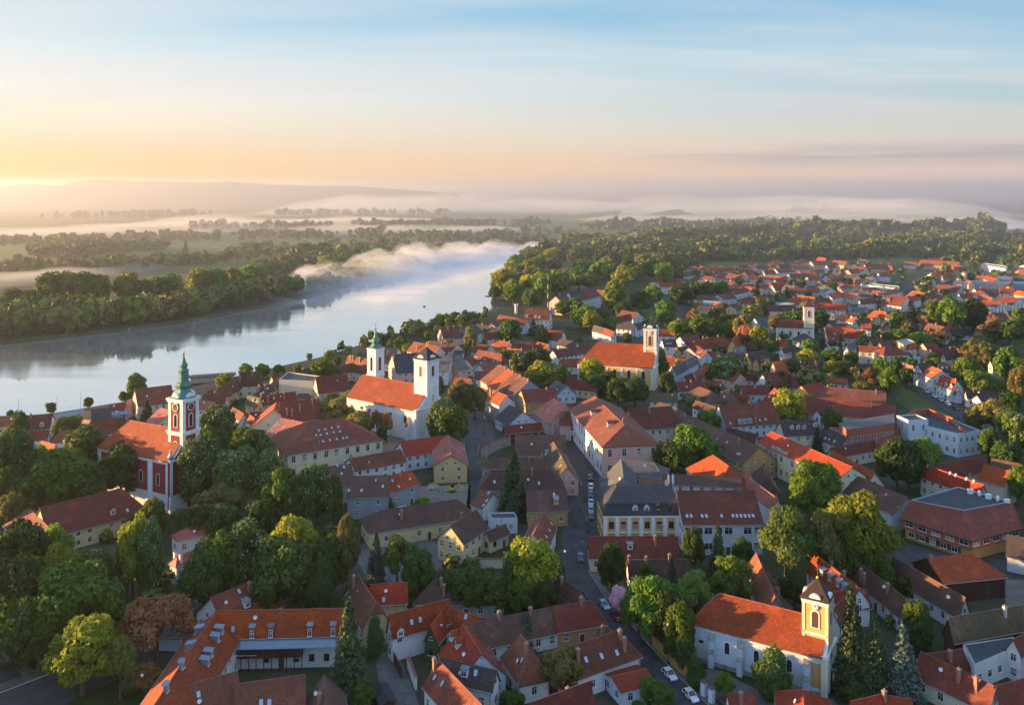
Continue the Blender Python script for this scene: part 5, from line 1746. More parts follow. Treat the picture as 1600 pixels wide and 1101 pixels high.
tb = tower(h, fx - 3.4, 0, 7.0, 10, 31.5, 'white', 'trim', 'slate', [(4.3, 0), (4.35, .15), (2.6, 1.9), (1.2, 3.4), (.15, 4.6)], bands=((20.6, .12, .35), (31.0, .35, .5)), belfry=(24.6, 1.5, 4.2), arcs=True, crossh=2.4, crossmat='brass', small=((14.5, .5, 2.6),), pil=.9)
# the low sacristy of the white church
house('p', 640, 1000, 720, 985, 560, 1180, 5, 9, 'gg', 'rust', 'white', 'low sacristy with brown roof leaning on the white hill church', cat='chapel', name='sacristy')
# white tower with the small green helm
c = P(587, 655)
h = House()
h.root = thing('bell_tower', 'church tower', (c.x, c.y, 0), WHITE.root.rotation_euler.z, 'slim white bell tower with green copper helm above the roofs', None, None, (588, 560))
tower(h, 0, 0, 5.0, 0, 31.5, 'white', 'trim', 'copper', [(3.0, 0), (3.05, .2), (2.4, .9), (1.8, 1.7), (1.7, 2.1), (2.15, 2.8), (2.0, 3.7), (1.3, 4.3), (1.0, 4.8), (.75, 5.7), (.42, 6.9), (.18, 8.0)],
      bands=((19.6, .4, .5), (31.0, .3, .5)), belfry=(21.8, 1.4, 6.0), nroof=8, crossh=3.0, crossmat='iron', small=((14.5, 1.1, 3.2),), pil=.9, pane='glass')
h.root.rotation_euler = (0, 0, WHITE.root.rotation_euler.z)
# yellow church
h = house('K', 1470, 770, 1925, 797, 1700, 965, 11, 21, 'hg', 'red', 'gold', 'big yellow church with bright red roof and yellow tower', 'church', 'church', win=None, gutter=False)
YEL = h
sd = '-' if h.cam.y < 0 else '+'
church_windows(h, sd, 5, 4.8, 1.7, 4.6)
strips(h, sd, 5, 10.2, .9)
fo, fx = facade(h, 'B', 22.5, 'paleyellow')
arch_opening(h.root, fx, 0, 7, math.pi / 2, 1.4, 4.2, 'trim', 'glass', 'window')
arch_opening(h.root, fx, 0, .1, math.pi / 2, 2.2, 4.4, 'trim', 'door', 'portal')
tower(h, fx - 3.6, 0, 6.4, 11, 30, 'gold', 'trim', 'slate', HELM(6.4, 4.6), bands=((19.6, .35, .6), (29.3, .45, .7)), belfry=(21.2, 1.6, 5.0), clocks=(27.9, .85), arcs=True, crossh=3.2, small=(), pil=1.3, face='trim', hands='iron')
# small cream church on the right
h = house('s', 150, 150, 548, 164, 300, 255, 8, 13, 'hg', 'redbrown', 'paleyellow', 'small cream church with dark red roof and cream tower', 'church', 'church', win=None, gutter=False)
sd = '-' if h.cam.y < 0 else '+'
church_windows(h, sd, 4, 2.6, 1.5, 3.2)
strips(h, sd, 4, 7.6, .8)
tower(h, h.xB - 2.9, 0, 6.4, 0, 22.5, 'paleyellow', 'trim', 'rust', HELM(6.4, 6.0), bands=((13.6, .3, .5), (21.9, .4, .6)), belfry=(15.6, 1.5, 4.6), crossh=2.4, pil=1.0, small=((4.5, 1.0, 2.2),))
# white buttressed church with the yellow tower at the right front
h = house('D', 640, 415, 1292, 574, 900, 722, 7.7, 13.6, 'hg', 'red', 'bluewhite', 'white buttressed church with smooth red roof and lit yellow tower', 'church', 'church', win=None, gutter=True, hipf=1.05)
FR = h
sd = '-' if h.cam.y < 0 else '+'
ss = -1 if sd == '-' else 1
L_ = h.wB - h.wA
for f in (.17, .40, .64, .90):
    bt = MB()
    x = h.wA + L_ * f
    y0 = ss * h.iy
    bt.prism([(x - .55, y0), (x + .55, y0), (x + .55, ss * (h.iy + 1.3)), (x - .55, ss * (h.iy + 1.3))], 0, 3.2, 0)
    bt.prism([(x - .55, y0), (x + .55, y0), (x + .55, ss * (h.iy + .8)), (x - .55, ss * (h.iy + .8))], 3.2, 5.8, 0)
    for (za, zb, ya, yb2) in ((5.8, 6.8, h.iy + .95, h.iy), (3.2, 3.9, h.iy + 1.45, h.iy + .75)):
        bt.face([(x - .68, ss * ya, za), (x + .68, ss * ya, za), (x + .68, ss * yb2, zb), (x - .68, ss * yb2, zb)], 1)
        bt.face([(x - .68, ss * ya, za - .14), (x + .68, ss * ya, za - .14), (x + .68, ss * ya, za), (x - .68, ss * ya, za)], 1)
        for q in (-.55, .55):
            bt.face([(x + q, ss * (ya - .15), za), (x + q, ss * yb2, za), (x + q, ss * yb2, zb - .05)], 0)
    bt.build('buttress', [MATS['W_bluewhite'], MATS['stonewall']], h.root)
ang = 0 if ss < 0 else math.pi
for f in (.29, .52, .77):
    window(h.root, h.wA + L_ * f, ss * h.iy, 3.3, ang, 1.0, 2.4, 'arch')
window(h.root, h.wA + L_ * .08, ss * h.iy, 4.2, ang, .8, .5, 'wood')
door(h.root, h.wA + L_ * .52, ss * h.iy, ang, 1.8, 2.6)
pl = MB()
pl.box(h.wA - .12, h.wB, min(ss * h.iy, ss * (h.iy + .12)), max(ss * h.iy, ss * (h.iy + .12)), 0, .9, 0)
pl.box(h.wA - .1, h.wB, min(ss * h.iy, ss * (h.iy + .22)), max(ss * h.iy, ss * (h.iy + .22)), 7.1, 7.4, 1)
pl.build('plinth_and_cornice', [MATS['stonewall'], MATS['trim']], h.root)
pn = MB()
xx = h.wA + L_ * .965
pn.box(xx - .95, xx + .95, min(ss * h.iy, ss * (h.iy + .06)), max(ss * h.iy, ss * (h.iy + .06)), 1.6, 6.4, 0)
pn.build('wall_panels', [MATS['W_ochre']], h.root)
fo, fx = facade(h, 'B', 13.0, 'paleyellow', extra=.1)
arch_opening(h.root, fx, 0, .1, math.pi / 2, 2.0, 3.6, 'trim', 'door', 'portal')
arch_opening(h.root, fx, 0, 6, math.pi / 2, 1.2, 2.2, 'trim', 'glass', 'window')
tower(h, fx - 2.55, 0, 4.9, 7, 18.0, 'yellow', 'trim', 'brown', [(2.85, 0), (2.95, .12), (2.65, .5), (2.0, 1.2), (1.35, 2.0), (.7, 2.8), (.15, 3.4)], bands=((17.5, .25, .4), (11.2, .1, .3)), belfry=(12.6, 1.3, 3.2), clocks=(16.8, .55), arcs=True, crossh=2.6, pil=.6, face='trim', hands='iron', crossmat='brass', pilmat='W_paleyellow')
# yellow mansard building
w0, w1 = P(*X('w', 80, 388), 8.7), P(*X('w', 778, 383), 8.7)
dr = Vector((w1.x - w0.x, w1.y - w0.y))
Lm = dr.length
rzm = math.atan2(dr.y, dr.x)
root = thing('mansard_building', 'building', (w0.x, w0.y, 0), rzm, 'yellow building with white pilasters and dark mansard roof')
THINGS[-1]['px'] = (1000, 800)
Dm = 15.5
mb = MB()
mb.box(0, Lm, .4, Dm, 0, 8.5, 0)
mb.build('wall', [MATS['W_yellow']], root)
mb = MB()
nb = 6
for i in range(nb + 1):
    x = .5 + (Lm - 1) * i / nb
    mb.box(x - .55, x + .55, .22, .4, 0, 8.2, 0)
mb.box(-.1, Lm + .1, .05, .42, 8.1, 8.6, 0)
mb.box(-.1, Lm + .1, .18, .4, 3.7, 4.0, 0)
mb.build('pilasters', [MATS['trim']], root)
for i in range(nb):
    x = .5 + (Lm - 1) * (i + .5) / nb
    for z in (1.0, 4.9):
        window(root, x, .4, z, 0, 1.25, 1.9, 'wood')
for i in range(4):
    for z in (1.0, 4.9):
        window(root, 0, 2.5 + i * 3.4, z, -math.pi / 2, 1.2, 1.9, 'wood')
mb = MB()


def ring(i0, z):
    return [(i0[0], i0[1], z), (i0[2], i0[1], z), (i0[2], i0[3], z), (i0[0], i0[3], z)]


rs = [ring((-.3, 0, Lm + .25, Dm + .3), 8.62), ring((-.3, 0, Lm + .25, Dm + .3), 8.8), ring((1.0, 1.3, Lm, Dm - 1), 11.6), ring((.85, 1.15, Lm + .1, Dm - .85), 11.75), ring((4.6, 7.0, Lm - .6, 9.0), 14.6)]
for a, b in zip(rs[:-1], rs[1:]):
    for i in range(4):
        j = (i + 1) % 4
        q = [a[i], a[j], b[j], b[i]]
        mb.face(q, 0, [(p[0] + p[1], p[2] * 1.2) for p in q])
mb.face(rs[-1], 0)
mb.build('roof', [MATS['R_slate']], root)
for i in range(4):
    x = Lm * (.42 + .155 * i)
    d_ = MB()
    d_.box(-.75, .75, 0, 1.4, 0, 1.7, 0)
    d_.face([(-.95, -.25, 1.65), (0, -.25, 2.45), (0, 1.6, 2.45), (-.95, 1.6, 1.65)], 1)
    d_.face([(.95, -.25, 1.65), (.95, 1.6, 1.65), (0, 1.6, 2.45), (0, -.25, 2.45)], 1)
    d_.face([(-.75, -.02, 1.7), (.75, -.02, 1.7), (0, -.02, 2.35)], 0)
    o = d_.build('dormer', [MATS['trim' if i < 2 else 'woodframe'], MATS['R_slate']], root)
    o.location = (x, .55, 9.3)
    window(o, 0, 0, .25, 0, .95, 1.2, 'white' if i < 2 else 'wood')
chimney(root, Lm * .9, 7.5, 13.4, 16.0, mat='chimneyplaster')
house('I', 42, 692, 62, 862, -32, 905, 8.7, 13.2, 'gg', 'grey', 'yellow', 'grey tin roofed wing of the mansard building along the street', cat='building', name='building', rows=2, ww=1.2, wh=1.9, nowin='AB')
house('I', 62, 697, 240, 715, 200, 805, 8, 11, 'gh', 'grey', 'orange', 'grey roofed rear wing with orange wall behind the mansard building', cat='building', name='building')
# pediment of the pale yellow building is part of a portico of its own wall
# brick building with deck
zt = 9.4
eave = [P(*X('J', 490, 1055), 5.6), P(*X('E', 935, 100), 5.6), P(*X('E', 1250, 20), 5.6)]
top = [P(*X('J', 555, 945), zt), P(*X('J', 885, 1010), zt), P(*X('J', 1180, 955), zt), P(*X('J', 850, 862), zt)]
root = thing('deck_building', 'building', (top[1].x, top[1].y + 12, 0), 0, 'ochre and brick building with sunken dark roof deck')
THINGS[-1]['px'] = (1505, 815)
o_ = root.location
e2 = [(p.x - o_.x, p.y - o_.y) for p in eave]
t2 = [(p.x - o_.x, p.y - o_.y) for p in top]
bk = (e2[0][0] + e2[2][0] - e2[1][0], e2[0][1] + e2[2][1] - e2[1][1])
e4 = [e2[0], e2[1], e2[2], bk]
cc = (sum(p[0] for p in e4) / 4, sum(p[1] for p in e4) / 4)
sh = lambda f: [(cc[0] + (p[0] - cc[0]) * f, cc[1] + (p[1] - cc[1]) * f) for p in e4]
mb = MB()
mb.prism(sh(.90), 0, 3.0, 0)
mb.build('ground_floor', [MATS['W_ochre']], root)
mb = MB()
mb.prism(sh(.955), 3.0, 3.7, 0)
mb.prism(sh(.94), 3.7, 5.5, 0)
mb.build('upper_floor', [MATS['W_brick']], root)
mb = MB()
e4b, t4 = sh(1.0), t2
for i in range(4):
    j = (i + 1) % 4
    q = [(*e4b[i], 5.6), (*e4b[j], 5.6), (*t4[j], zt), (*t4[i], zt)]
    l = math.dist(e4b[i], e4b[j])
    mb.face(q, 0, [(0, 0), (l, 0), (l * .8, 5), (l * .2, 5)])
    q = [(*e4b[i], 5.35), (*e4b[j], 5.35), (*e4b[j], 5.6), (*e4b[i], 5.6)]
    mb.face(q, 1)
mb.face([(*p, 5.36) for p in e4b[::-1]], 1)
mb.build('roof', [MATS['R_redbrown'], MATS['woodframe']], root)
tc_ = (sum(p[0] for p in t4) / 4, sum(p[1] for p in t4) / 4)
ti = [(tc_[0] + (p[0] - tc_[0]) * .93, tc_[1] + (p[1] - tc_[1]) * .93) for p in t4]
mb = MB()
mb.prism(ti, zt - 1.0, zt - .5, 0)
for i in range(4):
    j = (i + 1) % 4
    mb.face([(*t4[i], zt + .05), (*t4[j], zt + .05), (*ti[j], zt + .05), (*ti[i], zt + .05)], 1)
    mb.face([(*ti[j], zt - .5), (*ti[i], zt - .5), (*ti[i], zt + .05), (*ti[j], zt + .05)], 1)
mb.build('roof_deck', [MATS['tar'], MATS['zinc']], root)
e94 = sh(.94)
for i in range(2):
    a, b = Vector(e94[i]), Vector(e94[i + 1])
    d = (b - a).normalized()
    n = int((b - a).length / 3.4)
    for k in range(n):
        p = a + (b - a) * (k + .5) / n
        window(root, p.x, p.y, 3.85, math.atan2(d.y, d.x), 2.3, 1.3, 'white')
a, b = Vector(sh(.9)[0]), Vector(sh(.9)[1])
for k in range(5):
    p = a + (b - a) * (k + .6) / 6
    window(root, p.x, p.y, .9, math.atan2((b - a).y, (b - a).x), 1.6, 1.5, 'shut' if k else 'white')
for k in range(5):
    ob = MB()
    if k % 2:
        ob.lathe([(.3, 0), (.45, .3), (.5, 1.2), (.3, 1.6), (.05, 1.8)], 10)
    else:
        ob.box(-.7, .7, -.45, .45, 0, 1.3, 0)
        ob.box(-.75, .75, -.5, .5, 1.3, 1.4, 0)
    oo = ob.build('roof_vent', [MATS['white_metal']], root)
    p = Vector(ti[3]).lerp(Vector(ti[2]), .2 + .18 * k)
    oo.location = (p.x, p.y - 1.5, zt - .5)
# white modern block with brick roof storey
block('J', [(475, 432), (545, 462), (668, 458), (590, 425)], 11, 'bluewhite', 'tar', 'white stair tower block of the modern white building', rows=2, ww=.9, wh=2.2, step=4, name='modern_block')
rt, py_ = block('J', [(548, 470), (850, 545), (990, 525), (830, 462), (670, 402), (588, 410)], 8.6, 'bluewhite', 'tar', 'long white modern building with flat roof and paired windows', rows=2, ww=.9, wh=1.7, step=2.6, name='modern_block')
mb = MB()
bw = [P(*X('J', *q), 11.0) for q in ((540, 418), (590, 391), (668, 383), (820, 442), (895, 500))]
for a_, b_ in zip(bw[:-1], bw[1:]):
    d_ = Vector((b_.x - a_.x, b_.y - a_.y)).normalized()
    n_ = Vector((-d_.y, d_.x)) * .25
    o_ = rt.location
    mb.prism([(a_.x - o_.x + n_.x, a_.y - o_.y + n_.y), (b_.x - o_.x + n_.x, b_.y - o_.y + n_.y), (b_.x - o_.x - n_.x, b_.y - o_.y - n_.y), (a_.x - o_.x - n_.x, a_.y - o_.y - n_.y)], 8.6, 11.0 if a_ is not bw[3] else 9.8, 0)
mb.build('brick_parapet', [MATS['W_brick']], rt)
block('J', [(165, 515), (460, 475), (460, 415), (120, 475)], 10.6, 'brick', 'R_grey', 'orange brick hall with a row of tall slit windows', rows=1, ww=.6, wh=4.2, step=1.6, parapet=0, name='brick_block', winsides=None)
block('J', [(175, 556), (515, 507), (515, 470), (60, 508)], 6.6, 'brick', 'tar', 'lower brick block with flat dark roof in front of the brick hall', rows=1, ww=.6, wh=1.8, step=1.7, name='brick_block')
# pediment front
# tall white cylindrical tower, monument, masts, antennas
c = P(*X('M', 1087, 532))
root = thing('water_tower', 'tower', (c.x, c.y, 0), 0, 'white round tower standing by the station')
mb = MB()
mb.lathe([(2.5, 0), (2.5, 8), (2.8, 8.4), (2.8, 10)], 20)
mb.build('shaft', [MATS['W_cream']], root)
mb = MB()
mb.lathe([(2.95, 10), (2.95, 10.4), (1.5, 11.4), (.3, 11.8)], 20)
mb.build('cap', [MATS['chimneycap']], root)
c = P(806.4, 490)
root = thing('monument', 'monument', (c.x, c.y, 0), 0, 'white forked monument on the river promenade')
mb = MB()
mb.lathe([(1.3, 0), (1.1, 4.5), (1.4, 5.5)], 10)
for k in range(3):
    an = k * 2.094 + .5
    mb.bar((0, 0, 5.2), (2.0 * math.cos(an), 1.2 * math.sin(an), 8.2), .7, 0, 7, .45)
mb.build('column', [MATS['W_white']], root)
c = P(856, 480)
root = thing('radio_mast', 'mast', (c.x, c.y, 0), 0, 'thin tall radio mast rising above the brown hall')
mb = MB()
for k in range(8):
    mb.bar((0, 0, k * 4), (0, 0, k * 4 + 4), .34 - .03 * k, k % 2, 6)
mb.build('shaft', [MATS['white_metal'], MATS['car_red']], root)
for k, (ax, ay) in enumerate(((330, 860), (358, 860))):
    c = P(*X('I', ax, ay), 14.4)
    root = thing('antenna_mast', 'antenna', (c.x, c.y, 13.6), 0, ['left one of two sunlit antenna masts on the mansard building', 'right one of two sunlit antenna masts on the mansard building'][k], 'antenna masts on the roof')
    THINGS[-1]['px'] = X('I', ax, 820)
    mb = MB()
    mb.bar((0, 0, 0), (0, 0, 4.6), .07, 0, 6)
    mb.build('pole', [MATS['white_metal']], root)
    mb = MB()
    for q in range(3):
        an = q * 2.1
        mb.box(.22 * math.cos(an) - .1, .22 * math.cos(an) + .1, .22 * math.sin(an) - .1, .22 * math.sin(an) + .1, 1.6, 4.0, 0)
    mb.build('antenna_panels', [MATS['white_metal']], root)
# ---------------------------------------------------------------- every tree of the town: x, top row, foot row, width, kind
TOWN_TREES = [
    # foreground left park
    (130, 965, 1085, 112, 'y', 'big sunlit yellow green tree by the footpath in the left corner'), (188, 985, 1090, 52, 'a', 'thin airy tree right beside the big yellow green one'),
    (245, 915, 1040, 122, 'o', 'wide coppery orange tree by the pavilion'), (30, 868, 1020, 105, 'd'), (115, 880, 1020, 135, 'g'), (28, 930, 1045, 90, 'd'),
    (35, 815, 950, 90, 'd'), (88, 822, 930, 55, 'g'), (95, 850, 960, 75, 'y'), (147, 856, 940, 55, 'c'), (60, 960, 1050, 80, 'd'), (150, 905, 1010, 80, 'g'),
    (207, 805, 935, 52, 'y'), (234, 812, 935, 45, 'c'), (187, 850, 940, 26, 's'), (322, 850, 965, 80, 'd'), (338, 835, 955, 88, 'g'), (385, 812, 940, 85, 'c'), (440, 838, 960, 100, 'd'),
    (458, 805, 900, 75, 'y'), (500, 868, 965, 46, 'p', 'dark column shaped cypress behind the long red roof'), (541, 808, 930, 50, 'l'), (420, 890, 965, 60, 'd'), (510, 835, 940, 50, 'd'), (480, 880, 960, 60, 'd'),
    (587, 830, 918, 36, 'b'), (621, 828, 920, 50, 'a'), (652, 855, 945, 55, 'd'), (545, 938, 1082, 62, 's', 'biggest spruce standing before the wooden veranda house'), (568, 1066, 1110, 42, 'g'), (586, 960, 1030, 26, 'p'),
    (228, 1030, 1085, 55, 'o', 'low dark reddish shrub tree beside the zinc dormers'), (205, 1045, 1090, 28, 'c'),
    # foreground centre
    (828, 838, 940, 88, 'y', 'big round yellow green tree beside the main street'), (735, 885, 960, 62, 'd'), (765, 892, 960, 62, 'd'), (812, 905, 965, 45, 'g'), (793, 868, 955, 38, 's'), (852, 908, 965, 45, 'd'), (700, 890, 950, 40, 'd'),
    (822, 958, 1015, 40, 'b', 'small silvery blue spruce between red roofs'), (878, 1010, 1090, 72, 'l', 'round olive tree in the red roofed courtyard'), (800, 1078, 1115, 40, 'g'),
    (955, 848, 930, 48, 'd'), (1020, 900, 1008, 82, 'g', 'largest bright green tree beside the lane with white cars'), (998, 912, 992, 52, 'g'), (1086, 885, 965, 58, 'a'), (1143, 868, 955, 62, 'g'),
    (1083, 825, 895, 36, 'd'), (1122, 821, 898, 32, 's'), (1160, 840, 890, 38, 'd'), (1050, 872, 930, 26, 's'), (970, 908, 970, 36, 'k', 'pink blossoming tree beside the lane'), (1052, 920, 975, 36, 'a'), (1010, 880, 930, 28, 'g'),
    (1228, 782, 915, 92, 'a', 'tall pale willow like tree right of the white school'), (1292, 792, 915, 66, 'l'), (1342, 768, 905, 112, 'y', 'huge rounded yellow green crown right of the school'), (1268, 722, 820, 78, 'g'), (1330, 822, 915, 62, 'g'),
    (1366, 855, 925, 52, 'g'), (1385, 880, 935, 30, 'd'), (1240, 890, 950, 50, 'd'), (1290, 725, 800, 50, 'g'),
    (1207, 1008, 1092, 56, 'p', 'green cone shaped tree in front of the white buttressed church'), (1086, 1020, 1078, 30, 'p'), (1132, 1052, 1092, 32, 'g'), (1030, 1068, 1105, 45, 'g'), (1012, 1058, 1095, 32, 'g'),
    (1046, 922, 1022, 60, 'd'), (1064, 940, 1036, 48, 'g'), (1070, 995, 1050, 34, 'd'), (1050, 985, 1035, 30, 'd'), (1330, 918, 1085, 58, 's', 'tall spruce right behind the lit yellow church tower'), (1366, 962, 1090, 58, 's', 'golden lit spruce in the row of three'), (1411, 980, 1098, 66, 'b', 'pale grey spruce at the right end of the row'),
    (1350, 1010, 1092, 44, 's'), (1434, 938, 1015, 48, 'd'), (1430, 985, 1020, 36, 'd'), (1335, 1060, 1100, 34, 'p'), (1415, 900, 940, 34, 'd'), (1400, 905, 935, 26, 'l'),
    # around the red church
    (20, 668, 805, 75, 'd'), (60, 700, 795, 62, 'g'), (132, 665, 770, 78, 'd'), (88, 708, 805, 115, 'g', 'broad bright crown left of the red church'), (62, 752, 805, 52, 'a'), (102, 748, 805, 46, 'a'), (15, 768, 835, 42, 'l'), (140, 720, 795, 70, 'd'),
    (190, 690, 785, 74, 'd', 'dark tree touching the nave of the red church'), (217, 695, 775, 40, 'g'), (105, 649, 690, 46, 'd'), (218, 795, 835, 36, 'l'), (5, 730, 820, 50, 'd'), (240, 780, 850, 40, 'g'), (30, 640, 700, 26, 'd'),
    (341, 630, 725, 62, 'c', 'sunlit chestnut right of the green spire'), (312, 682, 800, 68, 'c'), (365, 695, 800, 78, 'c', 'large chestnut full of blossom candles right of the red church'), (421, 705, 805, 58, 'c'), (345, 755, 820, 85, 'l'), (388, 668, 745, 75, 'd'),
    (440, 735, 835, 62, 'g'), (491, 724, 828, 66, 'c', 'chestnut in front of the cream skylight house'), (330, 665, 760, 60, 'd'), (415, 690, 770, 40, 'g'), (300, 790, 850, 60, 'd'), (405, 780, 850, 60, 'd'), (460, 770, 840, 60, 'd'), (520, 745, 815, 34, 'g'),
    (300, 700, 790, 40, 'd'), (350, 790, 850, 60, 'd'),
    # church hill
    (527, 622, 675, 52, 'l'), (562, 640, 692, 44, 'l'), (546, 613, 655, 38, 'g'), (520, 613, 640, 30, 'c'), (589, 632, 690, 24, 'o'), (604, 640, 692, 24, 'o'), (597, 668, 695, 18, 'g'),
    (690, 624, 695, 48, 'c', 'dark blossoming tree hugging the white hill church'), (706, 634, 698, 55, 'g', 'round leafy tree in front of the white church tower'), (688, 660, 695, 40, 'g'), (722, 594, 655, 46, 'l', 'left one of two half bare trees on the church square'), (742, 600, 656, 40, 'l', 'right one of two half bare trees on the church square'),
    (687, 585, 625, 14, 'l'), (803, 708, 808, 56, 's', 'big brown tipped spruce among the brown roofs'), (660, 778, 805, 30, 'g'), (608, 776, 803, 15, 'p'), (1000, 1095, 1120, 30, 'd'),
    (813, 550, 590, 36, 'c'), (840, 545, 588, 48, 'd'), (850, 564, 606, 62, 'y'), (878, 575, 608, 30, 'g'), (924, 558, 610, 42, 'y'), (946, 580, 615, 44, 'd'), (992, 588, 640, 48, 'd'), (966, 590, 640, 40, 'd'), (930, 585, 620, 34, 'd'),
    (1082, 665, 742, 74, 'g', 'leafy courtyard tree behind the mansard building'), (1058, 692, 748, 58, 'd'), (1106, 640, 680, 38, 'g'), (1040, 690, 745, 40, 'd'),
    (1133, 557, 606, 52, 'c', 'round sunlit chestnut among the roofs right of the yellow church'), (1115, 575, 605, 30, 'd'), (1232, 610, 668, 58, 'y', 'bright yellow green tree by the dark dormered roof'), (1300, 640, 675, 34, 'g'), (1277, 668, 705, 18, 's'), (1146, 620, 640, 40, 'y'), (1085, 620, 645, 30, 'g'),
    (1402, 682, 768, 64, 'd'), (1442, 684, 765, 60, 'g'), (1420, 700, 770, 50, 'd'), (1545, 668, 722, 32, 'g'), (1572, 690, 732, 44, 'd'), (1552, 622, 680, 56, 'l'), (1590, 640, 725, 44, 'c', 'sunlit chestnut cut by the right edge of the photo'), (1592, 728, 790, 34, 'g'), (1575, 640, 690, 34, 'g'), (1520, 640, 680, 30, 'l'),
    (1300, 562, 592, 32, 'y'), (1322, 565, 592, 28, 'g'), (1360, 570, 615, 34, 'o'), (1386, 575, 618, 36, 'g'), (1376, 560, 595, 30, 'g'), (1400, 558, 602, 22, 'd'), (1417, 574, 606, 22, 'd'), (1270, 588, 605, 30, 'l'), (1350, 595, 625, 36, 'l'),
    (1512, 560, 612, 46, 'g'), (1527, 580, 625, 52, 'g'), (1560, 590, 620, 36, 'l'), (1540, 585, 622, 36, 'g'), (1487, 465, 522, 46, 'g'), (1520, 467, 518, 52, 'd'), (1460, 470, 515, 34, 'g'), (1555, 492, 535, 50, 'o', 'glowing golden round tree in the meadow at right'), (1552, 510, 535, 28, 'y'),
    (1522, 530, 572, 40, 'l'), (1538, 535, 575, 36, 'l'), (1512, 540, 572, 28, 'o'), (1575, 542, 602, 42, 'g'), (1592, 570, 640, 30, 'l'), (1580, 500, 540, 36, 'd'), (1585, 555, 595, 16, 's'), (1460, 560, 585, 30, 'g'), (1425, 560, 585, 22, 'g'),
    (1438, 520, 545, 40, 'g'), (1470, 515, 540, 40, 'o'), (1405, 515, 540, 30, 'g'), (1425, 478, 520, 26, 's'), (1402, 485, 520, 26, 'g'), (1418, 500, 535, 36, 'l'), (1595, 480, 530, 40, 'd'), (1498, 530, 550, 16, 's'), (1385, 520, 545, 26, 'd'),
    (1215, 490, 525, 34, 'l'), (1240, 486, 518, 46, 'd'), (1275, 485, 520, 40, 'd'), (1262, 545, 575, 32, 'y'), (1236, 560, 590, 34, 'd'), (1212, 565, 590, 34, 'd'), (1285, 510, 545, 15, 's'), (1313, 522, 552, 14, 's'), (1350, 522, 542, 14, 'p'), (1243, 579, 592, 14, 'k', 'small pink blossoming tree between red roofs at right'),
    (1222, 580, 612, 26, 's'), (1255, 595, 615, 24, 'd'), (1265, 530, 560, 28, 'g'), (1300, 545, 570, 28, 'g'), (1330, 550, 575, 24, 'g'), (1150, 555, 575, 20, 'd'), (1165, 560, 590, 16, 's'),
    (1166, 504, 545, 30, 'o', 'tall amber tree behind the big yellow church'), (1186, 508, 548, 32, 'y'), (1083, 480, 515, 27, 'o'), (1095, 490, 528, 36, 'g'), (1060, 500, 534, 36, 'g'), (1111, 498, 534, 40, 'g'), (1140, 490, 528, 36, 'd'), (1160, 492, 540, 34, 'l'), (1175, 474, 505, 32, 'd'), (1040, 470, 505, 36, 'g'),
    (1120, 480, 515, 30, 'd'), (1145, 500, 535, 30, 'g'), (1075, 512, 535, 26, 'd'), (1030, 545, 600, 30, 'd'), (1042, 580, 625, 30, 'd'), (1205, 530, 555, 26, 'd'), (1195, 470, 505, 16, 's'), (1230, 450, 475, 16, 's'), (1183, 445, 475, 18, 's'), (1130, 440, 470, 24, 'd'), (1065, 445, 475, 40, 'd'), (1090, 440, 472, 34, 'd'), (1105, 440, 470, 24, 'g'),
    (1040, 485, 510, 30, 'g'), (1010, 500, 520, 20, 'd'), (980, 520, 540, 16, 'g'), (1022, 545, 560, 10, 'y'), (960, 500, 520, 26, 'g'), (945, 500, 520, 26, 'd'),
    (735, 508, 552, 22, 'l', 'tall olive poplar among the riverside roofs'), (757, 514, 545, 14, 's'), (796, 498, 540, 38, 'd'), (833, 498, 525, 22, 's'), (846, 512, 542, 26, 'd'), (790, 545, 565, 18, 'g'), (820, 536, 552, 14, 'd'), (785, 548, 570, 20, 'd'), (710, 540, 555, 20, 'g'),
    (915, 478, 515, 42, 'g'), (905, 472, 510, 30, 'd'), (927, 485, 520, 36, 'y'), (880, 470, 495, 30, 'g'), (898, 466, 495, 28, 'g'), (940, 480, 515, 30, 'd'), (960, 438, 490, 40, 'y', 'bright crown right behind the stepped apartment houses'), (975, 470, 500, 30, 'd'), (1000, 455, 490, 36, 'd'), (1020, 445, 480, 30, 'g'),
    # riverside
    (505, 560, 598, 36, 'g'), (520, 572, 600, 26, 'g'), (384, 568, 592, 24, 'g'), (410, 568, 592, 24, 'g'), (436, 570, 592, 20, 'g'), (350, 584, 608, 26, 'y'), (465, 569, 582, 15, 'g'), (528, 557, 575, 12, 'd'), (556, 550, 575, 20, 'd'), (626, 525, 552, 26, 'd'), (635, 536, 554, 16, 'y'), (612, 530, 550, 18, 'd'),
    (668, 518, 538, 14, 'g'), (684, 508, 528, 15, 'g'), (700, 506, 525, 14, 'g'), (214, 584, 622, 30, 'g'), (192, 611, 630, 15, 'd'), (138, 620, 640, 15, 'd'), (79, 628, 650, 16, 'd'), (16, 640, 658, 14, 'd'), (365, 622, 640, 20, 'l'), (500, 625, 650, 24, 'c'),
    (205, 608, 630, 14, 'g'), (745, 498, 512, 12, 'g'), (715, 502, 518, 12, 'd'), (1580, 610, 650, 34, 'd'), (230, 625, 660, 24, 's'),
    # off the left edge: unseen park trees added below to shade the foreground
]
for r_ in TOWN_TREES:
    tree(*r_[:5], label=r_[5] if len(r_) > 5 else None, group=None)
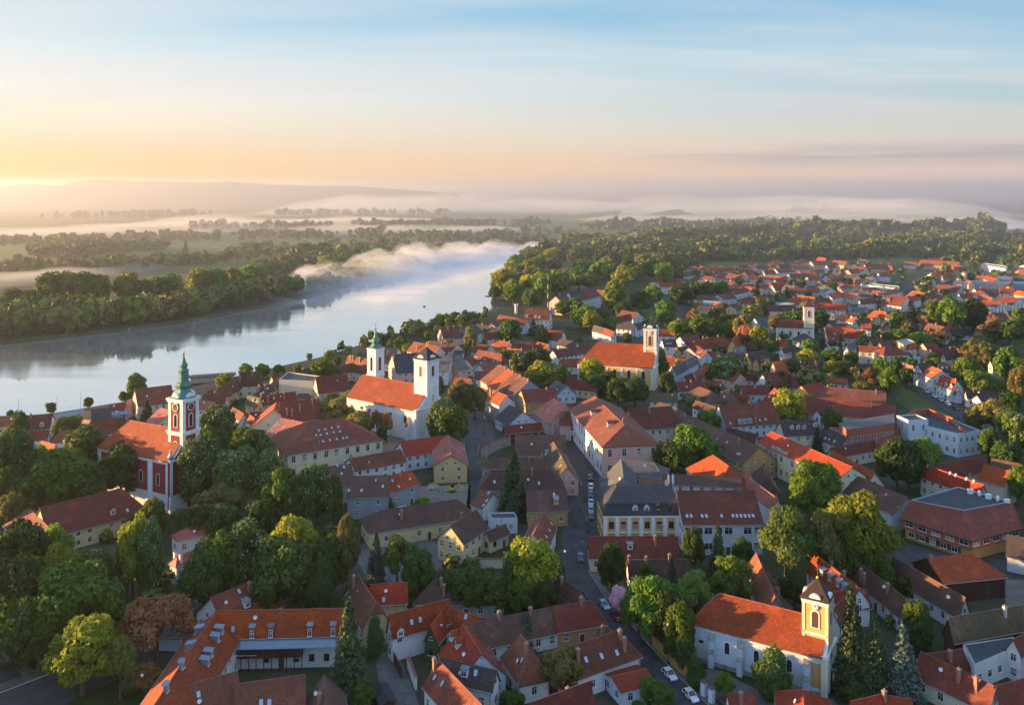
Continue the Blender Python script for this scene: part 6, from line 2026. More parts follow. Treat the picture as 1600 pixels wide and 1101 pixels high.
for (x, y, h_, w_) in ((-120, 175, 19, 13), (-140, 150, 20, 14), (-105, 140, 18, 12), (-118, 120, 19, 13), (-90, 112, 18, 12),
                       (-150, 120, 20, 14), (-175, 155, 20, 14), (-129, 190, 23, 12), (-135, 201, 23, 12), (-141, 212, 23, 12)):  # unseen trees, added to cast shade on the foreground roofs
    tree_at(Vector((x, y, 0)), h_ * .8 if h_ < 21 else h_, w_ * .9, R.choice('dgg'), 'unseen park tree added outside the left edge to shade the foreground', 'park trees beyond the left edge', 1100, to_px((x, y, 8)))

# wood on the near bank past the bend: crowns one can still tell apart
rw = random.Random(11)
WOOD_NEAR = [(776, 478), (782, 452), (800, 430), (850, 408), (960, 410), (1040, 425), (1060, 445), (1010, 452), (960, 455), (930, 455), (880, 470), (830, 490)]
tree(773, 447, 470, 19, 'd', 'lone round tree leaning over the water at the river bend')
for (x, y) in sorted(scatter_px(WOOD_NEAR, 62, rw), key=lambda p: p[1]):
    s_ = (y - HOR) / 100
    tree(x, y - rw.uniform(17, 25) * s_, y, rw.uniform(17, 26) * s_, rw.choice('ggdyygl'), None, 'wood on the near river bank', 1300)
# island bank opposite: the row of big poplars and willows that stand clear
for (x, yt, yb, w_, k) in ((78, 424, 482, 46, 'd'), (108, 422, 480, 44, 'l'), (138, 424, 480, 46, 'd'), (158, 430, 482, 32, 'd'), (198, 424, 478, 44, 'l'), (222, 436, 478, 34, 'd'), (262, 428, 470, 50, 'g'), (246, 432, 472, 36, 'g'), (312, 418, 462, 44, 'y'),
                         (338, 420, 460, 34, 'g'), (362, 416, 455, 36, 'l'), (394, 412, 450, 40, 'g'), (445, 396, 424, 26, 'l'), (425, 408, 430, 22, 'g'), (20, 450, 495, 44, 'd'), (48, 452, 495, 34, 'd'), (290, 376, 394, 11, 's'), (510, 398, 425, 34, 'y'), (545, 394, 420, 36, 'g'), (580, 392, 415, 34, 'd'), (615, 385, 408, 34, 'd')):
    tree(x, yt, yb, w_, k, None, 'tall trees on the opposite river bank', 2200)
# ---------------------------------------------------------------- ground, water, streets
def ground_mat():
    m, t, b = nt('ground')
    tc = t.nodes.new('ShaderNodeTexCoord')
    g = tc.outputs['Object']
    sep = t.nodes.new('ShaderNodeSeparateXYZ')
    t.links.new(g, sep.inputs[0])
    near = mixc(t, ramp(t, noise(t, g, .035, 5), .42, .6), (.035, .055, .016), (.085, .075, .058))
    near = mixc(t, ramp(t, noise(t, g, .3, 4), .4, .7, 0, .6), near, (.05, .065, .022))
    vo = t.nodes.new('ShaderNodeTexVoronoi')
    vo.inputs['Scale'].default_value = .0042
    mp = t.nodes.new('ShaderNodeMapping')
    mp.inputs['Scale'].default_value = (.45, 1.0, 1)
    mp.inputs['Rotation'].default_value = (0, 0, .35)
    t.links.new(g, mp.inputs[0])
    t.links.new(mp.outputs[0], vo.inputs['Vector'])
    cr = t.nodes.new('ShaderNodeValToRGB')
    t.links.new(vo.outputs['Color'], cr.inputs[0])
    e = cr.color_ramp.elements
    e[0].position, e[0].color = .0, (.075, .10, .022, 1)
    e[1].position, e[1].color = 1.0, (.11, .15, .035, 1)
    for p, c in ((.3, (.14, .19, .035, 1)), (.5, (.19, .18, .06, 1)), (.7, (.085, .12, .025, 1)), (.85, (.21, .18, .09, 1))):
        el = e.new(p)
        el.color = c
    far = mixc(t, ramp(t, noise(t, g, .012, 5), .4, .7, 0, .4), cr.outputs[0], (.09, .11, .035))
    f = ramp(t, sep.outputs['Y'], 900, 1300)
    t.links.new(mixc(t, f, near, far), b.inputs['Base Color'])
    b.inputs['Roughness'].default_value = .95
    b.inputs['Specular IOR Level'].default_value = .1
    MATS['ground'] = m


def surf_mat(name, col, var, scale, rough=.9, crack=None):
    m, t, b = nt(name)
    tc = t.nodes.new('ShaderNodeTexCoord')
    g = tc.outputs['Object']
    c = mixc(t, ramp(t, noise(t, g, scale, 6, .65), .35, .7), tuple(x * (1 - var) for x in col), tuple(x * (1 + var) for x in col))
    c = mixc(t, ramp(t, noise(t, g, scale * 9, 4), .5, .75, 0, .4), c, tuple(x * .6 for x in col))
    if crack:
        br = t.nodes.new('ShaderNodeTexBrick')
        br.inputs['Scale'].default_value = crack
        br.inputs['Color1'].default_value = (1, 1, 1, 1)
        br.inputs['Color2'].default_value = (.8, .8, .8, 1)
        br.inputs['Mortar'].default_value = (.5, .5, .5, 1)
        t.links.new(g, br.inputs['Vector'])
        c = mixc(t, 1.0, c, br.outputs['Color'], 'MULTIPLY')
    t.links.new(c, b.inputs['Base Color'])
    b.inputs['Roughness'].default_value = rough
    b.inputs['Specular IOR Level'].default_value = .2
    MATS[name] = m


ground_mat()
surf_mat('asphalt', (.062, .064, .068), .3, .25)
surf_mat('patch', (.035, .036, .038), .3, .5)
surf_mat('paving', (.16, .155, .145), .25, .35, .85, 1.4)
surf_mat('cobble', (.115, .11, .105), .3, .3, .85, 2.2)
surf_mat('lawn', (.035, .065, .014), .35, .25, .95)
surf_mat('meadow', (.07, .095, .026), .3, .12, .95)
surf_mat('gravelpath', (.20, .175, .14), .25, .4, .95)


def water_mat():
    m, t, b = nt('river_water')
    b.inputs['Base Color'].default_value = (.76, .73, .68, 1)
    b.inputs['Roughness'].default_value = .045
    b.inputs['IOR'].default_value = 1.5
    b.inputs['Metallic'].default_value = .78
    b.inputs['Specular IOR Level'].default_value = .8
    tc = t.nodes.new('ShaderNodeTexCoord')
    g = tc.outputs['Object']
    mp = t.nodes.new('ShaderNodeMapping')
    mp.inputs['Rotation'].default_value = (0, 0, -.75)
    mp.inputs['Scale'].default_value = (.5, 1.4, 1)
    t.links.new(g, mp.inputs[0])
    h1 = noise(t, mp.outputs[0], .16, 4, .6)
    h2 = noise(t, mp.outputs[0], .02, 3, .5)
    area = ramp(t, noise(t, mp.outputs[0], .006, 3), .4, .65, .25, 1.0)
    st = t.nodes.new('ShaderNodeMapping')
    st.inputs['Rotation'].default_value = (0, 0, -.75)
    st.inputs['Scale'].default_value = (.12, 1.0, 1)
    t.links.new(g, st.inputs[0])
    t.links.new(ramp(t, noise(t, st.outputs[0], .03, 5, .6), .42, .62, .03, .16), b.inputs['Roughness'])
    s = math_(t, 'ADD', math_(t, 'MULTIPLY', h1, area), math_(t, 'MULTIPLY', h2, 1.5))
    bp = t.nodes.new('ShaderNodeBump')
    bp.inputs['Strength'].default_value = .07
    bp.inputs['Distance'].default_value = 1.0
    t.links.new(s, bp.inputs['Height'])
    t.links.new(bp.outputs[0], b.inputs['Normal'])
    MATS['water'] = m


water_mat()
NEARB = [(-900, 790), (0, 652), (84, 645), (189, 628), (330, 597), (400, 580), (500, 558), (620, 521), (680, 506), (750, 491), (778, 482), (770, 470), (773, 455), (786, 440), (800, 423), (825, 405), (850, 394), (900, 385), (1000, 376), (1200, 366), (1400, 360), (1700, 357)]
FARB = [(-900, 640), (-300, 565), (0, 533), (100, 522), (200, 511), (300, 497), (400, 478), (500, 455), (560, 438), (640, 416), (700, 402), (760, 392), (850, 381), (1000, 364), (1200, 356), (1400, 351), (1700, 347)]
nb_ = [(-2600, -900), (-760, 60)] + [tuple(P(*p)[:2]) for p in NEARB]
fb_ = [(-3600, -900), (-1250, 60)] + [tuple(P(*p)[:2]) for p in FARB]
mb = MB()
near_poly = nb_ + [(30000, nb_[-1][1] + 6000), (30000, -900)]
far_poly = fb_ + [(30000, fb_[-1][1] + 9000), (30000, 42000), (-30000, 42000), (-30000, -900)]
mb.face([(x, y, 0) for x, y in near_poly[::-1]], 0)
mb.face([(x, y, 0) for x, y in far_poly], 0)
for ln, s in ((nb_, -1), (fb_, 1)):                           # the banks slope down into the water
    for a, b in zip(ln[:-1], ln[1:]):
        d = Vector((b[0] - a[0], b[1] - a[1])).normalized()
        n = Vector((-d.y, d.x)) * (3.0 if s < 0 else -4.0)
        mb.face([(a[0], a[1], 0), (b[0], b[1], 0), (b[0] + n.x, b[1] + n.y, -3.2), (a[0] + n.x, a[1] + n.y, -3.2)], 0)
structure('ground', mb, [MATS['ground']])
mb = MB()
wl_ = [(x, y) for x, y in nb_] + [(30000, 9000)] + [(30000, 12500)] + [(x, y) for x, y in fb_[::-1]]
ex = []
for i, (x, y) in enumerate(wl_):
    ex.append((x, y, -2.3))
mb.face(ex[::-1], 0)
structure('river', mb, [MATS['water']])


def sheet(name, t, pts, mat, z):
    mb = MB()
    w = [P(*X(t, *p), 0) for p in pts]
    a = sum(w[i].x * w[(i + 1) % len(w)].y - w[(i + 1) % len(w)].x * w[i].y for i in range(len(w)))
    if a < 0:
        w = w[::-1]
    if z > .05:                                                # a raised pavement has a real kerb
        mb.prism([(p.x, p.y) for p in w], .001, z + .02, 1, 0)
    else:
        mb.face([(p.x, p.y, z) for p in w], 0)
    return structure(name, mb, [MATS[mat], MATS['trim']])


sheet('main_street', '0', [(886, 700), (888, 760), (884, 810), (872, 880), (902, 930), (960, 990), (1035, 1070), (1068, 1115), (1122, 1115), (1062, 1058), (1003, 995), (975, 962), (940, 925), (918, 890), (926, 860), (941, 835), (938, 770), (930, 715), (912, 690)], 'asphalt', .012)
sheet('pavement', '0', [(926, 862), (944, 838), (943, 800), (935, 740), (928, 700), (940, 700), (950, 760), (950, 838), (930, 870)], 'paving', .11)
sheet('pavement', '0', [(918, 890), (940, 925), (975, 962), (1003, 995), (1062, 1058), (1122, 1115), (1136, 1115), (1072, 1056), (1012, 994), (985, 962), (950, 924), (930, 888)], 'paving', .11)
sheet('side_street', '0', [(733, 725), (752, 700), (775, 690), (790, 700), (755, 730), (752, 760), (748, 800), (735, 830), (728, 800), (732, 760)], 'asphalt', .012)
sheet('church_square', '0', [(690, 700), (740, 640), (765, 640), (775, 680), (760, 720), (735, 735), (715, 720)], 'cobble', .016)
sheet('church_hill_lawn', '0', [(500, 680), (560, 640), (660, 690), (620, 712), (560, 712)], 'gravelpath', .012)
sheet('yard', '0', [(585, 1020), (620, 1015), (640, 1060), (660, 1115), (600, 1115)], 'paving', .012)
sheet('church_yard', '0', [(1085, 1045), (1120, 1045), (1200, 1085), (1300, 1090), (1320, 1115), (1150, 1115), (1105, 1080)], 'paving', .012)
sheet('lane', '0', [(0, 1050), (110, 1015), (215, 985), (290, 960), (320, 990), (230, 1030), (140, 1075), (80, 1115), (0, 1115)], 'asphalt', .012)
sheet('footpath', '0', [(0, 1020), (38, 1058), (60, 1050), (0, 1005)], 'gravelpath', .02)
sheet('footpath', '0', [(0, 1082), (110, 1040), (240, 990), (236, 984), (105, 1030), (0, 1068)], 'paving', .1)
sheet('lawn', '0', [(0, 960), (90, 960), (200, 970), (110, 1012), (40, 1035), (0, 1000)], 'lawn', .008)
sheet('lawn', '0', [(110, 1095), (215, 1045), (250, 1060), (230, 1115), (100, 1115)], 'lawn', .016)
sheet('courtyard', '0', [(550, 860), (600, 830), (640, 820), (720, 870), (700, 900), (640, 910), (580, 915)], 'paving', .012)
sheet('building_yard', '0', [(590, 800), (650, 760), (735, 755), (735, 800), (640, 818)], 'gravelpath', .012)
sheet('school_yard', '0', [(1370, 880), (1420, 850), (1600, 880), (1700, 900), (1600, 935), (1440, 905)], 'asphalt', .012)
sheet('parking', '0', [(1560, 905), (1640, 905), (1640, 950), (1575, 950)], 'gravelpath', .018)
sheet('steep_street', '0', [(1420, 595), (1432, 590), (1470, 618), (1520, 648), (1600, 690), (1600, 705), (1500, 655), (1440, 620)], 'asphalt', .012)
sheet('slope_lawn', '0', [(1410, 600), (1440, 622), (1500, 658), (1560, 690), (1500, 690), (1440, 655), (1400, 625)], 'meadow', .008)
sheet('meadow', '0', [(1440, 500), (1520, 505), (1600, 520), (1600, 545), (1540, 540), (1480, 520)], 'meadow', .008)
sheet('flood_meadow', '0', [(975, 480), (985, 455), (1020, 458), (1055, 470), (1060, 490), (1045, 505), (1010, 510), (985, 500)], 'meadow', .008)
sheet('dam_road', '0', [(995, 455), (1030, 460), (1060, 473), (1067, 490), (1060, 500), (1056, 490), (1050, 475), (1026, 465), (995, 459)], 'asphalt', .016)
sheet('embankment_road', '0', [(0, 660), (84, 652), (189, 635), (330, 604), (400, 586), (500, 563), (620, 526), (680, 510), (778, 487), (775, 483), (680, 506.5), (620, 522), (500, 559), (400, 581), (330, 598), (189, 629), (84, 646), (0, 653)], 'asphalt', .012)
sheet('parking', '0', [(1400, 440), (1445, 432), (1450, 445), (1405, 455)], 'asphalt', .012)
sheet('market_street', '0', [(1110, 545), (1150, 540), (1160, 548), (1120, 560), (1090, 600), (1078, 600)], 'asphalt', .012)

rp = random.Random(3)
for k in range(14):                                            # repairs in the asphalt
    y = rp.uniform(715, 870)
    x = 888 + rp.uniform(3, 26) + (y - 700) * .03
    w_, d_ = rp.uniform(3, 8), rp.uniform(2, 9)
    sheet('asphalt_patch', '0', [(x, y), (x + w_, y), (x + w_ + .3, y + d_), (x - .2, y + d_)], 'patch' if k % 3 else 'paving', .018 + .001 * k)
for k in range(7):
    f = k / 7
    x, y = 930 + 120 * f, 915 + 150 * f
    sheet('asphalt_patch', '0', [(x, y), (x + 4, y - 2), (x + 12, y + 6), (x + 7, y + 9)], 'patch', .018 + .001 * k)

# ---------------------------------------------------------------- walls
def garden_wall(t, pts, h, th, mat, label, name='garden_wall', cat='wall', cap=True):
    w = [P(*X(t, *p), 0) for p in pts]
    root = thing(name, cat, (w[0].x, w[0].y, 0), 0, label)
    o = root.location
    THINGS[-1]['px'] = X(t, *pts[len(pts) // 2])
    mb, mc = MB(), MB()
    for a, b in zip(w[:-1], w[1:]):
        d = Vector((b.x - a.x, b.y - a.y)).normalized()
        n = Vector((-d.y, d.x)) * th / 2
        q = [(a.x - o.x + n.x, a.y - o.y + n.y), (b.x - o.x + n.x, b.y - o.y + n.y), (b.x - o.x - n.x, b.y - o.y - n.y), (a.x - o.x - n.x, a.y - o.y - n.y)]
        mb.prism(q, 0, h, 0)
        n *= 1.5
        q = [(a.x - o.x + n.x, a.y - o.y + n.y), (b.x - o.x + n.x, b.y - o.y + n.y), (b.x - o.x - n.x, b.y - o.y - n.y), (a.x - o.x - n.x, a.y - o.y - n.y)]
        mc.prism(q, h + .003, h + .14, 0)
    mb.build('wall', [MATS[mat]], root)
    if cap:
        mc.build('coping', [MATS['RC_rust']], root)
    return root


garden_wall('D', [(230, 735), (525, 1020)], 2.6, .45, 'W_ochre', 'long ochre boundary wall along the lane with white cars')
for k, (x, y, lab) in enumerate(((548, 1045, 'left white gate pillar at the end of the ochre wall'), (595, 1085, 'right white gate pillar at the end of the ochre wall'))):
    c = P(*X('D', x, y))
    root = thing('gate_pillar', 'gate pillar', (c.x, c.y, 0), .7, lab, 'gate pillars')
    mb = MB()
    mb.box(-.5, .5, -.5, .5, 0, 2.9, 0)
    mb.build('shaft', [MATS['W_bluewhite']], root)
    mb = MB()
    mb.lathe([(.95, 2.9), (.95, 3.02), (.1, 3.5)], 4, rot=math.pi / 4)
    mb.build('cap', [MATS['RC_brown']], root)
garden_wall('H', [(440, 690), (560, 625), (615, 610), (600, 560), (520, 470), (480, 400)], 3.5, .6, 'stonewall', 'old stone retaining wall curving round the church hill', 'retaining_wall')
garden_wall('H', [(418, 690), (425, 620), (520, 600)], 1.0, .5, 'stonewall', 'low stone parapet at the lower end of the church square', 'parapet_wall')
garden_wall('B', [(1130, 780), (1205, 940)], 2.2, .12, 'W_wood', 'brown plank fence closing the yard of the spruce', 'plank_fence', 'fence', False)
garden_wall('C', [(350, 255), (450, 262), (570, 262)], 2.4, .4, 'W_cream', 'pale garden wall with brown gate under the yellow gabled house')
garden_wall('C', [(860, 345), (930, 465), (925, 500)], 3.2, .4, 'W_greyblue', 'grey blue plastered wall at the street bend')
garden_wall('A', [(780, 780), (895, 760), (1110, 770)], 2.6, .4, 'W_bluewhite', 'pale wall with gate below the coppery tree')
garden_wall('t', [(960, 340), (1110, 345)], 2.0, .4, 'W_orange', 'sunlit ochre wall beside the black roofed cottage')
garden_wall('C', [(40, 1010), (0, 900), (-10, 880)], 2.6, .4, 'W_white', 'white yard wall left of the brown red house')
garden_wall('s', [(690, 560), (890, 600)], 1.8, .4, 'W_cream', 'pale street wall left of the white cubic house')
garden_wall('s', [(1060, 640), (1240, 700)], 1.6, .4, 'stonewall', 'low wall along the foot of the long cream house')

# ---------------------------------------------------------------- cars, lamps, small things
for k, (y, col, lab) in enumerate(((748, 'black', 'black car first in the parked row at the top of the main street'), (763, 'silver', 'silver grey car second in the parked row on the main street'), (775, 'darkblue', 'dark car between silver and pale blue ones on the main street'),
                                   (788, 'lightblue', 'pale blue car in the middle of the row on the main street'), (799, 'blue', 'blue car next to last in the row on the main street'), (809, 'black', 'black car nearest to the viewer in the row on the main street'))):
    car(923 + k * .1, y, 923.3, y + 30, col, lab)
car(907, 874, 909, 905, 'darkblue', 'dark car parked by the barrier at the street corner')
car(944, 948, 962, 968, 'lightblue', 'pale blue car parked where the lane bends')
car(963, 966, 982, 986, 'red', 'dark red car parked in front of the pink blossom')
car(1046, 1057, 1072, 1084, 'white', 'white car farther up of two on the lane by the ochre wall')
car(1079, 1090, 1105, 1117, 'white', 'white car nearer of two on the lane by the ochre wall')
car(*X('G', 1215, 1020), *X('G', 1260, 1010), 'lightblue', 'blue van parked in the yard by the grey wall', 'van', 'cars parked in yards')
for k, (x, y, col, lab) in enumerate(((1448, 613, 'silver', 'silver car parked high on the steep street terrace'), (1460, 620, 'white', 'white car second from the top of the steep street'), (1470, 626, 'silver', 'grey car in the middle of the steep street'), (1481, 632, 'white', 'white car low on the steep street'), (1494, 640, 'black', 'black car lowest on the steep street'))):
    car(x, y, x + 18, y + 11, col, lab)
car(*X('H', 645, 25 + 3.919 * 280 - 1060), *X('H', 660, 80), 'white', 'white car squeezed beside the courtyard terrace')
THINGS.pop() if False else None
car(701, 600, 703, 612, 'darkblue', 'dark car in the alley under the grey roofed houses')
car(600, 722 - 40 + 118, 612, 806, 'silver', 'silver car half hidden in the building yard')
for x, y, h_, lab in ((1044, 1036, 8, 'lamp post rising from the ochre boundary wall'), (222, 1101, 5.5, 'white globe lamp at the edge of the left lawn'), (29, 655, 8, 'leftmost lamp post of the embankment'), (89, 650, 8, 'lamp post between two round trees on the embankment'),
                      (126, 641, 8, 'lamp post left of the pink riverside house'), (757, 680, 7, 'lamp post on the cobbled church square'), (745, 665, 7, 'lamp post at the upper side of the church square'), (1300, 575, 8, 'lamp post by the white cubic house'),
                      (1328, 575, 8, 'lamp post before the long cream house'), (940, 742, 6, 'street lamp beside the parked car row'), (883, 905, 7, 'street lamp at the bend of the main street')):
    street_lamp(x, y, h_, lab)
for k, (x, y) in enumerate(((1388, 440), (1394, 442), (1408, 448), (1423, 450), (1470, 450), (1513, 440), (1541, 440), (1560, 442))):
    street_lamp(x, y, 18, None)
    THINGS[-1]['base'] = 'tall thin station mast'
# building yard
def heap(t, x, y, w, h_, mat, label, seed):
    g = random.Random(seed)
    c = P(*X(t, x, y))
    root = link('rubble_heap', None, None, (c.x, c.y, 0))
    reg(root, 'heap', label, 'heaps in the building yard', None, X(t, x, y))
    mb = MB()
    mb.lathe([(w * .5, -.1), (w * .42, h_ * .25), (w * .2, h_ * .7), (.2, h_ * .85)], 9)
    for k in range(26):
        a, r_ = g.uniform(0, 6.28), w / 2 * math.sqrt(g.random())
        s_ = g.uniform(.3, .9)
        z = max(0, h_ * (1 - r_ / (w / 2)))
        mb.lathe([(s_ * .5, z - .2), (s_ * .7, z + s_ * .2), (s_ * .35, z + s_ * .6)], 5, (r_ * math.cos(a), r_ * math.sin(a)), rot=g.uniform(0, 6))
    mb.build('rubble', [MATS[mat]], root)


heap('H', 140, 870, 4.5, 1.6, 'rubble', 'grey rubble heap in the building yard left', 1)
heap('H', 210, 885, 4, 1.3, 'rubble', 'flatter rubble heap in the middle of the building yard', 2)
heap('H', 310, 885, 4.5, 1.5, 'stonewall', 'brown rubble heap under the yellow gabled wall', 3)
c = P(*X('H', 262, 893))
root = thing('excavator', 'excavator', (c.x, c.y, 0), .3, 'small yellow excavator in the building yard')
mb = MB()
mb.box(-1.2, 1.2, -.9, -.5, 0, .55, 1)
mb.box(-1.2, 1.2, .5, .9, 0, .55, 1)
mb.build('tracks', [MATS['tyre'], MATS['tyre']], root)
mb = MB()
mb.box(-1.2, .7, -.8, .8, .6, 1.4, 0)
mb.build('body', [MATS['excavator']], root)
mb = MB()
mb.box(-.4, .6, -.1, .75, 1.41, 2.5, 0)
mb.build('cab', [MATS['glass']], root)
mb = MB()
mb.bar((.6, -.4, 1.2), (2.2, -.4, 2.7), .16, 0, 5)
mb.bar((2.2, -.4, 2.7), (3.3, -.4, 1.2), .13, 0, 5)
mb.box(3.0, 3.7, -.8, 0, .5, 1.2, 0)
mb.build('arm', [MATS['excavator']], root)
# boats far out on the water
for k, (x, y, lab) in enumerate(((773, 438, 'small dark boat nearest the wooded bend'), (663, 479, 'small dark boat alone on open water'), (761, 463, 'small boat close to the lone leaning tree'))):
    c = P(x, y, -2.3)
    root = thing('rowing_boat', 'boat', (c.x, c.y, -2.3), .5 + k, lab, 'small boats on the river')
    mb = MB()
    hull = [(-2.6, 0), (-2.2, .8), (0, 1.0), (1.8, .7), (2.9, 0), (1.8, -.7), (0, -1.0), (-2.2, -.8)]
    low = [(x_ * .8, y_ * .55) for x_, y_ in hull]
    n = len(hull)
    for i in range(n):
        j = (i + 1) % n
        mb.face([(*low[i], -.15), (*low[j], -.15), (*hull[j], .6), (*hull[i], .6)], 0)
    mb.face([(*p, .25) for p in low], 0)
    mb.build('hull', [MATS['W_wood']], root)
    mb = MB()
    for xx in (-1.2, .3, 1.5):
        mb.box(xx - .15, xx + .15, -.75, .75, .38, .46, 0)
    mb.build('seat', [MATS['woodframe']], root)
# ferry pontoon by the bank
c = P(332, 592)
root = thing('pontoon', 'landing stage', (c.x, c.y, -2.3), .35, 'dark landing stage moored at the embankment right of the green spire')
mb = MB()
mb.box(-14, 14, -4, 4, -.3, 1.2, 0)
mb.build('hull', [MATS['W_wood']], root)
mb = MB()
mb.box(-11, 11, -3, 3, 1.25, 4.2, 0)
mb.build('cabin', [MATS['W_stone']], root)
mb = MB()
mb.box(-12, 12, -3.6, 3.6, 4.21, 4.5, 0)
for k in range(14):
    mb.box(-12 + k * 1.8, -11.9 + k * 1.8, -3.6, -3.5, 4.5, 5.6, 0)
    mb.box(-12 + k * 1.8, -11.9 + k * 1.8, 3.5, 3.6, 4.5, 5.6, 0)
mb.build('roof', [MATS['iron']], root)

# ---------------------------------------------------------------- far woods that read as one mass
def wood(name, poly, n, h0, h1, seed, kinds=(4, 4, 2, 2), lod=60, dens=1.0):
    rr = random.Random(seed)
    rows = []
    for (x, y) in scatter_px(poly, n, rr):
        p = P(x, y)
        q = math.sin(p.x * .021 + seed) * math.sin(p.y * .017 - seed) + .6 * math.sin(p.x * .053 - p.y * .031)
        if q < -.75 and rr.random() < .7:
            continue
        hh = rr.uniform(h0, h1) * (1 + .22 * q) * (1.25 if rr.random() < .1 else 1)
        rows.append((p.x, p.y, 0, hh * rr.uniform(.5, 1.15), hh))
    o = crown_cloud(name, rows, kinds, seed, lod)
    o['kind'] = 'stuff'
    return o


wood('wood', [(800, 425), (850, 392), (905, 384), (1000, 376), (1200, 368), (1400, 368), (1600, 372), (1600, 400), (1450, 405), (1380, 402), (1300, 408), (1180, 410), (1100, 408), (1090, 418), (1040, 425), (960, 410), (850, 408)], 1700, 15, 23, 21, lod=130)
wood('wood', [(1230, 366), (1400, 362), (1575, 363), (1575, 368), (1400, 368), (1230, 370)], 240, 26, 34, 22, lod=60)
wood('wood', [(1000, 378), (1230, 367), (1230, 374), (1000, 388)], 200, 20, 28, 23, lod=60)
wood('bank_thicket', [(-60, 540), (0, 531), (100, 520), (200, 509), (300, 495), (400, 476), (480, 458), (500, 445), (430, 445), (380, 455), (300, 468), (200, 482), (100, 488), (0, 498), (-60, 505)], 620, 12, 18, 24, (5, 4, 2, 3), 210)
wood('bank_thicket', [(490, 456), (560, 437), (640, 415), (700, 401), (760, 391), (850, 380), (850, 374), (760, 383), (690, 390), (620, 402), (550, 420), (480, 444)], 420, 10, 16, 25, (4, 4, 3, 2), 140)
wood('wood', [(380, 425), (480, 405), (560, 392), (640, 385), (640, 392), (570, 404), (490, 420), (420, 438)], 170, 12, 18, 26, lod=60)
wood('wood', [(0, 415), (150, 412), (300, 404), (440, 388), (700, 372), (850, 372), (850, 379), (700, 381), (460, 398), (330, 414), (160, 425), (0, 428)], 420, 10, 15, 27, (4, 3, 4, 3), 50)
wood('wood', [(40, 396), (130, 388), (230, 385), (260, 392), (140, 400), (60, 404)], 130, 14, 20, 28, (2, 6, 0, 2), 50)
wood('wood', [(0, 380), (60, 377), (60, 381), (0, 386)], 36, 12, 18, 29, (2, 6, 0, 2), 50)
wood('wood', [(70, 376), (250, 370), (420, 366), (700, 366), (900, 362), (900, 368), (700, 374), (420, 375), (240, 379), (80, 384)], 330, 10, 17, 30, (3, 5, 2, 2), 45)
wood('wood', [(540, 352), (700, 349), (860, 350), (860, 355), (700, 356), (560, 357)], 170, 12, 20, 31, (3, 6, 1, 1), 40)
wood('wood', [(300, 357), (520, 352), (520, 356), (300, 361)], 110, 12, 20, 32, (3, 6, 1, 1), 40)
wood('wood', [(880, 357), (1060, 350), (1200, 348), (1300, 350), (1200, 355), (1000, 364)], 260, 14, 22, 33, (3, 6, 1, 1), 40)
wood('wood', [(430, 335), (700, 333), (700, 335), (430, 338)], 70, 18, 28, 34, (3, 6, 1, 1), 36)
wood('wood', [(60, 340), (330, 337), (330, 339), (60, 343)], 60, 18, 28, 35, (3, 6, 1, 1), 36)
wood('wood', [(1230, 333), (1330, 331), (1330, 333), (1230, 335)], 30, 20, 30, 36, (3, 6, 1, 1), 36)
wood('wood', [(1500, 390), (1640, 385), (1640, 420), (1560, 425), (1500, 410)], 70, 12, 18, 37, lod=60)
wood('garden_trees', [(1290, 400), (1500, 402), (1600, 420), (1600, 470), (1500, 468), (1420, 462), (1330, 450), (1270, 440)], 60, 6, 11, 38, (4, 5, 2, 3), 110)
wood('garden_trees', [(1080, 420), (1270, 425), (1300, 470), (1290, 510), (1130, 520), (1075, 470)], 60, 6, 11, 39, (4, 5, 2, 3), 110)
wood('garden_trees', [(1100, 545), (1300, 520), (1420, 560), (1560, 560), (1600, 640), (1500, 620), (1300, 620), (1120, 640)], 46, 5, 8, 40, (4, 5, 2, 2), 160)
wood('garden_trees', [(1030, 425), (1290, 428), (1300, 520), (1180, 545), (1060, 520), (1040, 470)], 45, 6, 10, 46, (4, 5, 3, 3), 110)
wood('garden_trees', [(1290, 420), (1600, 430), (1600, 480), (1420, 500), (1300, 480)], 40, 6, 10, 47, (4, 5, 3, 3), 110)
wood('garden_trees', [(1280, 500), (1600, 490), (1600, 600), (1450, 570), (1290, 560)], 40, 5, 9, 48, (4, 5, 3, 4), 160)
wood('garden_trees', [(1040, 520), (1290, 545), (1300, 620), (1200, 660), (1060, 640)], 60, 4, 8, 49, (4, 5, 3, 2), 160)
wood('garden_trees', [(690, 500), (960, 490), (1000, 560), (860, 600), (700, 580)], 34, 4, 8, 50, (4, 5, 3, 2), 160)
wood('garden_trees', [(1625, 430), (1800, 440), (1960, 780), (1990, 1115), (1650, 1115), (1640, 700)], 300, 6, 13, 52, (4, 5, 3, 2), 200)
wood('garden_trees', [(-30, 690), (-220, 720), (-330, 1115), (-40, 1115)], 150, 4, 8, 53, (4, 5, 3, 2), 200)
wood('bank_shrubs', [(470, 568), (620, 525), (700, 506), (765, 491), (768, 496), (700, 514), (620, 534), (480, 576)], 75, 4, 10, 51, (4, 4, 3, 2), 160)
wood('garden_shrubs', [(700, 880), (880, 900), (880, 960), (720, 950)], 40, 2, 5, 41, (4, 6, 1, 1), 160)
wood('garden_shrubs', [(0, 790), (240, 850), (300, 960), (120, 1010), (0, 1000)], 60, 2, 5, 42, (4, 6, 1, 1), 160)
wood('garden_shrubs', [(980, 900), (1190, 880), (1220, 940), (1100, 970), (1060, 1050), (1000, 960)], 40, 2, 4.5, 43, (4, 6, 1, 1), 160)
wood('garden_shrubs', [(1300, 860), (1440, 900), (1450, 1020), (1330, 1080), (1310, 960)], 40, 2, 4.5, 44, (4, 6, 1, 1), 160)
wood('garden_shrubs', [(400, 780), (540, 800), (560, 900), (430, 950), (300, 920)], 50, 2, 5, 45, (4, 6, 1, 1), 160)

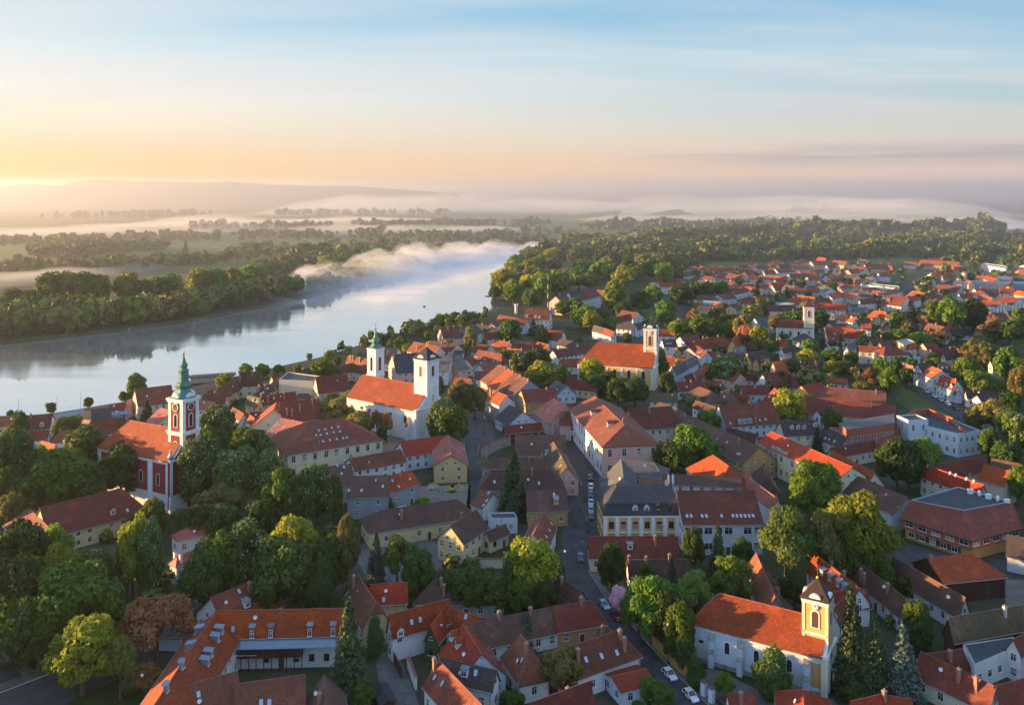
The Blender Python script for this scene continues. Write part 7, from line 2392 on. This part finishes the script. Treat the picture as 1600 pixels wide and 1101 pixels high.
# ---------------------------------------------------------------- far plain: hills on the horizon and pale far buildings
def ridge(name, pts, dist, thick, seed):
    """a long hill: rows of the skyline seen at the given distance, built as a solid ridge"""
    rr = random.Random(seed)
    mb = MB()
    k = dist / FOC
    xs = []
    for (a, b) in zip(pts[:-1], pts[1:]):
        for i in range(12):
            f = i / 12
            xs.append((a[0] + (b[0] - a[0]) * f, a[1] + (b[1] - a[1]) * f - rr.uniform(0, .25)))
    rows = []
    for (px, py) in xs:
        hgt = CAMZ - (py - HOR) * k
        X0 = (px - 800) * k
        rows.append([(X0, dist - thick, -1), (X0 * .985, dist - thick * .45, hgt * .62), (X0, dist, hgt), (X0, dist + thick, -1)])
    for a, b in zip(rows[:-1], rows[1:]):
        for i in range(3):
            mb.face([a[i], b[i], b[i + 1], a[i + 1]], 0)
    return structure(name, mb, [MATS['F_d']])


ridge('hills', [(-500, 303), (-200, 296), (0, 291), (30, 288.5), (100, 289), (125, 282.5), (160, 281), (210, 283.5), (330, 285.5), (360, 284), (385, 286.5), (420, 288.5), (480, 290.5), (552, 291), (590, 293.5), (650, 298), (720, 303)], 7000, 1300, 3)
rr = random.Random(5)
for k in range(70):
    x = rr.choice((rr.uniform(1080, 1500), rr.uniform(1150, 1350), rr.uniform(380, 560), rr.uniform(20, 350)))
    y = rr.uniform(307.5, 315)
    p = P(x, y)
    w_, d_, h_ = rr.uniform(40, 150), rr.uniform(30, 60), rr.uniform(14, 45)
    o = MB()
    o.box(-w_ / 2, w_ / 2, -d_ / 2, d_ / 2, 0, h_, 0)
    o.box(-w_ * .3, w_ * .2, -d_ * .3, d_ * .3, h_, h_ + 4, 0)
    for q in range(int(h_ / 9)):
        o.box(-w_ / 2 + 3, w_ / 2 - 3, -d_ / 2 - .5, -d_ / 2, 4 + q * 9, 7.5 + q * 9, 1)
    b = o.build('city_block', [MATS[rr.choice(('W_white', 'W_white', 'W_cream', 'W_bluewhite'))], MATS['glass']])
    b.location = (p.x, p.y, 0)
    b.rotation_euler = (0, 0, rr.uniform(-.4, .4))
    reg(b, 'far building', None, 'pale buildings of the far city', 'tiny pale city building', (x, y))
for x, y, h_, lab in ((1380, 309, 75, 'thicker of two far chimneys on the right horizon'), (1500, 309, 75, 'thinner of two far chimneys at the right end of the horizon'), (745, 312, 200, None), (805 + 477, 309, 75, 'thin far mast right of the white smoke')):
    if lab is None:
        continue
    p = P(x, y)
    root = thing('far_chimney', 'industrial chimney', (p.x, p.y, 0), 0, lab, 'far chimneys')
    THINGS[-1]['px'] = (x, y)
    mb = MB()
    mb.lathe([(9, 0), (6, h_)], 8)
    mb.build('stack', [MATS['W_stone']], root)
    mb = MB()
    mb.lathe([(7, h_ - 6), (7, h_ - 2)], 8)
    mb.build('rim', [MATS['W_brick']], root)
# ---------------------------------------------------------------- haze and mist
def vol_mat(name, dens, col=(.9, .92, .95), aniso=.4):
    m = bpy.data.materials.new(name)
    m.use_nodes = True
    t = m.node_tree
    for n in list(t.nodes):
        if n.type == 'BSDF_PRINCIPLED':
            t.nodes.remove(n)
    v = t.nodes.new('ShaderNodeVolumePrincipled')
    v.inputs['Density'].default_value = dens
    v.inputs['Color'].default_value = (*col, 1)
    v.inputs['Anisotropy'].default_value = aniso
    t.links.new(v.outputs[0], t.nodes['Material Output'].inputs['Volume'])
    m.cycles.homogeneous_volume = True
    return m


HAZE = 0.00007
mb = MB()
mb.box(-31000, 31000, -1000, 43000, -4.5, 212, 0)
o = mb.build('haze', [vol_mat('haze_air', HAZE, (.88, .93, 1.0), .7)])
o['kind'] = 'stuff'


def fbm(x, y, seed):
    v = 0
    for k in range(5):
        f = 2 ** k
        v += math.sin(x * f * 1.7 + seed * 3.1 + math.sin(y * f * 1.3 + seed)) * math.cos(y * f * 1.9 - seed * 1.7 + math.sin(x * f * .9)) / f
    return v / 1.9


def mist_band(name, curve, dens, hmax, z0, seed, nu=90, nv=14, freq=1.0, col=(.98, .98, .99)):
    """a low blanket of mist along a line of (x row, y row, half width m, height factor); thins out to nothing at its rim"""
    pts = [(P(c[0], c[1]), c[2], c[3]) for c in curve]
    rows = []
    seg = [0]
    for a, b in zip(pts[:-1], pts[1:]):
        seg.append(seg[-1] + (b[0] - a[0]).length)
    for i in range(nu + 1):
        s = seg[-1] * i / nu
        k = max(0, min(len(pts) - 2, next((j for j in range(len(seg) - 1) if seg[j + 1] >= s), len(pts) - 2)))
        f = (s - seg[k]) / max(1e-6, seg[k + 1] - seg[k])
        c = pts[k][0].lerp(pts[k + 1][0], f)
        w = pts[k][1] + (pts[k + 1][1] - pts[k][1]) * f
        hf = pts[k][2] + (pts[k + 1][2] - pts[k][2]) * f
        a, b = pts[max(0, k - (f < .5))][0], pts[min(len(pts) - 1, k + 1 + (f > .5))][0]
        d = (b - a).normalized()
        n = Vector((-d.y, d.x, 0))
        row = []
        for j in range(nv + 1):
            v = j / nv * 2 - 1
            env = max(0, 1 - v * v) ** .8 * min(1, i / 9, (nu - i) / 9)
            no = fbm(s * freq / 90, v * w * freq / 90, seed)
            hh = hmax * hf * env * max(.06, .62 + .62 * no)
            sway = 1 + .25 * fbm(s * freq / 140, seed, seed + 2)
            p = c + n * (v * w * sway)
            row.append((p, hh))
        rows.append(row)
    mb = MB()
    for i in range(nu):
        for j in range(nv):
            q = [rows[i][j], rows[i + 1][j], rows[i + 1][j + 1], rows[i][j + 1]]
            top = [(p.x, p.y, z0 + max(h_, .02)) for p, h_ in q]
            mb.face(top[::-1], 0)
            mb.face([(p.x, p.y, z0) for p, h_ in q], 0)
    for i in range(nu):
        for j in (0, nv):
            a, b = rows[i][j], rows[i + 1][j]
            f = [(a[0].x, a[0].y, z0), (b[0].x, b[0].y, z0), (b[0].x, b[0].y, z0 + max(b[1], .02)), (a[0].x, a[0].y, z0 + max(a[1], .02))]
            mb.face(f if j else f[::-1], 0)
    for j in range(nv):
        for i in (0, nu):
            a, b = rows[i][j], rows[i][j + 1]
            f = [(a[0].x, a[0].y, z0), (b[0].x, b[0].y, z0), (b[0].x, b[0].y, z0 + max(b[1], .02)), (a[0].x, a[0].y, z0 + max(a[1], .02))]
            mb.face(f[::-1] if i else f, 0)
    import bmesh
    me = mb.mesh(name, [vol_mat(name + '_air', dens, col, .1)])
    bm = bmesh.new()
    bm.from_mesh(me)
    bmesh.ops.remove_doubles(bm, verts=bm.verts, dist=.001)
    bmesh.ops.recalc_face_normals(bm, faces=bm.faces)
    bm.to_mesh(me)
    bm.free()
    for p in me.polygons:
        p.use_smooth = True
    o = link(name, me)
    o['kind'] = 'stuff'
    return o


mist_band('river_mist', [(300, 482, 30, .2), (400, 466, 45, .55), (500, 448, 60, .9), (600, 428, 75, 1.0), (680, 412, 75, 1.1), (760, 400, 70, .8), (830, 392, 60, .55), (900, 384, 60, .5)], .009, 38, -2.2, 1, 150, 18, 2.6)
mist_band('wood_mist', [(880, 388, 60, .4), (940, 382, 90, 1.0), (1000, 377, 90, .9), (1060, 373, 80, .4)], .009, 28, .05, 3, 60, 12, 1.2)
mist_band('plain_mist', [(380, 338, 150, .3), (520, 334, 420, .8), (700, 330, 700, 1.0), (900, 330, 900, 1.0), (1100, 332, 900, .9), (1300, 336, 700, .9), (1450, 340, 520, .9), (1620, 345, 380, .8)], .0012, 115, .05, 4, 120, 14, .16)
mist_band('plain_mist', [(900, 342, 120, .4), (1050, 346, 260, .8), (1250, 350, 300, .9), (1420, 352, 260, .9), (1620, 352, 200, .8)], .0018, 50, .05, 5, 90, 12, .3)
mist_band('field_mist', [(-80, 372, 240, .8), (100, 366, 300, .9), (250, 360, 280, .8), (400, 352, 380, .9), (560, 349, 400, .7), (700, 350, 260, .4)], .0022, 42, .05, 6, 90, 12, .4)
mist_band('field_mist', [(420, 366, 110, .3), (560, 362, 200, .8), (720, 360, 220, .8), (830, 360, 150, .4)], .0024, 34, .05, 8, 70, 12, .5)
mist_band('field_mist', [(-100, 452, 60, .9), (40, 440, 60, .8), (160, 425, 60, .6), (260, 415, 40, .3)], .005, 24, .05, 7, 60, 12, 1.0)

# the valley fills with thin mist: a wedge that starts at nothing beyond the wood and deepens towards the hills
mb = MB()
VX, VY = (-26000, 29000), (640, 1200, 2600, 6000, 9500, 40000)
VZ = (.1, 55, 100, 204, 112, 102)
for i in range(5):
    for z0_, z1_, fl in ((VZ[i], VZ[i + 1], 0), (.04, .04, 1)):
        q = [(VX[0], VY[i], z0_), (VX[1], VY[i], z0_), (VX[1], VY[i + 1], z1_), (VX[0], VY[i + 1], z1_)]
        mb.face(q[::-1] if fl else q, 0)
    for x_, fl in ((VX[0], 0), (VX[1], 1)):
        q = [(x_, VY[i], .04), (x_, VY[i], VZ[i]), (x_, VY[i + 1], VZ[i + 1]), (x_, VY[i + 1], .04)]
        mb.face(q if fl else q[::-1], 0)
mb.face([(VX[0], VY[5], .04), (VX[0], VY[5], VZ[5]), (VX[1], VY[5], VZ[5]), (VX[1], VY[5], .04)], 0)
mb.face([(VX[0], VY[0], .04), (VX[1], VY[0], .04), (VX[1], VY[0], VZ[0]), (VX[0], VY[0], VZ[0])], 0)
o = mb.build('valley_mist', [vol_mat('valley_air', .00027, (.64, .62, .70), .58)])
o['kind'] = 'stuff'

# ---------------------------------------------------------------- light
EL, AZ = 5.0, 82.0           # the sun stands low, to the left of the view
sun = bpy.data.lights.new('sun', 'SUN')
sun.energy = 4.9
sun.angle = math.radians(.55)
sun.color = (1.0, .60, .25)
so = bpy.data.objects.new('sun', sun)
COL.objects.link(so)
sd_ = Vector((-math.sin(math.radians(AZ)) * math.cos(math.radians(EL)), math.cos(math.radians(AZ)) * math.cos(math.radians(EL)), math.sin(math.radians(EL))))
so.rotation_euler = sd_.to_track_quat('Z', 'Y').to_euler()
so.location = (-200, 100, 200)

W = bpy.data.worlds.new('World')
SC.world = W
W.use_nodes = True
t = W.node_tree
bg = t.nodes['Background']
sky = t.nodes.new('ShaderNodeTexSky')
sky.sky_type = 'NISHITA'
sky.sun_disc = False
sky.sun_elevation = math.radians(EL)
sky.sun_rotation = math.radians(-AZ)
sky.altitude = 100
sky.air_density = 1.0
sky.dust_density = 2.0
sky.ozone_density = 2.0
tc = t.nodes.new('ShaderNodeTexCoord')
sep = t.nodes.new('ShaderNodeSeparateXYZ')
t.links.new(tc.outputs['Generated'], sep.inputs[0])
zc = math_(t, 'MAXIMUM', sep.outputs['Z'], .015)
zz = math_(t, 'ADD', zc, .11)
cx = t.nodes.new('ShaderNodeCombineXYZ')
t.links.new(math_(t, 'DIVIDE', sep.outputs['X'], zz), cx.inputs[0])
t.links.new(math_(t, 'DIVIDE', sep.outputs['Y'], zz), cx.inputs[1])
mp = t.nodes.new('ShaderNodeMapping')
mp.inputs['Rotation'].default_value = (0, 0, math.radians(-62))
mp.inputs['Scale'].default_value = (.2, .75, 1)
t.links.new(cx.outputs[0], mp.inputs[0])
c1 = noise(t, mp.outputs[0], 1.3, 7, .62)
c2 = noise(t, mp.outputs[0], .45, 3, .5)
cl = math_(t, 'MULTIPLY', ramp(t, c1, .36, .68), ramp(t, c2, .30, .52))
cl = math_(t, 'MULTIPLY', cl, ramp(t, sep.outputs['Z'], .02, .12))
cl = math_(t, 'MULTIPLY', cl, .78)
EXPO, SKYS = 1.9, 0.15


def lin(c):
    c = c / 255
    return c / 12.92 if c <= .04045 else ((c + .055) / 1.055) ** 2.4


def sky_ramp(stops):
    """sky colour by height above the horizon"""
    n = t.nodes.new('ShaderNodeValToRGB')
    e = n.color_ramp.elements
    k = 1 / (SKYS * 2 ** EXPO)
    for i, (p, c) in enumerate(stops):
        el = e[i] if i < 2 else e.new(p)
        el.position = p
    for i, (p, c) in enumerate(stops):
        el = min(e, key=lambda q: abs(q.position - p))
        el.color = (*[(lin(v) if v > 3 else v) * k for v in c], 1)
    t.links.new(sep.outputs['Z'], n.inputs[0])
    return n.outputs[0]


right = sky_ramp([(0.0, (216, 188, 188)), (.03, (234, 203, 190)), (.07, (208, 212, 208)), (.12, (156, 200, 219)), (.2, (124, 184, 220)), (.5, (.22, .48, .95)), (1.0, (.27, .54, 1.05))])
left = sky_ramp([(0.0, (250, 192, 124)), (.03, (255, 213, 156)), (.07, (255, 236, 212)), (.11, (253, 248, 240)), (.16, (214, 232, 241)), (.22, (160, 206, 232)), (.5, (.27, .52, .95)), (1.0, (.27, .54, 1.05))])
vm = t.nodes.new('ShaderNodeVectorMath')
vm.operation = 'DOT_PRODUCT'
t.links.new(tc.outputs['Generated'], vm.inputs[0])
vm.inputs[1].default_value = (-math.sin(math.radians(74)), math.cos(math.radians(74)), 0)
af = ramp(t, vm.outputs['Value'], -.22, .72)
grad = mixc(t, af, right, left)
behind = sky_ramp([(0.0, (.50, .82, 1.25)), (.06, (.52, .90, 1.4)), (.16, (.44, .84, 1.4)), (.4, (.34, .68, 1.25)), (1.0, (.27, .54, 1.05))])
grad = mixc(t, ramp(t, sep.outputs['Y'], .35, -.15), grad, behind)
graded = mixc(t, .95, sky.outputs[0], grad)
# thin cirrus catches the light of the sky behind it
cwarm = mixc(t, ramp(t, sep.outputs['Z'], .02, .15), tuple(lin(v) / (SKYS * 2 ** EXPO) for v in (238, 205, 190)), tuple(lin(v) / (SKYS * 2 ** EXPO) for v in (234, 237, 238)))
skyc = mixc(t, cl, graded, cwarm)
# a long grey stratus bar low on the right
mp2 = t.nodes.new('ShaderNodeMapping')
mp2.inputs['Scale'].default_value = (1.5, 1.5, 60)
t.links.new(tc.outputs['Generated'], mp2.inputs[0])
bar = math_(t, 'MULTIPLY', ramp(t, noise(t, mp2.outputs[0], 1.6, 5, .55), .36, .56), math_(t, 'MULTIPLY', ramp(t, sep.outputs['Z'], .024, .036), ramp(t, sep.outputs['Z'], .056, .044)))
bar = math_(t, 'MULTIPLY', bar, ramp(t, sep.outputs['X'], .10, .3, 0, .8))
skyc = mixc(t, bar, skyc, tuple(lin(v) / (SKYS * 2 ** EXPO) for v in (182, 174, 180)))
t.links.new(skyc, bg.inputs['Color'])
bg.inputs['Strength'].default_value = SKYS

# ---------------------------------------------------------------- camera and render settings
cam = bpy.data.cameras.new('camera')
co = bpy.data.objects.new('camera', cam)
COL.objects.link(co)
co.location = (0, 0, CAMZ)
co.rotation_euler = (math.pi / 2, 0, 0)
cam.sensor_width = 36
cam.lens = FOC / 1600 * 36
cam.shift_y = (HOR - 550.5) / 1600
cam.clip_start = 1
cam.clip_end = 80000
SC.camera = co
SC.view_settings.view_transform = 'Standard'
SC.view_settings.look = 'None'
SC.view_settings.exposure = EXPO
SC.view_settings.gamma = 1
SC.view_settings.use_curve_mapping = False
SC.render.engine = 'CYCLES'
cy = SC.cycles
cy.max_bounces = 6
cy.diffuse_bounces = 3
cy.glossy_bounces = 2
cy.transmission_bounces = 2
cy.transparent_max_bounces = 8
cy.volume_bounces = 3
cy.use_denoising = True
cy.use_adaptive_sampling = True
cy.adaptive_threshold = .02
cy.sample_clamp_indirect = 6
cy.caustics_reflective = False
cy.caustics_refractive = False
# ---------------------------------------------------------------- past 300 houses: the smallest far ones read as one mass of town
def merge_far(keep):
    hs_ = [d for d in THINGS if d['cat'] == 'house']
    cand = sorted([d for d in hs_ if not d['label'] and d['o'].location.y > 480], key=lambda d: (d['info']['L'] + d['info']['w']) * (d['info']['he'] + 4) / d['o'].location.y ** 2)
    cand = cand[:max(0, len(hs_) - keep)]
    V, Fc, Mi, UV, mats, midx = [], [], [], [], [], {}
    kids = {}
    for o in bpy.data.objects:
        if o.parent:
            kids.setdefault(o.parent.name, []).append(o)

    def walk(o, M):
        M = M @ o.matrix_basis
        if o.type == 'MESH':
            me = o.data
            b = len(V)
            V.extend([tuple(M @ v.co) for v in me.vertices])
            uvl = me.uv_layers[0].data
            loc = []
            for m in me.materials:
                if m.name not in midx:
                    midx[m.name] = len(mats)
                    mats.append(m)
                loc.append(midx[m.name])
            for p in me.polygons:
                Fc.append([b + i for i in p.vertices])
                Mi.append(loc[min(p.material_index, len(loc) - 1)])
                UV.extend([c for li in p.loop_indices for c in uvl[li].uv])
        for c in kids.get(o.name, []):
            walk(c, M)
        dead.append(o)
    dead = []
    for d in cand:
        walk(d['o'], Matrix.Identity(4))
        THINGS.remove(d)
    me = bpy.data.meshes.new('far_town_houses')
    me.from_pydata(V, [], Fc)
    for m in mats:
        me.materials.append(m)
    me.polygons.foreach_set('material_index', Mi)
    me.uv_layers.new(name='UVMap').data.foreach_set('uv', UV)
    me.update()
    o = link('far_town_houses', me)
    o['kind'] = 'stuff'
    bpy.data.batch_remove(dead)


merge_far(288)
# ---------------------------------------------------------------- labels that single things out
LM = [('the red church', 240, 740), ('the green copper spire', 287, 600), ('the white hill church', 610, 640), ('the white church tower', 667, 600), ('the slim green capped tower', 588, 560), ('the big yellow church', 985, 575),
      ('the small cream church', 1240, 515), ('the white buttressed church', 1180, 1000), ('the lit yellow church tower', 1277, 950), ('the yellow mansard building', 1000, 800), ('the white school', 1120, 800), ('the cream skylight house', 510, 690),
      ('the pediment building', 1250, 720), ('the brick deck building', 1510, 810), ('the modern white block', 1450, 670), ('the orange brick hall', 1340, 680), ('the wooden veranda house', 440, 985), ('the ochre gable', 1170, 720),
      ('the black roofed cottage', 1490, 522), ('the domed brown hall', 860, 500), ('the stepped apartment houses', 900, 465), ('the white round tower', 1508, 440), ('the two white cars', 1060, 1070), ('the parked car row', 923, 780),
      ('the river bend', 785, 470), ('the steep street terrace', 1455, 600), ('the bright yellow house', 1570, 575), ('the old barn', 1540, 975), ('the red metal pavilion', 285, 870), ('the blue van', 632, 800), ('the sloping orange terrace', 800, 590),
      ('the ochre yellow house', 840, 620), ('the long cream house', 1350, 560), ('the two big red roofs', 1320, 520), ('the flood meadow', 1015, 480), ('the brown tipped spruce', 803, 760), ('the huge slate roof', 640, 560),
      ('the white river row', 1130, 425), ('the station roofs', 1480, 440), ('the building yard', 670, 775), ('the main street bend', 890, 900), ('the white gable of the ivy house', 670, 990), ('the tall white street house', 945, 660),
      ('the very long brown roof', 1310, 640), ('the coppery tree', 245, 960), ('the mossy riverside corner', 30, 650), ('the opposite bank', 300, 500)]
ROOFW = {'red': 'red', 'redbrown': 'dark red', 'brown': 'brown', 'orange': 'orange', 'pink': 'pinkish', 'dark': 'dark', 'moss': 'mossy', 'grey': 'grey', 'black': 'black', 'rust': 'rusty red', 'zinc': 'metal',
         'redmetal': 'red metal', 'slate': 'slate', 'bluegrey': 'blue grey', 'tar': 'flat'}
WALLW = {'white': 'white', 'cream': 'cream', 'yellow': 'yellow', 'ochre': 'ochre', 'pink': 'pink', 'bluewhite': 'white', 'greyblue': 'grey', 'brick': 'brick', 'orange': 'orange', 'stone': 'grey', 'wood': 'wooden',
         'churchred': 'red', 'lemon': 'pale yellow', 'paleyellow': 'pale yellow', 'ivy': 'ivy covered', 'gold': 'yellow', 'sand': 'yellow'}


def relation(px, skip=None):
    x, y = px
    best = None
    for nm, lx, ly in LM:
        d = math.hypot(x - lx, (y - ly) * 1.5)
        if d < 9:
            continue
        if best is None or d < best[0]:
            best = (d, nm, lx, ly)
    d, nm, lx, ly = best
    dx, dy = x - lx, (y - ly) * 1.5
    far = '' if d < 55 else 'farther ' if d > 120 else ''
    if abs(dx) > abs(dy) * 1.9:
        w = 'right of' if dx > 0 else 'left of'
    elif abs(dy) > abs(dx) * 1.9:
        w = 'in front of' if dy > 0 else 'behind'
    else:
        w = ('front right of' if dx > 0 else 'front left of') if dy > 0 else ('behind and right of' if dx > 0 else 'behind and left of')
    return f'{far}{w} {nm}'


NUMW = ['', 'one', 'two', 'three', 'four', 'five', 'six', 'seven', 'eight', 'nine', 'ten']
ORD = ['leftmost', 'second from left', 'third from left', 'fourth from left', 'fifth from left', 'sixth from left', 'seventh from left', 'eighth from left', 'ninth from left', 'tenth from left']
auto = {}
for d in THINGS:
    if d['label']:
        continue
    i = d.get('info')
    if i:
        size = 'long ' if i['L'] > 24 else 'small ' if i['L'] < 8 else ''
        f = ''
        if i['nch'] == 1:
            f = ' and chimney'
        elif i['nch'] > 1:
            f = f" and {NUMW[min(10, i['nch'])]} chimneys"
        elif i['nsk']:
            f = ' and skylights'
        sh = 'hipped ' if 'h' in i['ends'] else ''
        base = f"{size}{WALLW[i['wall']]} house with {ROOFW[i['roof'].replace('R_', '')]} {sh}roof{f}"
        d['o']['group'] = d['o'].get('group', 'houses of the old town')
    else:
        base = d['base'] or d['o'].name.split('.')[0].replace('_', ' ')
        if d['cat'] == 'tree':
            h_ = d.get('h', 10)
            base = ('tall ' if h_ > 19 else 'small ' if h_ < 8 else '') + base
    d['text'] = f"{base} {relation(d['px'])}"
    auto.setdefault(d['text'], []).append(d)
for text, ds in auto.items():
    if len(ds) == 1:
        ds[0]['label'] = text
    else:
        ds.sort(key=lambda q: q['px'][0])
        n = len(ds)
        for k, q in enumerate(ds):
            if n == 2:
                w = 'left of two: ' if k == 0 else 'right of two: '
            else:
                w = (ORD[k] if k < (n + 1) // 2 or k < 3 and n > 9 else (['rightmost', 'second from right', 'third from right', 'fourth from right', 'fifth from right', 'sixth from right', 'seventh from right', 'eighth from right'] + ORD)[min(n - 1 - k, 15)]) + ': '
            q['label'] = w + text
seen = {}
for d in THINGS:
    l = d['label']
    ws = l.split()
    if len(ws) > 16:
        l = ' '.join(ws[:16])
    seen.setdefault(l, []).append(d)
    d['o']['label'] = l
    if d['cat'] == 'tree' and 'group' not in d['o']:
        d['o']['group'] = 'trees among the houses'
for l, ds in seen.items():
    if len(ds) > 1:
        print('DUPLICATE LABEL', len(ds), l)
print('THINGS', len(THINGS), 'trees', TREE_N, 'objects', len(bpy.data.objects))
